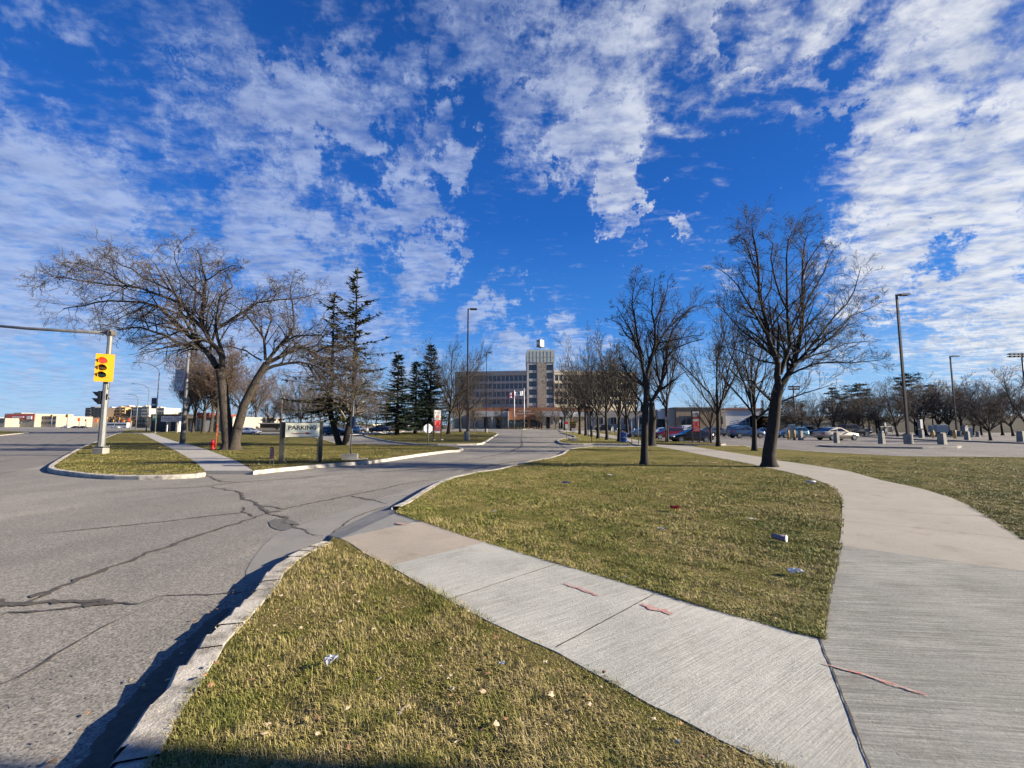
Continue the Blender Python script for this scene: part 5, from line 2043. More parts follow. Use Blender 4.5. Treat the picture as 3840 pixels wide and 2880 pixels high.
# signal head: local frame yawed towards the camera
zc_ = AY(401, 1382, Y).z - .12
hd = bpy.data.objects.new('signal_head', None)
m = MB()
m.box((0, -.04, -52 * px), (51 * px, .03, 104 * px))
hd = m.build('backplate', M_YEL, sig, (0.10, -.26, zc_))
hd.rotation_euler = (0, 0, 0.58)
m = MB()
m.box((-4 * px, .07, -44 * px), (24 * px, .20, 88 * px), ch=.02)
m.box((-4 * px, .17, -40 * px), (10 * px, .12, 6 * px))
m.box((-4 * px, .17, 30 * px), (10 * px, .12, 6 * px))
m.build('housing', M_YEL, hd)
for k, (zz_, mt, nm) in enumerate(((27, M_REDL, 'red_light'), (0.5, M_AMB, 'amber_light'), (-26, M_GRN, 'green_light'))):
    m = MB()
    m.lathe([(0.001, -.035), (7 * px, -.03), (10.8 * px, -.008), (11.2 * px, 0.02)][::1], c=(-4 * px, -.075, zz_ * px), n=24, axis='y')
    m.build(nm, mt, hd)
    m = MB()
    n_ = 16
    vs = []
    for i in range(n_ + 1):
        a = R(-25) + R(230) * i / n_
        ln_ = .05 + .20 * max(0, math.sin(a)) 
        for rr in (11.8, 12.5):
            vs.append((-4 * px + rr * px * math.cos(a), -.05, (zz_ + rr * math.sin(a)) * px))
            vs.append((-4 * px + rr * px * math.cos(a), -.07 - ln_, (zz_ + rr * math.sin(a) - 1) * px))
    fs = []
    for i in range(n_):
        o = i * 4
        fs += [(o, o + 1, o + 5, o + 4), (o + 2, o + 6, o + 7, o + 3), (o + 1, o + 3, o + 7, o + 5)]
    m.add(vs, fs)
    m.build('visor', M_YEL, hd)
# second head seen from the side, aimed left
zp = AY(370, 1492, Y).z - .12
m = MB()
m.box((-14 * px, 0, zp - 24 * px), (10 * px, 20 * px, 50 * px), ch=.02)
h2 = m.build('side_signal_head', M_BLK, sig)
for k in (12, -12):
    m = MB()
    z0 = zp + k * px
    m.prism([(-17 * px, z0 + 10 * px), (-42 * px, z0 + 11 * px), (-38 * px, z0 + 7 * px), (-28 * px, z0 - 3 * px), (-17 * px, z0 - 10 * px)], -9 * px, 9 * px)
    m.build('visor', M_BLK, h2)
m = MB()
m.tube([(4 * px, -2 * px, zp + 16 * px), (16 * px, -4 * px, zp + 8 * px), (20 * px, -4 * px, zp - 4 * px)], 2.6 * px, 8)
m.tube([(8 * px, -3 * px, zp + 58 * px), (17 * px, -4 * px, zp + 50 * px), (16 * px, -3 * px, zp + 40 * px), (9 * px, -3 * px, zp + 32 * px)], .8 * px, 6)
m.build('cable', M_GALV, sig)


# PARKING sign
pL = G(1052, 1739, .12)
pR = G(1199, 1732, .12)
Yp = (pL.y + pR.y) / 2
px = Yp / F
sg = thing('parking_sign', 'cream board reading PARKING with a red arrow on two dark posts', 'sign', ((pL.x + pR.x) / 2, Yp, .12), math.atan2(pR.y - pL.y, pR.x - pL.x))
Wd = math.hypot(pR.x - pL.x, pR.y - pL.y)
ztop = AY(1060, 1584, Yp).z - .12
zb_ = AY(1060, 1640, Yp).z - .12
for s_ in (-1, 1):
    m = MB()
    m.box((s_ * Wd / 2, 0, -.1), (.15, .17, ztop + .12), ch=.01)
    m.build('post', M_BLK, sg)
    m = MB()
    m.tube([(s_ * (Wd / 2 - .30), 0, zb_ - .01), (s_ * (Wd / 2 - .17), 0, zb_ - .06), (s_ * (Wd / 2 - .115), 0, zb_ - .22), (s_ * (Wd / 2 - .11), 0, .16), (s_ * (Wd / 2 - .16), 0, .05), (s_ * (Wd / 2 - .24), 0, .0)], .014, 6)
    m.build('brace', M_GALV, sg)
m = MB()
m.box((0, 0, zb_), (Wd - .15, .30, ztop - zb_), ch=.006)
bd = m.build('board_frame', M_BLK, sg)
m = MB()
m.box((0.01, -.156, zb_ + .025), (Wd - .19, .012, ztop - zb_ - .05))
m.build('board_face', M_CREAM, bd)
hh = ztop - zb_
tx = text_mesh('lettering', 'PARKING', .235, M_LETB, bd, (0.0, -.166, zb_ + hh * .64), bold=.006)
xs_ = [v_.co.x for v_ in tx.data.vertices]
tx.scale = ((Wd - .15) * .80 / (max(xs_) - min(xs_)), 1, 1)
m = MB()
m.prism([(-.40, -.012), (.13, -.012), (.13, -.048), (.40, 0.004), (.13, .056), (.13, .020), (-.40, .020)], -.172, -.163)
m.v = [(x, y, z + zb_ + hh * .26) for x, y, z in m.v]
m.build('arrow', M_ARR, bd)

# stop signs seen from behind
def stop_sign(u, vb, vt, vc, rpx, label, face, back, yaw=0.0, base=True, lean=0.0):
    p = G(u, vb, .12 if not base else .12)
    px = p.y / F
    r = thing('stop_sign', label, 'sign', p, 0, 'stop signs seen from behind')
    H = AY(u, vt, p.y).z - .12
    zc = AY(u, vc, p.y).z - .12
    m = MB()
    m.tube([(0, 0, .0), (H * lean, 0, H)], .030, 6)
    m.build('post', M_GALV, r)
    m = MB()
    R8 = rpx * px / math.cos(PI / 8)
    pts = [(R8 * math.cos(PI / 8 + k * PI / 4), R8 * math.sin(PI / 8 + k * PI / 4)) for k in range(8)]
    m.prism(pts, .035, .040)
    o = m.build('octagon_plate', back, r, (zc * lean, 0, zc))
    o.rotation_euler = (0, 0, yaw)
    return r, px


r_, px = stop_sign(1313, 1722, 1504, 1583, 22.5, 'grey back of a stop sign on a leaning post in a concrete block', M_RED, M_ALU, -.75, True, .03)
m = MB()
m.box((-.03, .05, -.10), (54 * px, .50, 19 * px + .1), rz=.25, ch=.02)
m.build('concrete_block', M_CONC, r_)
stop_sign(1606, 1675, 1588, 1607, 16.5, 'bright white back of a stop sign on the tip of the turf', M_RED, M_WHT, .5, False, -.015)
# catch basin beside the block
p = G(1350, 1734, .0)
cb = thing('catch_basin', 'concrete storm drain inlet in the kerb beside the leaning stop sign', 'drain', p, .25)
m = MB()
m.box((-.15, .22, -.02), (.9, .5, .17), ch=.02)
m.build('concrete_inlet', M_CONC, cb)
m = MB()
for k in range(6):
    m.box((.45 + 0.0, -.02 + k * .06, .02), (.75, .025, .05))
m.box((.45, .13, .0), (.8, .42, .03))
m.build('grate', M_BRONZE, cb)

# small election style sign
p = G(1018, 1748, .12)
es = thing('lawn_sign', 'small dark red leaning lawn sign on wire legs left of the parking sign', 'sign', p, -.75)
px = p.y / F
m = MB()
m.box((0, 0, 28 * px), (.50, .012, 43 * px))
bd = m.build('panel', pm('dark_red_coroplast', (0.22, 0.06, 0.05), (0.16, 0.04, 0.04), 3, 0.6), es)
m = MB()
for k in range(4):
    m.box((0, -.010, (34 + k * 9) * px), (.38, .006, .035))
m.build('print_lines', pm('faded_pink_print', (0.45, 0.30, 0.27), None, 3, 0.7), bd)
for s_ in (-1, 1):
    m = MB()
    m.tube([(s_ * .18, 0.01, -.05), (s_ * .18, .01, 30 * px)], .006, 5)
    m.build('wire_leg', M_GALV, es)

# hydrant with orange marker
p = G(797, 1684, .12)
hy = thing('fire_hydrant', 'red fire hydrant with a tall orange marker beside the big spreading tree', 'hydrant', p)
s = p.y / F * 37 / .74
m = MB()
m.lathe([(.17, 0), (.17, .05), (.125, .06), (.115, .10), (.115, .44), (.135, .46), (.135, .49), (.12, .50), (.115, .58), (.08, .66), (.035, .70), (.03, .74)], n=16)
m.v = [(x * s, y * s, z * s) for x, y, z in m.v]
bo = m.build('barrel', M_REDH, hy)
for ang, r0, ln in ((PI, .06, .22), (0, .05, .18), (-PI / 2, .085, .20)):
    m = MB()
    c_, s2 = math.cos(ang), math.sin(ang)
    m.tube([(0, 0, .42 * s), (c_ * ln * s, s2 * ln * s, .42 * s)], [r0 * s, r0 * s], 12)
    m.tube([(c_ * (ln - .06) * s, s2 * (ln - .06) * s, .42 * s), (c_ * (ln + .02) * s, s2 * (ln + .02) * s, .42 * s)], [r0 * 1.3 * s] * 2, 8)
    m.build('nozzle_cap', M_REDH, hy)
m = MB()
hm = AY(820, 1589, p.y).z - .12
m.tube([(.20, 0, 0.1), (.23, 0, hm)], [.028, .022], 8)
m.build('marker_rod', M_ORG, hy)


# tall car park lamps
def tall_lamp(u, vb, vt, ft, label, base=True, r=.085, vbase=None, rz=0.0, arm=.0):
    p = G(u, vb, .12)
    l = thing('lamp_post', label, 'lamp post', p, rz, 'tall dark car park lamps')
    H = AY(u, vt, p.y).z - .12
    hb = .9
    if base:
        hb = (AY(u, vbase, p.y).z - .12) if vbase else .9
        m = MB()
        m.lathe([(.30, -.1), (.30, hb - .03), (.27, hb), (.05, hb)], n=18, smooth=False)
        m.build('concrete_base', M_CONC, l)
    m = MB()
    m.box((0, 0, hb), (r * 4, r * 4, .05))
    m.box((0, 0, hb), (r * 2, r * 2, H - hb - .05), taper=.72)
    m.build('pole', M_BRONZE, l)
    m = MB()
    m.box((ft * .35, 0, H - .12), (ft * .5, .07, .08))
    m.build('arm', M_BRONZE, l)
    m = MB()
    m.box((ft * .75, 0, H - .16), (abs(ft) * .95, .38, .13), ch=.03)
    m.build('lamp_head', M_BRONZE, l)
    return l


tall_lamp(1751, 1653, 1156, .75, 'tall dark lamp on a round concrete base on the left island', vbase=1619)
tall_lamp(1823, 1621, 1320, .9, 'shorter looking dark lamp on the far end of the left island', vbase=1608)
tall_lamp(3407, 1665, 1101, .85, 'tallest dark lamp on the kerbed strip at the right', vbase=1627)
tall_lamp(3590, 1636, 1333, 1.0, 'dark lamp farther back at the right, behind the tallest one', base=False)
tall_lamp(1118, 1610, 1392, .8, 'thin dark lamp behind the parking sign', base=False)
tall_lamp(2706, 1622, 1500, 0.2, 'plain dark post behind the upright bare trunk', base=False, r=.07)
tall_lamp(2698, 1624, 1540, 0.2, 'shorter plain dark post left of the other behind the upright trunk', base=False, r=.05)

# floodlights of the sports field
for u, vb, vt, w, lab in ((2984, 1622, 1452, 40, 'sports field floodlight rack above the leafy trees'), (3862, 1624, 1330, 110, 'sports field floodlight rack cut by the right edge of the view')):
    p = G(u, vb, 0)
    fl = thing('floodlight_mast', lab, 'floodlight', p, 0, 'sports field floodlights')
    H = AY(u, vt, p.y).z
    px = p.y / F
    m = MB(); m.tube([(0, 0, 0), (0, 0, H + .4)], [.25, .12], 8); m.build('mast', M_BLK, fl)
    for k in (0, 9):
        m = MB()
        m.box((0, 0, H - k * px), (w * px, .2, .15))
        n = 7
        for i in range(n):
            m.box(((i - (n - 1) / 2) * w * px / n, -.3, H - k * px - .1), (w * px / n * .6, .4, .35))
        m.build('lamp_rack', M_BLK, fl)


# boulevard lamps
def street_lamp(u, vb, vtop, ua, va, label, r=.11):
    p = G(u, vb, .05)
    l = thing('street_lamp', label, 'street lamp', p, 0, 'galvanised lamps along the boulevard')
    Y = p.y
    H = AY(u, vtop, Y).z
    e = AY(ua, va, Y)
    dx, dz = e.x - p.x, e.z
    m = MB()
    pts = [(0, 0, 0), (0, 0, H * .5), (0, 0, H)]
    rad = [r, r * .8, r * .62]
    m.tube([(0, 0, 0), (0, 0, .3)], [r * 1.5, r * 1.4], 8)
    m.tube(pts, rad, 10)
    m.build('pole', M_GALV, l)
    if ua:
        m = MB()
        a = []
        for k in range(9):
            t = k / 8
            ang = t * PI / 2
            a.append((dx * (1 - math.cos(ang)) , 0, H + (dz - H) * math.sin(ang)))
        m.tube(a, [r * .6 - r * .25 * k / 8 for k in range(9)], 8)
        m.build('arm', M_GALV, l)
        m = MB()
        m.box((dx - .3, 0, dz - .06), (1.0, .3, .14), ch=.04)
        m.build('lamp_head', M_ALU, l)
    return l, p, H


l1, p1, H1 = street_lamp(685, 1664, 1290, 0, 0, 'boulevard pole carrying a pale banner with a white W', .13) if False else (None, None, None)
p = G(684, 1664, .12)
l1 = thing('banner_pole', 'tall galvanised boulevard pole with a pale grey banner at the left sidewalk', 'street lamp', p, 0, 'galvanised lamps along the boulevard')
Y = p.y
px = Y / F
H = AY(710, 1292, Y).z - .12
m = MB()
m.tube([(0, 0, -.05), (0, 0, H * .48), (0, 0, H)], [9 * px, 6 * px, 3.6 * px], 10)
m.tube([(0, 0, -.05), (0, 0, .1)], [11 * px, 10.5 * px], 8)
m.build('pole', M_GALV, l1)
z0, z1 = AY(670, 1466, Y).z - .12, AY(670, 1386, Y).z - .12
m = MB()
m.box((-27 * px, 0, z0), (34 * px, .015, z1 - z0))
bn = m.build('banner', pm('pale_banner', (0.62, 0.62, 0.66), (0.40, 0.39, 0.44), 1.3, 0.7), l1)
m = MB()
for zq in (z0 + .02, z1 - .02):
    m.tube([(0, 0, zq), (-45 * px, 0, zq)], .02, 6)
m.build('bracket', M_GALV, l1)
M_BNL = pm('banner_grey_print', (0.16, 0.15, 0.17), (0.12, 0.11, 0.13), 3, 0.7)
m = MB()
for cx, cz, w_, h_ in ((-27, .70, 22, .16), (-27, .53, 17, .13)):
    zz1 = z0 + (z1 - z0) * cz
    hh_ = (z1 - z0) * h_ / 2
    for a_, b_, c_, d_ in ((cx, zz1 - hh_, w_ * px, .035), (cx, zz1 + hh_, w_ * px, .035)):
        m.box((a_ * px, -.012, b_), (c_, .006, d_))
    for sx in (-1, 1):
        m.box(((cx + sx * w_ / 2) * px, -.012, zz1 - hh_), (.035, .006, hh_ * 2))
m.box((-27 * px, -.012, z0 + (z1 - z0) * .83), (28 * px, .006, .05))
m.build('box_print', M_BNL, bn)
m = MB()
m.box((-27 * px, -.010, z0 + (z1 - z0) * .14), (34 * px, .004, (z1 - z0) * .22))
m.build('grey_panel', pm('banner_mid_grey', (0.36, 0.36, 0.41), None, 2, 0.7), bn)
text_mesh('letter_w', 'W', 24 * px, M_WHT, bn, (-27 * px, -.018, z0 + (z1 - z0) * .25), bold=.03)
for nm, uu, vv, w_, h_, mt in (('control_box', -7, 1552, 9, 11, M_GALV),):
    zq = AY(u, vv, Y).z - .12
    m = MB(); m.box((uu * px, -.1, zq - h_ / 2 * px), (w_ * px, .3, h_ * px), ch=.02); m.build(nm, mt, l1)

l2, p2, H2 = street_lamp(581, 1625, 1400, 514, 1360, 'boulevard lamp carrying a green hospital sign and a dark banner')
px = p2.y / F
zc = AY(584, 1566, p2.y).z
m = MB(); m.box((-.2, -.16, zc - 8 * px), (15 * px, .02, 16 * px)); hs = m.build('hospital_sign', M_GREEN, l2)
text_mesh('letter_h', 'H', 15 * px, M_WHT, hs, (-.2, -.185, zc + 1.0 * px), bold=.03)
m = MB(); m.box((-.2, -.18, zc - 12 * px), (11 * px, .02, 3 * px)); m.build('tab', M_GREEN, hs)
zc = AY(572, 1513, p2.y).z
m = MB(); m.box((-12 * px, 0, zc - 20 * px), (19 * px, .02, 40 * px)); bb = m.build('banner', pm('dark_blue_banner', (0.06, 0.07, 0.13), (0.03, 0.035, 0.07), 2, 0.7), l2)
m = MB(); m.box((-12 * px, -.02, zc - 8 * px), (12 * px, .01, 5 * px)); m.build('banner_print', M_WHT, bb)
street_lamp(548, 1618, 1468, 506, 1440, 'second curved boulevard lamp behind the green hospital sign', .12)
street_lamp(509, 1611, 1500, 491, 1480, 'third curved boulevard lamp, left of the second one', .16)
street_lamp(487, 1607, 1535, 470, 1522, 'fourth and farthest curved boulevard lamp', .2)

# urgent care sign
p = G(660, 1622, .12)
uc = thing('urgent_care_sign', 'white sign reading Urgent Care in red with an arrow before the dark canopy', 'sign', p)
px = p.y / F
z0, z1 = AY(640, 1583, p.y).z, AY(640, 1563, p.y).z
m = MB(); m.box((-17 * px, 0, z0), (80 * px, .3, z1 - z0), ch=.02); bd = m.build('board', M_WHT, uc)
for x in (3,):
    m = MB(); m.box((x * px, 0, -.1), (6 * px, .35, z0 + .1)); m.build('leg', M_CONC, uc)
text_mesh('lettering', 'Urgent Care', 14 * px, M_ARR, bd, (-17 * px, -.16, z0 + (z1 - z0) * .62), bold=.01)
m = MB(); m.box((-17 * px, -.158, z0 + (z1 - z0) * .18), (50 * px, .01, 1.3 * px)); m.prism([(8 * px, z0 + (z1 - z0) * .12), (16 * px, z0 + (z1 - z0) * .22), (8 * px, z0 + (z1 - z0) * .34)], -.165, -.155); m.build('arrow', M_ARR, bd)


# tall direction signs
def direction_sign(ul, ur, vt, vpb, vb, label, dim=False):
    um = (ul + ur) / 2
    p = G(um, vb, .12)
    px = p.y / F
    d = thing('direction_sign', label, 'sign', p, 0, 'tall red and white direction signs')
    H = AY(um, vt, p.y).z - .12
    zpb = AY(um, vpb, p.y).z - .12
    w = (ur - ul) * px
    for s_ in (-1, 1):
        m = MB(); m.box((s_ * w * .5, 0, -.1), (w * .13, w * .18, H + .14)); m.build('post', M_BRONZE, d)
        m = MB(); m.box((s_ * w * .5 + .1, 0, -.05), (w * .36, w * .3, .17), ch=.03); m.build('footing', M_CONC, d)
    m = MB(); m.box((0, 0, H), (w * 1.18, w * .2, .06)); m.build('top_rail', M_BRONZE, d)
    h = H - zpb
    m = MB(); m.box((0, -.02, zpb + h * .745), (w * .86, .08, h * .25)); tp = m.build('white_panel', M_WHT, d)
    m = MB(); m.prism([(-w * .33, zpb + h * .91), (-w * .27, zpb + h * .90), (-w * .21, zpb + h * .91), (-w * .27, zpb + h * .84)], -.075, -.062); m.build('emblem', M_LETB, tp)
    m = MB()
    for k in range(2):
        m.box((w * .1, -.066, zpb + h * (.885 - k * .04)), (w * .4, .006, h * .016))
    m.build('print_lines', M_ALU, tp)
    m = MB(); m.box((0, -.02, zpb + h * .635), (w * .86, .08, h * .10)); sp_ = m.build('orange_panel', M_WHT if not dim else M_RED, d)
    m = MB(); m.box((0.0, -.066, zpb + h * .645), (w * .42, .008, h * .075)); m.build('orange_print', M_SALM, sp_)
    m = MB(); m.box((0, -.02, zpb + h * .535), (w * .86, .08, h * .09)); m.build('white_strip', M_WHT, d)
    m = MB(); m.box((0, -.02, zpb + h * .04), (w * .86, .08, h * .485)); rp = m.build('red_panel', M_RED, d)
    m = MB()
    random.seed(6)
    m.box((-w * .12, -.066, zpb + h * .485), (w * .5, .006, h * .018))
    for k in range(5):
        zq = zpb + h * (.44 - k * .035)
        m.box((-w * .30, -.066, zq), (w * random.uniform(.12, .2), .006, h * .016))
        m.box((w * .29, -.066, zq), (w * random.uniform(.12, .2), .006, h * .016))
    for k in range(5):
        zq = zpb + h * (.235 - k * .038)
        m.box((0, -.066, zq), (w * .74, .006, h * .014))
    m.build('print_lines', pm('pink_white_print', (0.75, 0.50, 0.48), None, 3, .5), rp)
    m = MB(); m.box((0, 0, zpb - h * .06), (w * .7, .06, h * .07)); m.build('notice', M_WHT if not dim else M_BRN, d)
    return d


direction_sign(1625, 1654, 1538, 1618, 1651, 'tall red and white direction sign on the left island').rotation_euler[2] = 0.45
direction_sign(2598, 2625, 1542, 1621, 1659, 'tall red and white direction sign in front of the black sedan', True)


# small sign posts
def post_sign(u, vb, vt, w, h, face, label, vc=None, cat_='sign', shape='rect', r=.03, mpost=None, z=.12, grp='small sign posts', extra=None, block=False):
    p = G(u, vb, z)
    px = p.y / F
    s_ = thing('sign_post', label, cat_, p, 0, grp)
    H = AY(u, vt, p.y).z - z
    m = MB(); m.tube([(0, 0, -.05), (0, 0, H)], max(r, .55 * px), 6); m.build('post', mpost or M_GALV, s_)
    items = [(0, vc if vc else vt + h / 2, w, h, face)] + (extra or [])
    for dx, v_, w_, h_, f_ in items:
        zc = AY(u, v_, p.y).z - z
        m = MB()
        m.box((dx * px, -.07, zc - h_ / 2 * px), (w_ * px, .02, h_ * px))
        m.build('plate', f_, s_)
    if block:
        m = MB(); m.box((0, 0, -.02), (.9, .6, .3), ch=.03); m.build('concrete_block', M_CONC, s_)
    return s_, px, H, p


post_sign(1786, 1649, 1572, 4, 12, M_ALU, 'thin post with a small red-edged sign right of the round lamp base', vc=1578)
post_sign(1845, 1611, 1564, 4, 10, M_WHT, 'narrow white sign beside the far lamp on the left island')
post_sign(2370, 1667, 1565, 5, 14, M_ALU, 'bare pale post at the side road, left of the trunk in mid lawn', vc=1575)
post_sign(2395, 1668, 1560, 4, 12, M_ALU, 'pale post almost touching the trunk in mid lawn', vc=1566)
post_sign(2499, 1658, 1562, 6, 18, M_ALU, 'grey post in front of the dark red crossover', vc=1571)
post_sign(2219, 1656, 1560, 3, 3, M_HEAD, 'thin dark post with a round white lamp left of the blue bin', mpost=M_BLK)
s_, px, H, p = post_sign(2149, 1653, 1580, 23, 17, M_YSIGN, 'amber two-line sign above a brown plate on the turf tip', vc=1588, extra=[(0, 1601, 20, 10, M_BRN), (1, 1613, 12, 11, M_WHT)], block=True)
zc = AY(2149, 1584.5, p.y).z - .12
text_mesh('lettering', 'SLOW', 7 * px, M_LETB, s_, (0, -.09, zc), bold=.01)
text_mesh('lettering', 'DOWN', 7 * px, M_LETB, s_, (0, -.09, zc - 8.2 * px), bold=.01)
post_sign(2125, 1647, 1583, 12, 9, M_RED, 'dark red sign over a white no-parking plate, left of the amber sign', vc=1586, extra=[(0, 1598, 11, 14, M_WHT)])
post_sign(2101, 1617, 1574, 6, 11, M_WHT, 'white oval sign post left of the amber sign')
post_sign(2078, 1608, 1577, 5, 10, M_WHT, 'small white sign post before the right canopy')
post_sign(2112, 1614, 1577, 5, 12, M_WHT, 'blank bright white sign just left of the dark red sign')
post_sign(1866, 1606, 1577, 6, 10, M_WHT, 'white sign on a block before the left canopy')
post_sign(1894, 1606, 1579, 6, 9, M_WHT, 'white sign nearer the flagpoles, left side')
post_sign(1854, 1607, 1575, 9, 9, M_ALU, 'grey back of a round sign before the left canopy')
for i, (u, vb, vt) in enumerate(((2293, 1626, 1602), (2298, 1625, 1598), (2378, 1634, 1605), (2431, 1644, 1612), (2393, 1640, 1600))):
    p = G(u, vb, .12)
    H = AY(u, vt, p.y).z - .12
    b_ = thing('plug_post', '%s short white post from the left beside the row of bare trees' % ORD[i], 'post', p, 0, 'short white posts beside the tree row')
    m = MB(); m.tube([(0, 0, 0), (0, 0, H - .1)], [.07, .07], 8); m.build('tube', M_WHT, b_)
    m = MB(); m.tube([(0, 0, H - .1), (0, 0, H)], [.075, .05], 8); m.build('cap', M_ALU, b_)
for i, (u, v, h) in enumerate(((1388, 1612, 22), (1440, 1611, 20), (1262, 1611, 18), (1533, 1610, 18))):
    post_sign(u, v, v - h - 16, 5, 7, M_WHT, '%s small white stall sign from the left in the left car park' % ORD[[1, 2, 0, 3][i]], grp='stall signs in the left car park', z=0)
# hotel bus stop signs, far left utility poles
for i, (u, vb, vt) in enumerate(((940, 1611, 1535), (1053, 1610, 1470), (995, 1610, 1540))):
    p = G(u, vb, 0)
    H = AY(u, vt, p.y).z
    up = thing('utility_pole', '%s pale utility pole from the left behind the parking sign' % ORD[[0, 2, 1][i]], 'utility pole', p, 0, 'utility poles behind the parking sign')
    m = MB(); m.tube([(0, 0, 0), (0, 0, H)], [.22, .15], 8); m.build('pole', M_CONC, up)
    m = MB(); m.box((0, 0, H * .88), (3.0, .15, .18)); m.build('crossarm', M_CONC, up)
    m = MB()
    for x in (-1.1, 1.1):
        m.lathe([(.25, 0), (.28, .1), (.28, .7), (.1, .8)], c=(x * .6, 0, H * .88 - .9), n=10)
    m.build('transformer', M_ALU, up)
post_sign(912, 1608, 1568, 17, 16, M_SALM, 'square orange sign behind the big spreading tree', vc=1576)

# blue litter bin
p = G(2339, 1657, .12)
px = p.y / F
bn = thing('litter_bin', 'round blue litter barrel with white print at the foot of a tree', 'bin', p)
M_BIN = pm('blue_drum', (0.03, 0.10, 0.36), (0.02, 0.07, 0.27), 3, 0.35, coat=.3)
r0 = 12.6 * px
h0 = 35 * px
m = MB()
m.lathe([(r0, 0), (r0, h0 * .03), (r0 * .97, h0 * .05), (r0 * .97, h0 * .33), (r0, h0 * .35), (r0 * .97, h0 * .37), (r0 * .97, h0 * .66), (r0, h0 * .68), (r0 * .97, h0 * .70), (r0 * .97, h0 * .95), (r0, h0 * .97), (r0, h0), (r0 * .85, h0), (r0 * .85, h0 * .8)], n=24)
dr = m.build('drum', M_BIN, bn)
m = MB(); m.box((0, -r0 - .005, h0 * .44), (r0 * .85, .02, h0 * .035)); m.box((0, -r0 - .005, h0 * .54), (r0 * .3, .02, h0 * .03)); m.box((-r0 * .25, -r0 + .0, h0 * .5), (r0 * .5, .02, h0 * .03)); m.build('print', M_WHT, dr)
m = MB(); m.box((0, -r0 + .012, h0 * .80), (r0 * .8, .02, h0 * .05)); m.build('print', pm('pale_blue_print', (0.2, 0.3, 0.6), None, 3, .5), dr)

# concrete bollards and yellow posts at the right
M_YPOST = pm('yellow_post_paint', (0.62, 0.38, 0.08), (0.5, 0.29, 0.06), 5, 0.6)


def bollard(u, vb, vt, w, label, z=.12, box=None, lean=0.0, mat=None, rz=.3, taper=.88):
    p = G(u, vb, z)
    px = p.y / F
    H = AY(u, vt, p.y).z - z
    b_ = thing('concrete_bollard', label, 'bollard', p, rz, 'concrete bollards in the right car park')
    m = MB(); m.box((0, 0, -.05), (w * px / 1.25, w * px / 1.25, H + .05), taper=taper, ch=.03); m.build('block', mat or M_CONC, b_)
    if box:
        for nm, (dx, v_, bw, bh) in (('outlet_box', box),):
            zc = AY(u, v_, p.y).z - z
            m = MB(); m.box((dx * px, 0, zc - bh / 2 * px), (bw * px, .3, bh * px), ch=.02); m.build(nm, M_ALU, b_)
            m = MB(); m.tube([(0, 0, H - .05), (0, 0, max(H + .05, zc - bh / 2 * px + .02))], .04, 6); m.build('stem', M_GALV, b_)
    return b_


bollard(3138, 1661, 1621, 17, 'concrete bollard standing before the side of the beige sedan', 0)
bollard(3307, 1663, 1624, 20, 'concrete bollard on the kerbed strip left of the tallest lamp', .12, (0, 1619, 8, 6))
bollard(3534, 1667, 1625, 25, 'concrete bollard with two wide grey cabinets behind it', .12)
bollard(3003, 1651, 1616, 16, 'concrete bollard right of the yellow posts', 0)
bollard(3319, 1634, 1607, 14, 'bollard with small outlet box behind the tallest lamp, left', .12, (0, 1591, 9, 12))
bollard(3456, 1642, 1612, 15, 'bollard with tall two-part outlet box right of the tallest lamp', .12, (-2, 1590, 14, 34))
bollard(3628, 1650, 1617, 16, 'bollard with square grey box behind, right of the far lamp', .12, (-10, 1607, 18, 22))
bollard(3830, 1657, 1617, 22, 'bollard at the far right edge of the car park', .12)
bollard(3598, 1636, 1616, 14, 'darker bollard far behind the second yellow post', 0)
bollard(3668, 1638, 1618, 12, 'darker bollard between the far lamp and the round-crowned tree', 0)
bollard(3569, 1634, 1613, 10, 'small far bollard just left of the far lamp', 0)
for i, (u, vb, vt, w) in enumerate(((2957, 1648, 1613, 7), (2979, 1650, 1613, 8), (3500, 1645, 1613, 7), (3582, 1647, 1613, 8))):
    p = G(u, vb, .0)
    px = p.y / F
    H = AY(u, vt, p.y).z
    b_ = thing('yellow_post', ['yellow post left of the steel meter cabinet', 'yellow post in front of the steel meter cabinet', 'yellow post left of the two wide grey cabinets', 'yellow post right of the two wide grey cabinets'][i], 'post', p, 0, 'yellow guard posts')
    m = MB(); m.lathe([(w * px / 2, 0), (w * px / 2, H - .06), (w * px / 4, H)], n=12); m.build('tube', M_YPOST, b_)
    m = MB(); m.lathe([(w * px / 1.4, 0), (w * px / 1.4, .04), (w * px / 2, .05)], n=12); m.build('collar', M_DARKPL, b_)
# meter cabinets
for u, vb, vt, w, lab in ((2978, 1648, 1591, 17, 'upright steel meter cabinet in front of the light blue crossover'),
                          (3541, 1640, 1593, 38, 'wide grey electrical cabinet behind a concrete bollard, right one'), (3510, 1638, 1595, 22, 'narrower grey electrical cabinet left of the wide one'), (3642, 1641, 1603, 18, 'low pale cabinet behind the bollard with the square grey box')):
    p = G(u, vb, 0)
    px = p.y / F
    H = AY(u, vt, p.y).z
    cb = thing('electrical_cabinet', lab, 'cabinet', (p.x, p.y + .3, 0), -.15, 'grey electrical cabinets')
    hb = H * (.42 if w > 20 else .05)
    m = MB(); m.box((0, 0, hb), (w * px, .5, H - hb), ch=.03); bd = m.build('case', pm('grey_cabinet', (0.42, 0.46, 0.45), (0.34, 0.38, 0.37), 2, .5), cb)
    m = MB(); m.box((0, -.255, hb + (H - hb) * .08), (w * px * .88, .012, (H - hb) * .8)); m.build('door', pm('grey_cabinet_door', (0.36, 0.40, 0.40), None, 2, .5), bd)
    for s_ in (-1, 1):
        m = MB(); m.box((s_ * w * px * .4, 0, -.02), (.1, .1, hb + .03)); m.build('leg', M_GALV, cb)
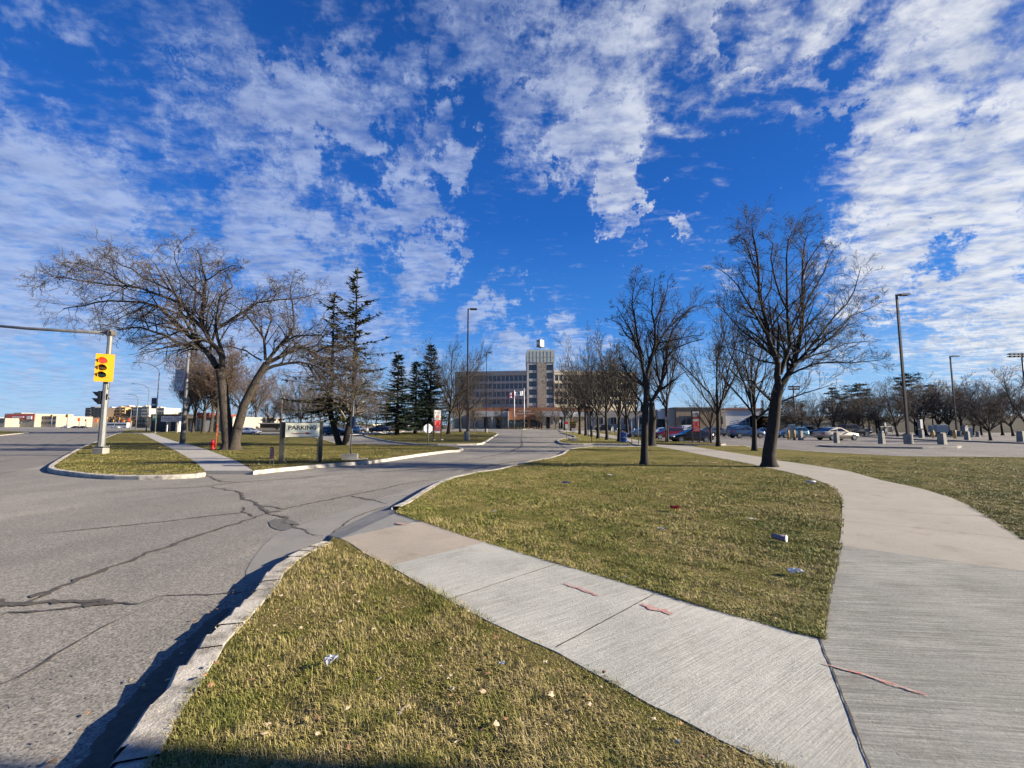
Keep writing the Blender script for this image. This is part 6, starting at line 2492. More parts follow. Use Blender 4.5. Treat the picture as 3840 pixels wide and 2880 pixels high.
# ------------------------------------------------------------------ buildings
M_STONE = None
m, nt, b = newmat('rubble_stone')
v = nd(nt, 'ShaderNodeTexCoord').outputs['Object']
vo = nd(nt, 'ShaderNodeTexVoronoi', inp={'Scale': 1.7})
nt.links.new(v, vo.inputs['Vector'])
sp_c = nd(nt, 'ShaderNodeSeparateColor')
nt.links.new(vo.outputs['Color'], sp_c.inputs[0])
c = mixc(nt, sp_c.outputs[0], (0.46, 0.39, 0.28), (0.22, 0.17, 0.12))
c = mixc(nt, noise(nt, v, 2.2, 4, .7, .4, .65), c, (0.56, 0.50, 0.39))
nt.links.new(c, b.inputs['Base Color'])
b.inputs['Roughness'].default_value = .9
M_STONE = m
M_PANEL = pm('pale_metal_panels', (0.60, 0.62, 0.54), (0.52, 0.54, 0.47), .3, .55)
M_PREC = pm('grey_precast', (0.58, 0.57, 0.52), (0.50, 0.49, 0.45), .4, .8)
M_WINGL = pm('brown_grey_precast', (0.58, 0.51, 0.42), (0.50, 0.44, 0.36), .4, .85)
M_WINGR = pm('buff_precast', (0.66, 0.57, 0.42), (0.60, 0.52, 0.38), .4, .85)
M_BRICK = pm('orange_brown_brick', (0.36, 0.15, 0.075), (0.29, 0.115, 0.06), 1.2, .85, .3, 14)
M_WPAN = pm('white_wall_panel', (0.60, 0.61, 0.62), (0.52, 0.53, 0.54), .3, .7)
M_TANB = pm('tan_brick', (0.36, 0.27, 0.17), (0.28, 0.21, 0.14), .8, .85)
M_TANP = pm('tan_stone', (0.42, 0.38, 0.32), (0.36, 0.32, 0.27), .5, .85)
M_WIN = pm('window_glass', (0.035, 0.045, 0.055), (0.02, 0.026, 0.032), .2, .08, spec=.8)
M_BLIND = pm('pale_blind', (0.12, 0.15, 0.17), (0.09, 0.11, 0.13), .5, .2)
M_DOORF = pm('door_frame_metal', (0.30, 0.30, 0.30), None, 3, .5)
M_ROOFR = pm('red_brown_roof', (0.28, 0.07, 0.045), (0.2, 0.05, 0.035), 1.5, .8)


def wp(u, v, Y):
    return AY(u, v, Y)


def wbox(mb, u0, u1, v0, v1, Y, depth, org, mi=0):
    """box whose front face covers pixels u0..u1, v0..v1 at depth Y; v1=None -> ground"""
    a = AY(u0, v0, Y)
    c = AY(u1, v1 if v1 else v0, Y)
    z0 = c.z if v1 else 0.0
    mb.box(((a.x + c.x) / 2 - org.x, Y + depth / 2 - org.y, z0), (c.x - a.x, depth, a.z - z0), mi=mi)


YH = 200.0
org = Vector((AY(2028, 1600, YH).x, YH, 0))
hosp = thing('hospital_building', 'large hospital with central stone tower, dark left wing, buff right wing and brick entrance', 'building', org)
pxh = YH / F
# tower: side walls, panels above, stone strip, spandrels
zt0 = AY(2028, 1528, YH).z
zt1 = AY(2028, 1359, YH).z
ztop = AY(2028, 1313, YH).z
m = MB()
def tb(u0, u1, v0, v1, d0, d1, mb, mi=0):
    a = AY(u0, v0, YH)
    c = AY(u1, v1, YH)
    mb.box(((a.x + c.x) / 2 - org.x, (d0 + d1) / 2, c.z), (c.x - a.x, d1 - d0, a.z - c.z), mi=mi)
tb(1976, 1984, 1359, 1545, 0, 14, m)
tb(2074, 2079, 1359, 1545, 0, 14, m)
tb(2012, 2014.5, 1359, 1545, 0, .8, m)
tb(2047, 2050, 1359, 1545, 0, .8, m)
tb(1984, 2074, 1359, 1545, 1.2, 14, m)
for vv in ((1359, 1368), (1388.5, 1398.5), (1419.5, 1429.5), (1450, 1460), (1481, 1491.5), (1511.5, 1522)):
    tb(1984, 2012, vv[0], vv[1], .06, 1.2, m)
    tb(2050, 2074, vv[0], vv[1], .06, 1.2, m)
m.build('tower', M_PREC, hosp)
m = MB()
tb(2014.5, 2047, 1359, 1545, -.15, 1.2, m)
m.build('stone_strip', M_STONE, hosp)
m = MB()
tb(1974.5, 2080, 1317, 1358.5, -.10, 14.2, m)
tb(1978, 2077, 1311, 1317, .5, 13.6, m)
m.build('upper_panels', M_PANEL, hosp)
m = MB()
for k in range(1, 8):
    u = 1974.5 + 105.5 * k / 8
    tb(u - .35, u + .35, 1317, 1358.5, -.16, -.10, m)
tb(1975, 2080, 1339.5, 1340.3, -.16, -.10, m)
m.build('panel_joint', M_WINGL, hosp)
for vv in ((1368, 1388.5), (1398.5, 1419.5), (1429.5, 1450), (1460, 1481), (1491.5, 1511.5)):
    for uu in ((1984, 2012), (2050, 2074)):
        m = MB()
        tb(uu[0] - .1, uu[1] + .1, vv[0], vv[1], 1.0, 1.19, m)
        tb(uu[0] + 2, uu[1] - 2, vv[0] + 4, vv[1] - 6, .95, 1.0, m, 1)
        for f_ in (0, .5, 1):
            u = uu[0] + 1 + (uu[1] - uu[0] - 2) * f_
            tb(u - .3, u + .3, vv[0], vv[1], .90, .94, m, 2)
        m.build('window', [M_WIN, M_BLIND, M_BLK], hosp)
# wings
rows = ((1408.3, 1427.5), (1437.2, 1456.8), (1467.6, 1486.4), (1496.5, 1515.6))


def wing(side, mat, length, pitch, u_c, nvis, nm):
    e = bpy.data.objects.new(nm, None)
    x0 = AY(u_c, 1500, YH).x - org.x
    H = AY(u_c, 1391.5, YH).z
    fr = MB()
    # local frame: s along the wing, depth d; rotated by 12 degrees away
    a = R(8) * (1 if side < 0 else 1)
    def P(s, d, z):
        return (x0 + side * (s * math.cos(a)) + side * (-math.sin(a)) * (-d) * 0 + (0 if True else 0) + (side * 0), s * math.sin(a) + d, z)
    def bx(mb, s0, s1, d0, d1, z0, z1, mi=0):
        vs = []
        for z in (z0, z1):
            for s_, d_ in ((s0, d0), (s1, d0), (s1, d1), (s0, d1)):
                vs.append(P(s_, d_, z))
        fs = [(3, 2, 1, 0), (4, 5, 6, 7), (0, 1, 5, 4), (1, 2, 6, 5), (2, 3, 7, 6), (3, 0, 4, 7)]
        if side < 0:
            fs = [f[::-1] for f in fs]
        mb.add(vs, fs, mi)
    bx(fr, 0, length, .5, 16, 0, H - .3)
    bx(fr, -.2, length, -.10, .6, AY(u_c, 1404.5, YH).z, H)
    bx(fr, -.2, length, -.25, .3, H - .5, H + .25)
    zs = [AY(u_c, r[0], YH).z for r in rows]
    ze = [AY(u_c, r[1], YH).z for r in rows]
    for k in range(4):
        lo = zs[k + 1] if k < 3 else 0.0
        bx(fr, -.2, length, -.08, .5, lo, ze[k])
    n = int(length / pitch)
    for i in range(n + 1):
        bx(fr, i * pitch - .22, i * pitch + .22, -.16, .5, ze[3], zs[0])
    wo = fr.build(nm, mat, hosp)
    rest = MB()
    for k in range(4):
        for i in range(n):
            if i < nvis:
                w = MB()
                bx(w, i * pitch + .22, (i + 1) * pitch - .22, .38, .49, ze[k], zs[k])
                bx(w, i * pitch + .35, (i + 1) * pitch - .35, .33, .38, ze[k] + .85, zs[k] - .12, 1)
                bx(w, i * pitch + .22, (i + 1) * pitch - .22, .30, .38, zs[k] - .12, zs[k], 2)
                w.build('window', [M_WIN, M_BLIND, M_BLK], wo)
            else:
                bx(rest, i * pitch + .22, (i + 1) * pitch - .22, .38, .49, ze[k], zs[k])
    if rest.f:
        o = rest.build('window_rows', M_WIN, wo)
        o['kind'] = 'stuff'
    return wo


wing(-1, M_WINGL, 37.4, 2.2, 1976, 12, 'left_wing')
wing(1, M_WINGR, 44, 2.2, 2080, 10, 'right_wing')
# podium
Yp_ = 188.0
m = MB()
wbox(m, 1700, 2225, 1528, 1541.5, Yp_, 10, org)
wbox(m, 1907, 2037, 1530, 1574, Yp_ - 3, 12, org)
wbox(m, 1978, 1988, 1574, None, Yp_ - 3, 3, org)
wbox(m, 2024, 2037, 1574, None, Yp_ - 3, 3, org)
m.build('brick_podium', M_BRICK, hosp)
m = MB()
wbox(m, 1780, 1907, 1541.5, 1562, Yp_ - 6, 10, org)
wbox(m, 1904, 1907.5, 1541.5, None, Yp_ - 8, 12, org)
wbox(m, 2034, 2150, 1542, 1562, Yp_ - 6, 10, org)
wbox(m, 2150, 2230, 1545, 1562, Yp_ - 4, 10, org)
m.build('white_canopy', M_WPAN, hosp)
for a_, b_, vt_, y_, d_ in ((1700, 1762, 1541, Yp_ - 1, 8), (1762, 1776, 1562, Yp_ - 5, 3.9), (1790, 1815, 1562, Yp_ - 5, 3.9), (1829, 1860, 1562, Yp_ - 5, 3.9), (1880, 1904, 1562, Yp_ - 5, 3.9), (2034, 2048, 1562, Yp_ - 5, 3.9), (2062, 2095, 1562, Yp_ - 5, 3.9), (2110, 2150, 1562, Yp_ - 5, 3.9), (1762.5, 1904, 1562.5, Yp_ - 1, 6), (2034, 2230, 1562.5, Yp_ - 1, 6)):
    m = MB()
    wbox(m, a_, b_, vt_, None, y_, d_, org)
    m.build('stone_base', M_STONE, hosp)
for uu, vv in (((1719, 1735), (1571, 1594)), ((1818, 1827), (1571, 1594)), ((1749, 1757), (1573, 1594)), ((1864, 1876), (1571, 1594)), ((2050, 2060), (1573, 1594)), ((2097, 2107), (1573, 1594))):
    m = MB()
    a = AY(uu[0], vv[0], Yp_ - 1.3)
    c = AY(uu[1], vv[1], Yp_ - 1.3)
    m.box(((a.x + c.x) / 2 - org.x, Yp_ - 1.2 - org.y, c.z), (c.x - a.x, .4, a.z - c.z))
    m.build('ground_window', M_WIN, hosp)
m = MB()
wbox(m, 1909, 1978, 1574, None, Yp_ + 1, 2, org)
wbox(m, 1988, 2024, 1574, None, Yp_ + 1, 2, org)
dr = m.build('entrance_glazing', M_WIN, hosp)
m = MB()
for u in (1921, 1934, 1944, 1956, 1968):
    wbox(m, u - .6, u + .6, 1576, None, Yp_ + .6, .4, org)
wbox(m, 1921, 1968, 1576, 1580, Yp_ + .6, .45, org)
m.build('door_frames', M_DOORF, dr)
for (uu, vv, w_) in ((1916, 1584, 4), (1932, 1584, 4), (1958, 1584, 4), (1973, 1586, 5)):
    m = MB()
    wbox(m, uu - w_ / 2, uu + w_ / 2, vv - 2.5, vv + 2.5, Yp_ + .5, .1, org)
    m.build('poster', M_WHT, dr)
pl0 = AY(1968, 1541, Yp_ - 3)
ltr = pm('sign_letters', (0.62, 0.55, 0.48), None, 3, .5)
brick_o = [c for c in hosp.children if c.name.startswith('brick_podium')][0]
def fit_text(o, w):
    xs = [v.co.x for v in o.data.vertices]
    o.scale = (w / (max(xs) - min(xs)), 1, 1)
t1 = text_mesh('lettering', 'VICTORIA', 8.2 * pxh, ltr, brick_o, (pl0.x - org.x, Yp_ - 3 - org.y - .12, AY(1968, 1542, Yp_ - 3).z), bold=.02)
fit_text(t1, 51 * Yp_ / F)
t1 = text_mesh('lettering', 'GENERAL HOSPITAL', 6.2 * pxh, ltr, brick_o, (pl0.x - org.x, Yp_ - 3 - org.y - .12, AY(1968, 1551.5, Yp_ - 3).z), bold=.02)
fit_text(t1, 68 * Yp_ / F)
# revolving H cube on the tower
p = Vector((AY(2026, 1300, YH + 5).x, YH + 5, ztop))
hc = thing('rooftop_sign_cube', 'cube sign with letter H on each face on the tower roof', 'sign', p, R(38))
s_ = 20.5 * (YH + 5) / F
zc0 = AY(2026, 1302, YH + 5).z - ztop
zc1 = AY(2026, 1275, YH + 5).z - ztop
m = MB(); m.tube([(0, 0, -1.5), (0, 0, zc0 + .2)], [.22, .22], 8); m.build('mast', M_GALV, hc)
m = MB(); m.box((0, 0, zc0), (s_, s_, zc1 - zc0), ch=.1); cu = m.build('cube_frame', pm('dark_olive_metal', (0.05, 0.055, 0.045), None, 2, .5), hc)
for k in range(4):
    a = k * PI / 2
    n = Vector((math.sin(a), -math.cos(a), 0))
    m = MB()
    m.box((n.x * (s_ / 2 + .02), n.y * (s_ / 2 + .02), zc0 + (zc1 - zc0) * .08), ((s_ * .86) if k % 2 == 0 else .05, (s_ * .86) if k % 2 else .05, (zc1 - zc0) * .84))
    m.build('face', pm('cube_face_dark', (0.10, 0.11, 0.09), None, 2, .5) if k in (1, 3) else M_WHT, cu)
    t1 = text_mesh('letter_h', 'H', (zc1 - zc0) * .95, M_WHT if k in (1, 3) else M_ALU, cu, (n.x * (s_ / 2 + .09), n.y * (s_ / 2 + .09), (zc0 + zc1) / 2), rot=(PI / 2, 0, a), bold=.10)
# flagpoles and flags
for i, (u, vb, vt, lab) in enumerate(((1929, 1603, 1461, 'flagpole with a red and white flag left of its twin'), (1966, 1604, 1457, 'flagpole with a white flag right of its twin'))):
    Yf = 178.0
    p = Vector((AY(u, vb, Yf).x, Yf, 0))
    pf = Yf / F
    fp = thing('flagpole', lab, 'flagpole', p, 0, 'flagpoles before the hospital entrance')
    H = AY(u, vt, Yf).z
    m = MB(); m.tube([(0, 0, 0), (0, 0, H)], [.24, .13], 10); m.build('pole', M_WHT, fp)
    m = MB(); m.lathe([(.01, 0), (.2, .1), (.2, .25), (.01, .35)], c=(0, 0, H), n=10); m.build('finial', M_GALV, fp)
    za, zb2 = AY(u, 1467 if i else 1471, Yf).z, AY(u, 1484 if i else 1490, Yf).z
    Lf = (34 if i else 25) * pf
    m = MB()
    n = 16
    vs = []
    for k in range(n + 1):
        t = k / n
        dz = -(0.9 if i == 0 else .25) * t * t
        y = .28 * math.sin(t * 9 + i)
        for q in range(5):
            vs.append((-.15 - Lf * t, y + .05 * q, zb2 + (za - zb2) * q / 4 + dz + .12 * math.sin(t * 7)))
    for k in range(n):
        for q in range(4):
            mi = 0
            if i == 0:
                mi = 1 if (k < n * .28 or k > n * .72) else 0
            m.add([vs[k * 5 + q], vs[(k + 1) * 5 + q], vs[(k + 1) * 5 + q + 1], vs[k * 5 + q + 1]], [(0, 1, 2, 3)], mi, True)
    fo = m.build('flag', [M_WHT, M_RED], fp)
    m = MB()
    cz = (za + zb2) / 2 - .2
    if i == 0:
        leaf = [(0, -.8), (.05, -.3), (.5, -.35), (.35, -.1), (.8, .2), (.45, .2), (.4, .4), (.15, .15), (.2, .6), (0, .85), (-.2, .6), (-.15, .15), (-.4, .4), (-.45, .2), (-.8, .2), (-.35, -.1), (-.5, -.35), (-.05, -.3)]
        m.prism([(-Lf * .5 - .15 + x * .8, cz - .2 + z * .7) for x, z in leaf], -.32, -.30)
        m.build('leaf_emblem', M_RED, fo)
    else:
        m.prism([(-Lf * .58 - .6, cz + .6), (-Lf * .58 + .6, cz + .6), (-Lf * .58 + .1, cz - .6)], -.34, -.32)
        m.build('emblem', M_LETB, fo)
# planting bed at the flagpoles
m = MB()
random.seed(44)
for k in range(220):
    x, y = random.uniform(-8, 9), random.uniform(-1.5, 1.5)
    h = random.uniform(.4, 1.3)
    a = random.uniform(0, 2 * PI)
    m.add([(x, y, 0), (x + .25 * math.cos(a), y + .25 * math.sin(a), 0), (x + random.uniform(-.4, .4), y + random.uniform(-.4, .4), h)], [(0, 1, 2)])
o = m.build('dry_shrubs', pm('dry_shrub_brown', (0.20, 0.14, 0.08), (0.10, 0.075, 0.05), 1, .9), None, (AY(1950, 1600, 176).x, 176, .1))
o['kind'] = 'stuff'
o['label'] = 'dry brown shrubs in the bed around the flagpoles'
# globe lamps by the entrance
for i, (u, v, vb) in enumerate(((1934, 1560, 1603), (1969, 1560, 1603), (1862, 1558, 1603), (2206, 1557, 1640), (2323, 1549, 1645))):
    p = G(u, max(vb, 1608), 0)
    if i < 3:
        p = Vector((AY(u, 1600, 176).x, 176, 0))
    gl = thing('globe_lamp', ['small globe lamp by the left flagpole', 'small globe lamp by the right flagpole', 'small globe lamp before the left canopy', 'small globe lamp among the row of bare trees', 'small globe lamp above the blue bin'][i], 'lamp', p, 0, 'small globe lamps')
    H = AY(u, v, p.y).z
    m = MB(); m.tube([(0, 0, 0), (0, 0, H - .1)], [.05, .04], 6); m.build('post', M_BLK, gl)
    rr = 2.2 * p.y / F
    m = MB(); m.lathe([(.01, -rr), (rr * .7, -rr * .7), (rr, 0), (rr * .7, rr * .7), (.01, rr)], c=(0, 0, H), n=12); m.build('globe', M_WHT, gl)

# long low clinic building at the right of the hospital
Yl = 135.0
org = Vector((AY(2560, 1600, Yl).x, Yl, 0))
lb = thing('clinic_building', 'long low building with tan brick, pale panels and red roof edge behind the car park', 'building', org)
m = MB()
wbox(m, 2535, 2700, 1530, None, Yl, 14, org)
m.build('tan_wall', M_TANB, lb)
for q in ((2225, 2425, 1540, None, Yl + 6, 14), (2500, 2535, 1533, None, Yl + 1, 12), (2466, 2500, 1536, 1572, Yl + 3, 8), (2425, 2466, 1536, None, Yl + 6, 8), (2700, 2720, 1537, None, Yl + 1, 12)):
    m = MB()
    wbox(m, *q, org)
    m.build('grey_wall', M_TANP, lb)
for q in ((2467, 2499, 1538, 1571, Yl + 2.6, .4), (2720, 2860, 1537, None, Yl + 3, 14)):
    m = MB()
    wbox(m, *q, org)
    m.build('pale_panel', M_WPAN, lb)
m = MB()
wbox(m, 2716, 2865, 1531, 1537, Yl + 2.5, 15, org)
m.build('red_roof_edge', M_ROOFR, lb)
m = MB()
wbox(m, 2535, 2702, 1526.5, 1530, Yl - .3, 14.6, org)
m.build('coping', M_TANP, lb)
for (u0, u1, v0, v1, y_) in ((2552, 2592, 1560, 1592, Yl - .2), (2466, 2500, 1572, 1606, Yl + 3), (2700, 2711, 1562, 1590, Yl + .9), (2240, 2262, 1565, 1590, Yl + 5.9), (2290, 2312, 1565, 1590, Yl + 5.9), (2340, 2360, 1565, 1590, Yl + 5.9), (2400, 2420, 1565, 1590, Yl + 5.9)):
    m = MB(); wbox(m, u0, u1, v0, v1, y_, .6, org)
    wo = m.build('window', M_WIN, lb)
    m = MB()
    for k in range(3):
        uu = u0 + (u1 - u0) * k / 2
        wbox(m, uu - .5, uu + .5, v0, v1, y_ - .1, .1, org)
    m.build('mullion', M_TANP, wo)
# white ramp and railings
org2 = Vector((AY(2770, 1600, 118).x, 118, 0))
rp_ = thing('white_ramp', 'white railed ramp before the right end of the low building', 'ramp', org2)
m = MB()
for k in range(6):
    u = 2740 + k * 14
    v_ = 1583 - k * 3.2
    a = AY(u, v_, 118)
    m.tube([(a.x - org2.x, 0, 0), (a.x - org2.x, 0, a.z)], .10, 6)
for dv in (0, 7, 14):
    a, c = AY(2738, 1583 + dv, 118), AY(2812, 1566 + dv, 118)
    m.tube([(a.x - org2.x, 0, a.z), (c.x - org2.x, 0, c.z)], .09, 6)
m.build('railing', M_WHT, rp_)
m = MB()
a, c = AY(2738, 1597, 118), AY(2812, 1582, 118)
m.prism([(a.x - org2.x, 0), (c.x - org2.x, 0), (c.x - org2.x, c.z), (a.x - org2.x, a.z)], .1, 2.0)
m.build('deck', M_TANP, rp_)

# pale lattice wall and chain-link fence behind the right car park
p = AY(2920, 1600, 88)
org = Vector((AY(3020, 1600, 88).x, 88, 0))
fw = thing('lattice_wall', 'pale patterned concrete wall behind the light blue car', 'wall', org)
m = MB()
wbox(m, 2905, 3140, 1586, None, 88, .3, org)
wl_ = m.build('wall_panel', pm('pale_green_concrete', (0.42, 0.45, 0.40), (0.14, 0.16, 0.15), .9, .85, lo=.45, hi=.55), fw)
m = MB()
wbox(m, 2903, 3142, 1584, 1586.5, 87.9, .5, org)
m.build('coping', M_TANP, fw)
for i, (u0, u1) in enumerate(((3225, 3345),)):
    org = Vector((AY((u0 + u1) / 2, 1600, 84).x, 84, 0))
    cf = thing('chain_link_fence', 'dark chain-link fence right of the black pickup truck', 'fence', org)
    for k in range(7):
        u = u0 + (u1 - u0) * k / 6
        a = AY(u, 1599, 84)
        m = MB(); m.tube([(a.x - org.x, 0, 0), (a.x - org.x, 0, a.z)], .06, 6); m.build('fence_post', M_GALV, cf)
    m = MB()
    a, c = AY(u0, 1600, 84), AY(u1, 1600, 84)
    for z in (a.z, a.z * .1):
        m.tube([(a.x - org.x, 0, z), (c.x - org.x, 0, z)], .04, 6)
    n = 70
    for k in range(n):
        x = a.x - org.x + (c.x - a.x) * k / n
        m.tube([(x, 0, .05), (x + .7, 0, a.z)], .012, 3, caps=False)
        m.tube([(x + .7, 0.01, .05), (x, 0.01, a.z)], .012, 3, caps=False)
    m.build('mesh', M_GALV, cf)
# grassy bank and dark riverside scrub at the far right
m = MB()
random.seed(8)
n = 60
vs = []
for k in range(n + 1):
    x = 70 + k * 3.4
    for j, (y, z) in enumerate(((94, -.1), (98, 2.2), (104, 3.9), (116, 4.2), (130, -.1))):
        vs.append((x + random.uniform(-1, 1), y, z + random.uniform(-.4, .4) if 0 < j < 4 else z))
fs = [(k * 5 + j, (k + 1) * 5 + j, (k + 1) * 5 + j + 1, k * 5 + j + 1) for k in range(n) for j in range(4)]
m.add(vs, fs, 0, True)
struct(m.build('embankment', pm('scrubby_bank', (0.022, 0.018, 0.013), (0.010, 0.009, 0.007), .6, 1.0, 1.0, 3)))

# ---- left background
# dark canopy building with church-like front
Yc = 96.0
org = Vector((AY(700, 1600, Yc).x, Yc, 0))
cb = thing('church_building', 'low stone building with arched white-framed windows and a dark carport canopy', 'building', org)
m = MB()
wbox(m, 668, 872, 1562, None, Yc + 4, 12, org)
m.build('stone_wall', M_TANP, cb)
m = MB()
wbox(m, 566, 690, 1553, 1568, Yc - 1, 14, org)
m.build('canopy', pm('dark_canopy', (0.05, 0.042, 0.036), (0.035, 0.03, 0.026), 1, .8), cb)
m = MB()
wbox(m, 568, 660, 1568, None, Yc + 10, 1, org)
m.build('back_wall', M_BLK, cb)
for u0, u1 in ((625, 629), (661, 667)):
    m = MB(); wbox(m, u0, u1, 1568, None, Yc - .5, 1.0, org); m.build('canopy_post', M_WPAN, cb)
for u0, u1, vt_ in ((717, 728, 1578), (738, 750, 1572), (798, 812, 1578), (770, 777, 1578), (850, 862, 1578)):
    m = MB(); wbox(m, u0, u1, vt_, 1611, Yc + 3.6, .5, org); wn_ = m.build('window', M_WIN, cb)
    m = MB()
    wbox(m, u0 - 3, u0, vt_ - 3, 1613, Yc + 3.5, .6, org)
    wbox(m, u1, u1 + 3, vt_ - 3, 1613, Yc + 3.5, .6, org)
    wbox(m, u0 - 3, u1 + 3, vt_ - 4, vt_, Yc + 3.4, .7, org)
    m.build('frame', M_WPAN, wn_)
for u0, u1 in ((766, 790), (832, 858)):
    m = MB(); wbox(m, u0, u1, 1577, None, Yc + 3, 2, org); m.build('white_bay', M_WPAN, cb)
m = MB()
for u0, u1 in ((720, 765), (768, 792), (796, 830)):
    a, c = AY(u0, 1566, Yc + 3), AY(u1, 1566, Yc + 3)
    h = (c.x - a.x) * .42
    m.prism([(a.x - org.x, a.z), (c.x - org.x, a.z), ((a.x + c.x) / 2 - org.x, a.z + h)], 3.0, 10)
m.build('gable_roof', M_ROOFR, cb)


def block(name, u0, u1, v0, Y, mat, label, cat_='building', depth=30, rows_=0, cols=0, parts=(), group=None, vb=None, balc=None):
    org = Vector((AY((u0 + u1) / 2, 1600, Y).x, Y, 0))
    r = thing(name, label, cat_, org, 0, group)
    m = MB(); wbox(m, u0, u1, v0, None, Y, depth, org); wo = m.build('wall', mat, r)
    m = MB(); wbox(m, u0 + (u1 - u0) * .3, u0 + (u1 - u0) * .55, v0 - 3.5, v0, Y + 4, depth * .3, org); m.build('roof_box', mat, r)
    vb_ = vb or 1598
    for j in range(rows_):
        va = v0 + 2 + (vb_ - v0 - 2) * j / rows_
        vc = v0 + 2 + (vb_ - v0 - 2) * (j + .55) / rows_
        for i in range(cols):
            ua = u0 + (u1 - u0) * (i + .22) / cols
            uc = u0 + (u1 - u0) * (i + .78) / cols
            m = MB(); wbox(m, ua, uc, va, vc, Y - .12, .2, org); m.build('window', M_WIN, wo)
    if balc:
        for j in range(rows_):
            vc = v0 + 2 + (vb_ - v0 - 2) * (j + .62) / rows_
            m = MB(); wbox(m, u0 + (u1 - u0) * balc[0], u0 + (u1 - u0) * balc[1], vc - 1.2, vc, Y - 2.0, 2, org); m.build('balcony', balc[2], wo)
    for nm, a_, b_, va, vc, mt, pd_ in parts:
        m = MB(); wbox(m, a_, b_, va, vc, Y - pd_, pd_, org); m.build(nm, mt, wo)
    return r


M_RETR = pm('red_store_front', (0.55, 0.09, 0.08), (0.46, 0.07, 0.06), .1, .6)
M_RETW = pm('cream_store_wall', (0.40, 0.37, 0.31), (0.32, 0.29, 0.24), .06, .8)
M_BRKD = pm('dark_brown_brick', (0.12, 0.085, 0.065), (0.09, 0.065, 0.05), .1, .85)
M_APW = pm('white_render', (0.52, 0.54, 0.56), (0.42, 0.45, 0.48), .05, .8)
M_APT = pm('tan_orange_render', (0.55, 0.36, 0.17), (0.44, 0.28, 0.13), .05, .8)
M_APC = pm('cream_render', (0.60, 0.54, 0.42), (0.5, 0.45, 0.35), .05, .8)
block('store_building', -60, 20, 1568, 330, M_RETW, 'cream flat store cut by the left edge of the view', rows_=1, cols=3)
block('store_building', 18, 132, 1551, 340, M_RETW, 'store with a big red front panel at the far left', rows_=1, cols=0, parts=(('red_panel', 26, 128, 1554, 1574, M_RETR, .6), ('white_sign', 45, 88, 1562, 1566, M_WHT, .9), ('white_sign', 100, 118, 1560, 1572, M_WHT, .9), ('blue_strip', 44, 80, 1583, 1587, pm('blue_strip', (0.15, 0.3, 0.5), None, 1, .6), .5), ('shop_window', 30, 60, 1590, 1601, M_WIN, .3)))
block('store_building', 132, 212, 1560, 345, M_RETW, 'pale two-step store right of the red-fronted one', rows_=2, cols=5)
block('store_building', 208, 268, 1566, 360, M_BRKD, 'brown brick store with white cornice', rows_=1, cols=3, parts=(('cornice', 205, 270, 1559, 1567, M_APW, .6),))
block('apartment_block', 321, 384, 1529, 620, M_BRKD, 'dark brown apartment block on the left skyline', rows_=6, cols=5, balc=(0, .25, M_ALU))
block('apartment_block', 399, 437, 1529, 660, M_APW, 'white apartment tower right of the signal pole', rows_=6, cols=3)
block('apartment_block', 434, 470, 1527, 640, M_APT, 'orange-tan apartment block with curved balconies', rows_=6, cols=2, balc=(.1, .7, M_APC))
block('apartment_block', 466, 500, 1524, 650, M_WINGL, 'dark glassy apartment block between orange and cream ones', rows_=6, cols=4)
block('apartment_block', 500, 532, 1526, 640, M_APC, 'cream apartment block with narrow dark bays', rows_=6, cols=4)
block('apartment_block', 532, 560, 1524, 630, M_APC, 'cream and brown apartment block behind the third lamp', rows_=6, cols=3)
block('apartment_block', 585, 616, 1529, 600, M_APC, 'yellowish apartment block right of the banner', rows_=5, cols=3)
block('office_building', 515, 548, 1566, 240, M_BLK, 'dark low building behind the lamps, beside the crossing', rows_=2, cols=3)
# low brown wood on the left skyline
random.seed(12)
m = MB()
n = 2600
for k in range(n):
    u = random.uniform(262, 560)
    v = 1606 - random.random() ** 0.8 * 42
    Y = random.uniform(400, 440)
    c = AY(u, v, Y)
    a = Vector((random.gauss(0, 1), random.gauss(0, .3), random.gauss(0, 1.2))).normalized() * random.uniform(1.0, 2.4)
    b_ = Vector((random.gauss(0, 1), random.gauss(0, .3), random.gauss(0, 1))).normalized() * .5
    m.add([c - a, c + b_, c + a, c - b_], [(0, 1, 2, 3)])
o = m.build('far_wood', pm('far_brown_wood', (0.17, 0.12, 0.085), (0.09, 0.065, 0.05), .05, 1))
o['kind'] = 'stuff'
o['label'] = 'low brown wood on the left skyline below the apartment blocks'
# brown scrub line behind the left car park and between the buildings
m = MB()
n = 5200
for k in range(n):
    u = random.uniform(640, 1920)
    top = 1528 + 22 * math.sin(u * .021) + 12 * math.sin(u * .07 + 1)
    v = 1604 - random.random() * (1604 - top)
    Y = random.uniform(215, 240)
    c = AY(u, v, Y)
    a = Vector((random.gauss(0, .6), random.gauss(0, .3), random.gauss(0, 1.4))).normalized() * random.uniform(.6, 1.8)
    b_ = Vector((random.gauss(0, 1), random.gauss(0, .3), random.gauss(0, 1))).normalized() * .14
    m.add([c - a, c + b_, c + a, c - b_], [(0, 1, 2, 3)])
o = m.build('far_scrub', pm('far_brown_scrub', (0.20, 0.145, 0.10), (0.10, 0.075, 0.055), .08, 1))
o['kind'] = 'stuff'
o['label'] = 'brown leafless scrub reading as one mass behind the left car park'
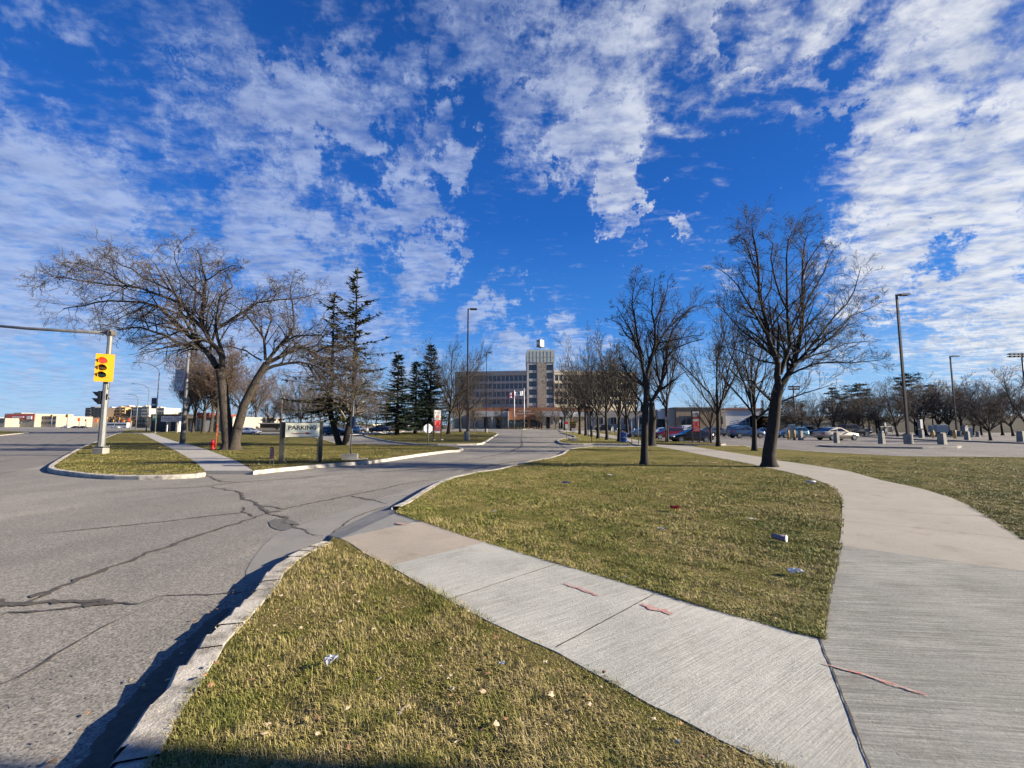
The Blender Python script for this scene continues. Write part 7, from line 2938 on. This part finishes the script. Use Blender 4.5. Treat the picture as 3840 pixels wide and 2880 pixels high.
# long low pale building and transit shelters behind the left car park
block('transit_shelter', 975, 1050, 1588, 105, M_BLK, 'long dark glazed shelter behind the white hatchback', 'shelter', depth=4, parts=(('roof', 968, 1052, 1586, 1589, M_WPAN, 1.0), ('low_wall', 960, 1060, 1604, 1615, M_TANP, 1.4)))
block('house', 985, 1030, 1566, 230, M_TANP, 'small tan house behind the transit shelter', 'house', depth=10, rows_=1, cols=3)
block('service_building', 1440, 1530, 1583, 150, M_WPAN, 'low white building behind the spruce trunks', depth=10, rows_=1, cols=4)
block('service_building', 1255, 1400, 1590, 170, M_APC, 'low cream building behind the white pickup truck', depth=10, rows_=1, cols=5)

# distant traffic signals at the crossing
M_YD = pm('distant_signal_yellow', (0.80, 0.42, 0.03), None, 2, .5)
for i, (u, vt, w, h, front) in enumerate(((190, 1555, 8, 10, 0), (248, 1554, 9, 11, 0), (294, 1567, 9, 13, 1), (320, 1572, 6, 8, 0), (360, 1571, 9, 12, 1), (398, 1563, 7, 8, 0), (422, 1574, 5, 6, 0), (443, 1565, 8, 9, 0), (463, 1575, 6, 7, 1), (484, 1568, 7, 13, 1), (490, 1578, 5, 7, 0))):
    Y = 255 + i * 3
    p = Vector((AY(u, 1600, Y).x, Y, 0))
    ts = thing('distant_traffic_signal', '%s yellow traffic signal from the left at the far crossing' % ORD[i], 'traffic light', p, 0, 'traffic signals at the far crossing')
    px = Y / F
    z = AY(u, vt + h, Y).z
    m = MB(); m.tube([(0, .3, 0), (0, .3, z + h * px)], [.22, .16], 6); m.build('pole', M_GALV, ts)
    m = MB(); m.box((0, 0, z), (w * px, .3, h * px)); m.build('signal_head', M_YD, ts)
    m = MB()
    for k in range(3):
        m.lathe([(.01, -.22), (w * px * .2, -.2), (w * px * .2, -.1)], c=(0, 0, z + h * px * (.2 + .3 * k)), n=8, axis='y')
    m.build('lenses', M_REDL if front else M_BLK, ts)

# pale stones in the bed
random.seed(31)
m = MB()
for k in range(260):
    i = random.random()
    c = G(1195 + i * 300, 1628 - 8 * i * random.random() - random.random() * 5, .1)
    c.z = .1
    s_ = random.uniform(.12, .32)
    m.lathe([(s_ * .3, -.05), (s_, s_ * .15), (s_ * .8, s_ * .5), (s_ * .2, s_ * .7)], c=(c.x, c.y, .08), n=6, smooth=False)
o = m.build('pale_stones', pm('pale_limestone', (0.62, 0.60, 0.55), (0.42, 0.40, 0.36), 2, .9))
o['kind'] = 'stuff'
o['label'] = 'strip of pale landscaping stones before the left car park'

# ------------------------------------------------------------------ litter on the grass
M_PAPW = pm('white_paper', (0.78, 0.78, 0.78), (0.62, 0.62, 0.63), 20, .7)
M_PAPB = pm('blue_print_paper', (0.10, 0.14, 0.30), (0.35, 0.2, 0.14), 30, .6)
M_PAPR = pm('red_paper', (0.75, 0.06, 0.05), (0.6, 0.04, 0.04), 20, .6)


def cup(u, v, L, r, label, mats, az, z=.15):
    p = G(u, v, z)
    c = thing('paper_cup', label, 'litter', (p.x, p.y, z), az)
    m = MB(); m.lathe([(r * .72, -L / 2), (r, L / 2), (r * .93, L / 2), (r * .66, -L / 2 + .01)], c=(0, 0, r), n=18, axis='x'); m.build('cup_body', mats[0], c)
    m = MB(); m.lathe([(r * 1.08, 0), (r * 1.1, .008), (r * .95, .012)], c=(L / 2, 0, r), n=18, axis='x'); m.build('rim', mats[1], c)
    return c


cup(2921, 2028, .16, .045, 'crushed paper cup with blue print lying on the lawn near the path', (M_PAPB, M_PAPW), -.85)
cup(3042, 1812, .22, .035, 'white paper tube with dark end by the edge of the curving path', (M_PAPW, M_BRN), -.45)


def scrap(u, v, s_, label, mat, seed, z=.15, fold=.5):
    rn = random.Random(seed)
    p = G(u, v, z)
    m = MB()
    n = 6
    vs = [(s_ * (x / (n - 1) - .5) * (1 + rn.uniform(-.1, .1)), s_ * .6 * (y / (n - 1) - .5), abs(math.sin(x * 1.3 + y * .9 + seed)) * s_ * fold * .5 + rn.uniform(0, s_ * .12)) for x in range(n) for y in range(n)]
    m.add(vs, [(x * n + y, (x + 1) * n + y, (x + 1) * n + y + 1, x * n + y + 1) for x in range(n - 1) for y in range(n - 1)])
    o = m.build('litter_scrap', mat, None, (p.x, p.y, z))
    o.rotation_euler = (0, 0, rn.uniform(-.6, .6))
    tag(o, label, 'litter')
    return o


scrap(2530, 1912, .15, 'crumpled red paper in the middle of the lawn', M_PAPR, 1, fold=1.0)
scrap(2981, 2150, .14, 'flat white wrapper on the lawn near the grey slab', M_PAPW, 2)
scrap(2121, 1815, .22, 'dull blue carton scrap at the far left of the lawn', pm('dull_blue_carton', (0.08, 0.14, 0.28), None, 9, .6), 3)
scrap(2480, 1985, .09, 'small white paper bit below the red paper', M_PAPW, 4)
scrap(1242, 2490, .08, 'white and black crumpled scrap in the front verge', M_PAPW, 5, z=.165, fold=1.2)
scrap(680, 2512, .07, 'pale wrapper lying in the gutter shade', M_PAPW, 6, z=.02)
scrap(1880, 2490, .04, 'tiny white scrap in the front verge', M_PAPW, 7, z=.165)
scrap(2505, 1930, .05, 'tiny pale bit left of the red paper', M_PAPW, 8)
scrap(2285, 1783, .12, 'tiny white scrap far up the lawn', M_PAPW, 9)
scrap(1855, 1919, .06, 'white speck of paper at the left edge of the lawn', M_PAPW, 10)
scrap(2820, 1948, .16, 'thin pale straw-like strip on the lawn', M_TANP, 11, fold=.15)
# fallen branch on the lawn
p = G(2620, 1738, .14)
br = MB()
br.tube([(-.6, 0, .02), (-.2, .05, .05), (.3, 0, .03), (.8, .1, .04)], [.012, .016, .014, .006], 5)
br.tube([(-.2, .05, .05), (.1, .3, .06)], [.01, .004], 5)
br.tube([(.3, 0, .03), (.6, -.2, .05)], [.01, .004], 5)
o = br.build('fallen_branch', M_BARKP, None, (p.x, p.y, .14))
tag(o, 'thin fallen branch on the lawn between the two nearest right trees', 'branch')
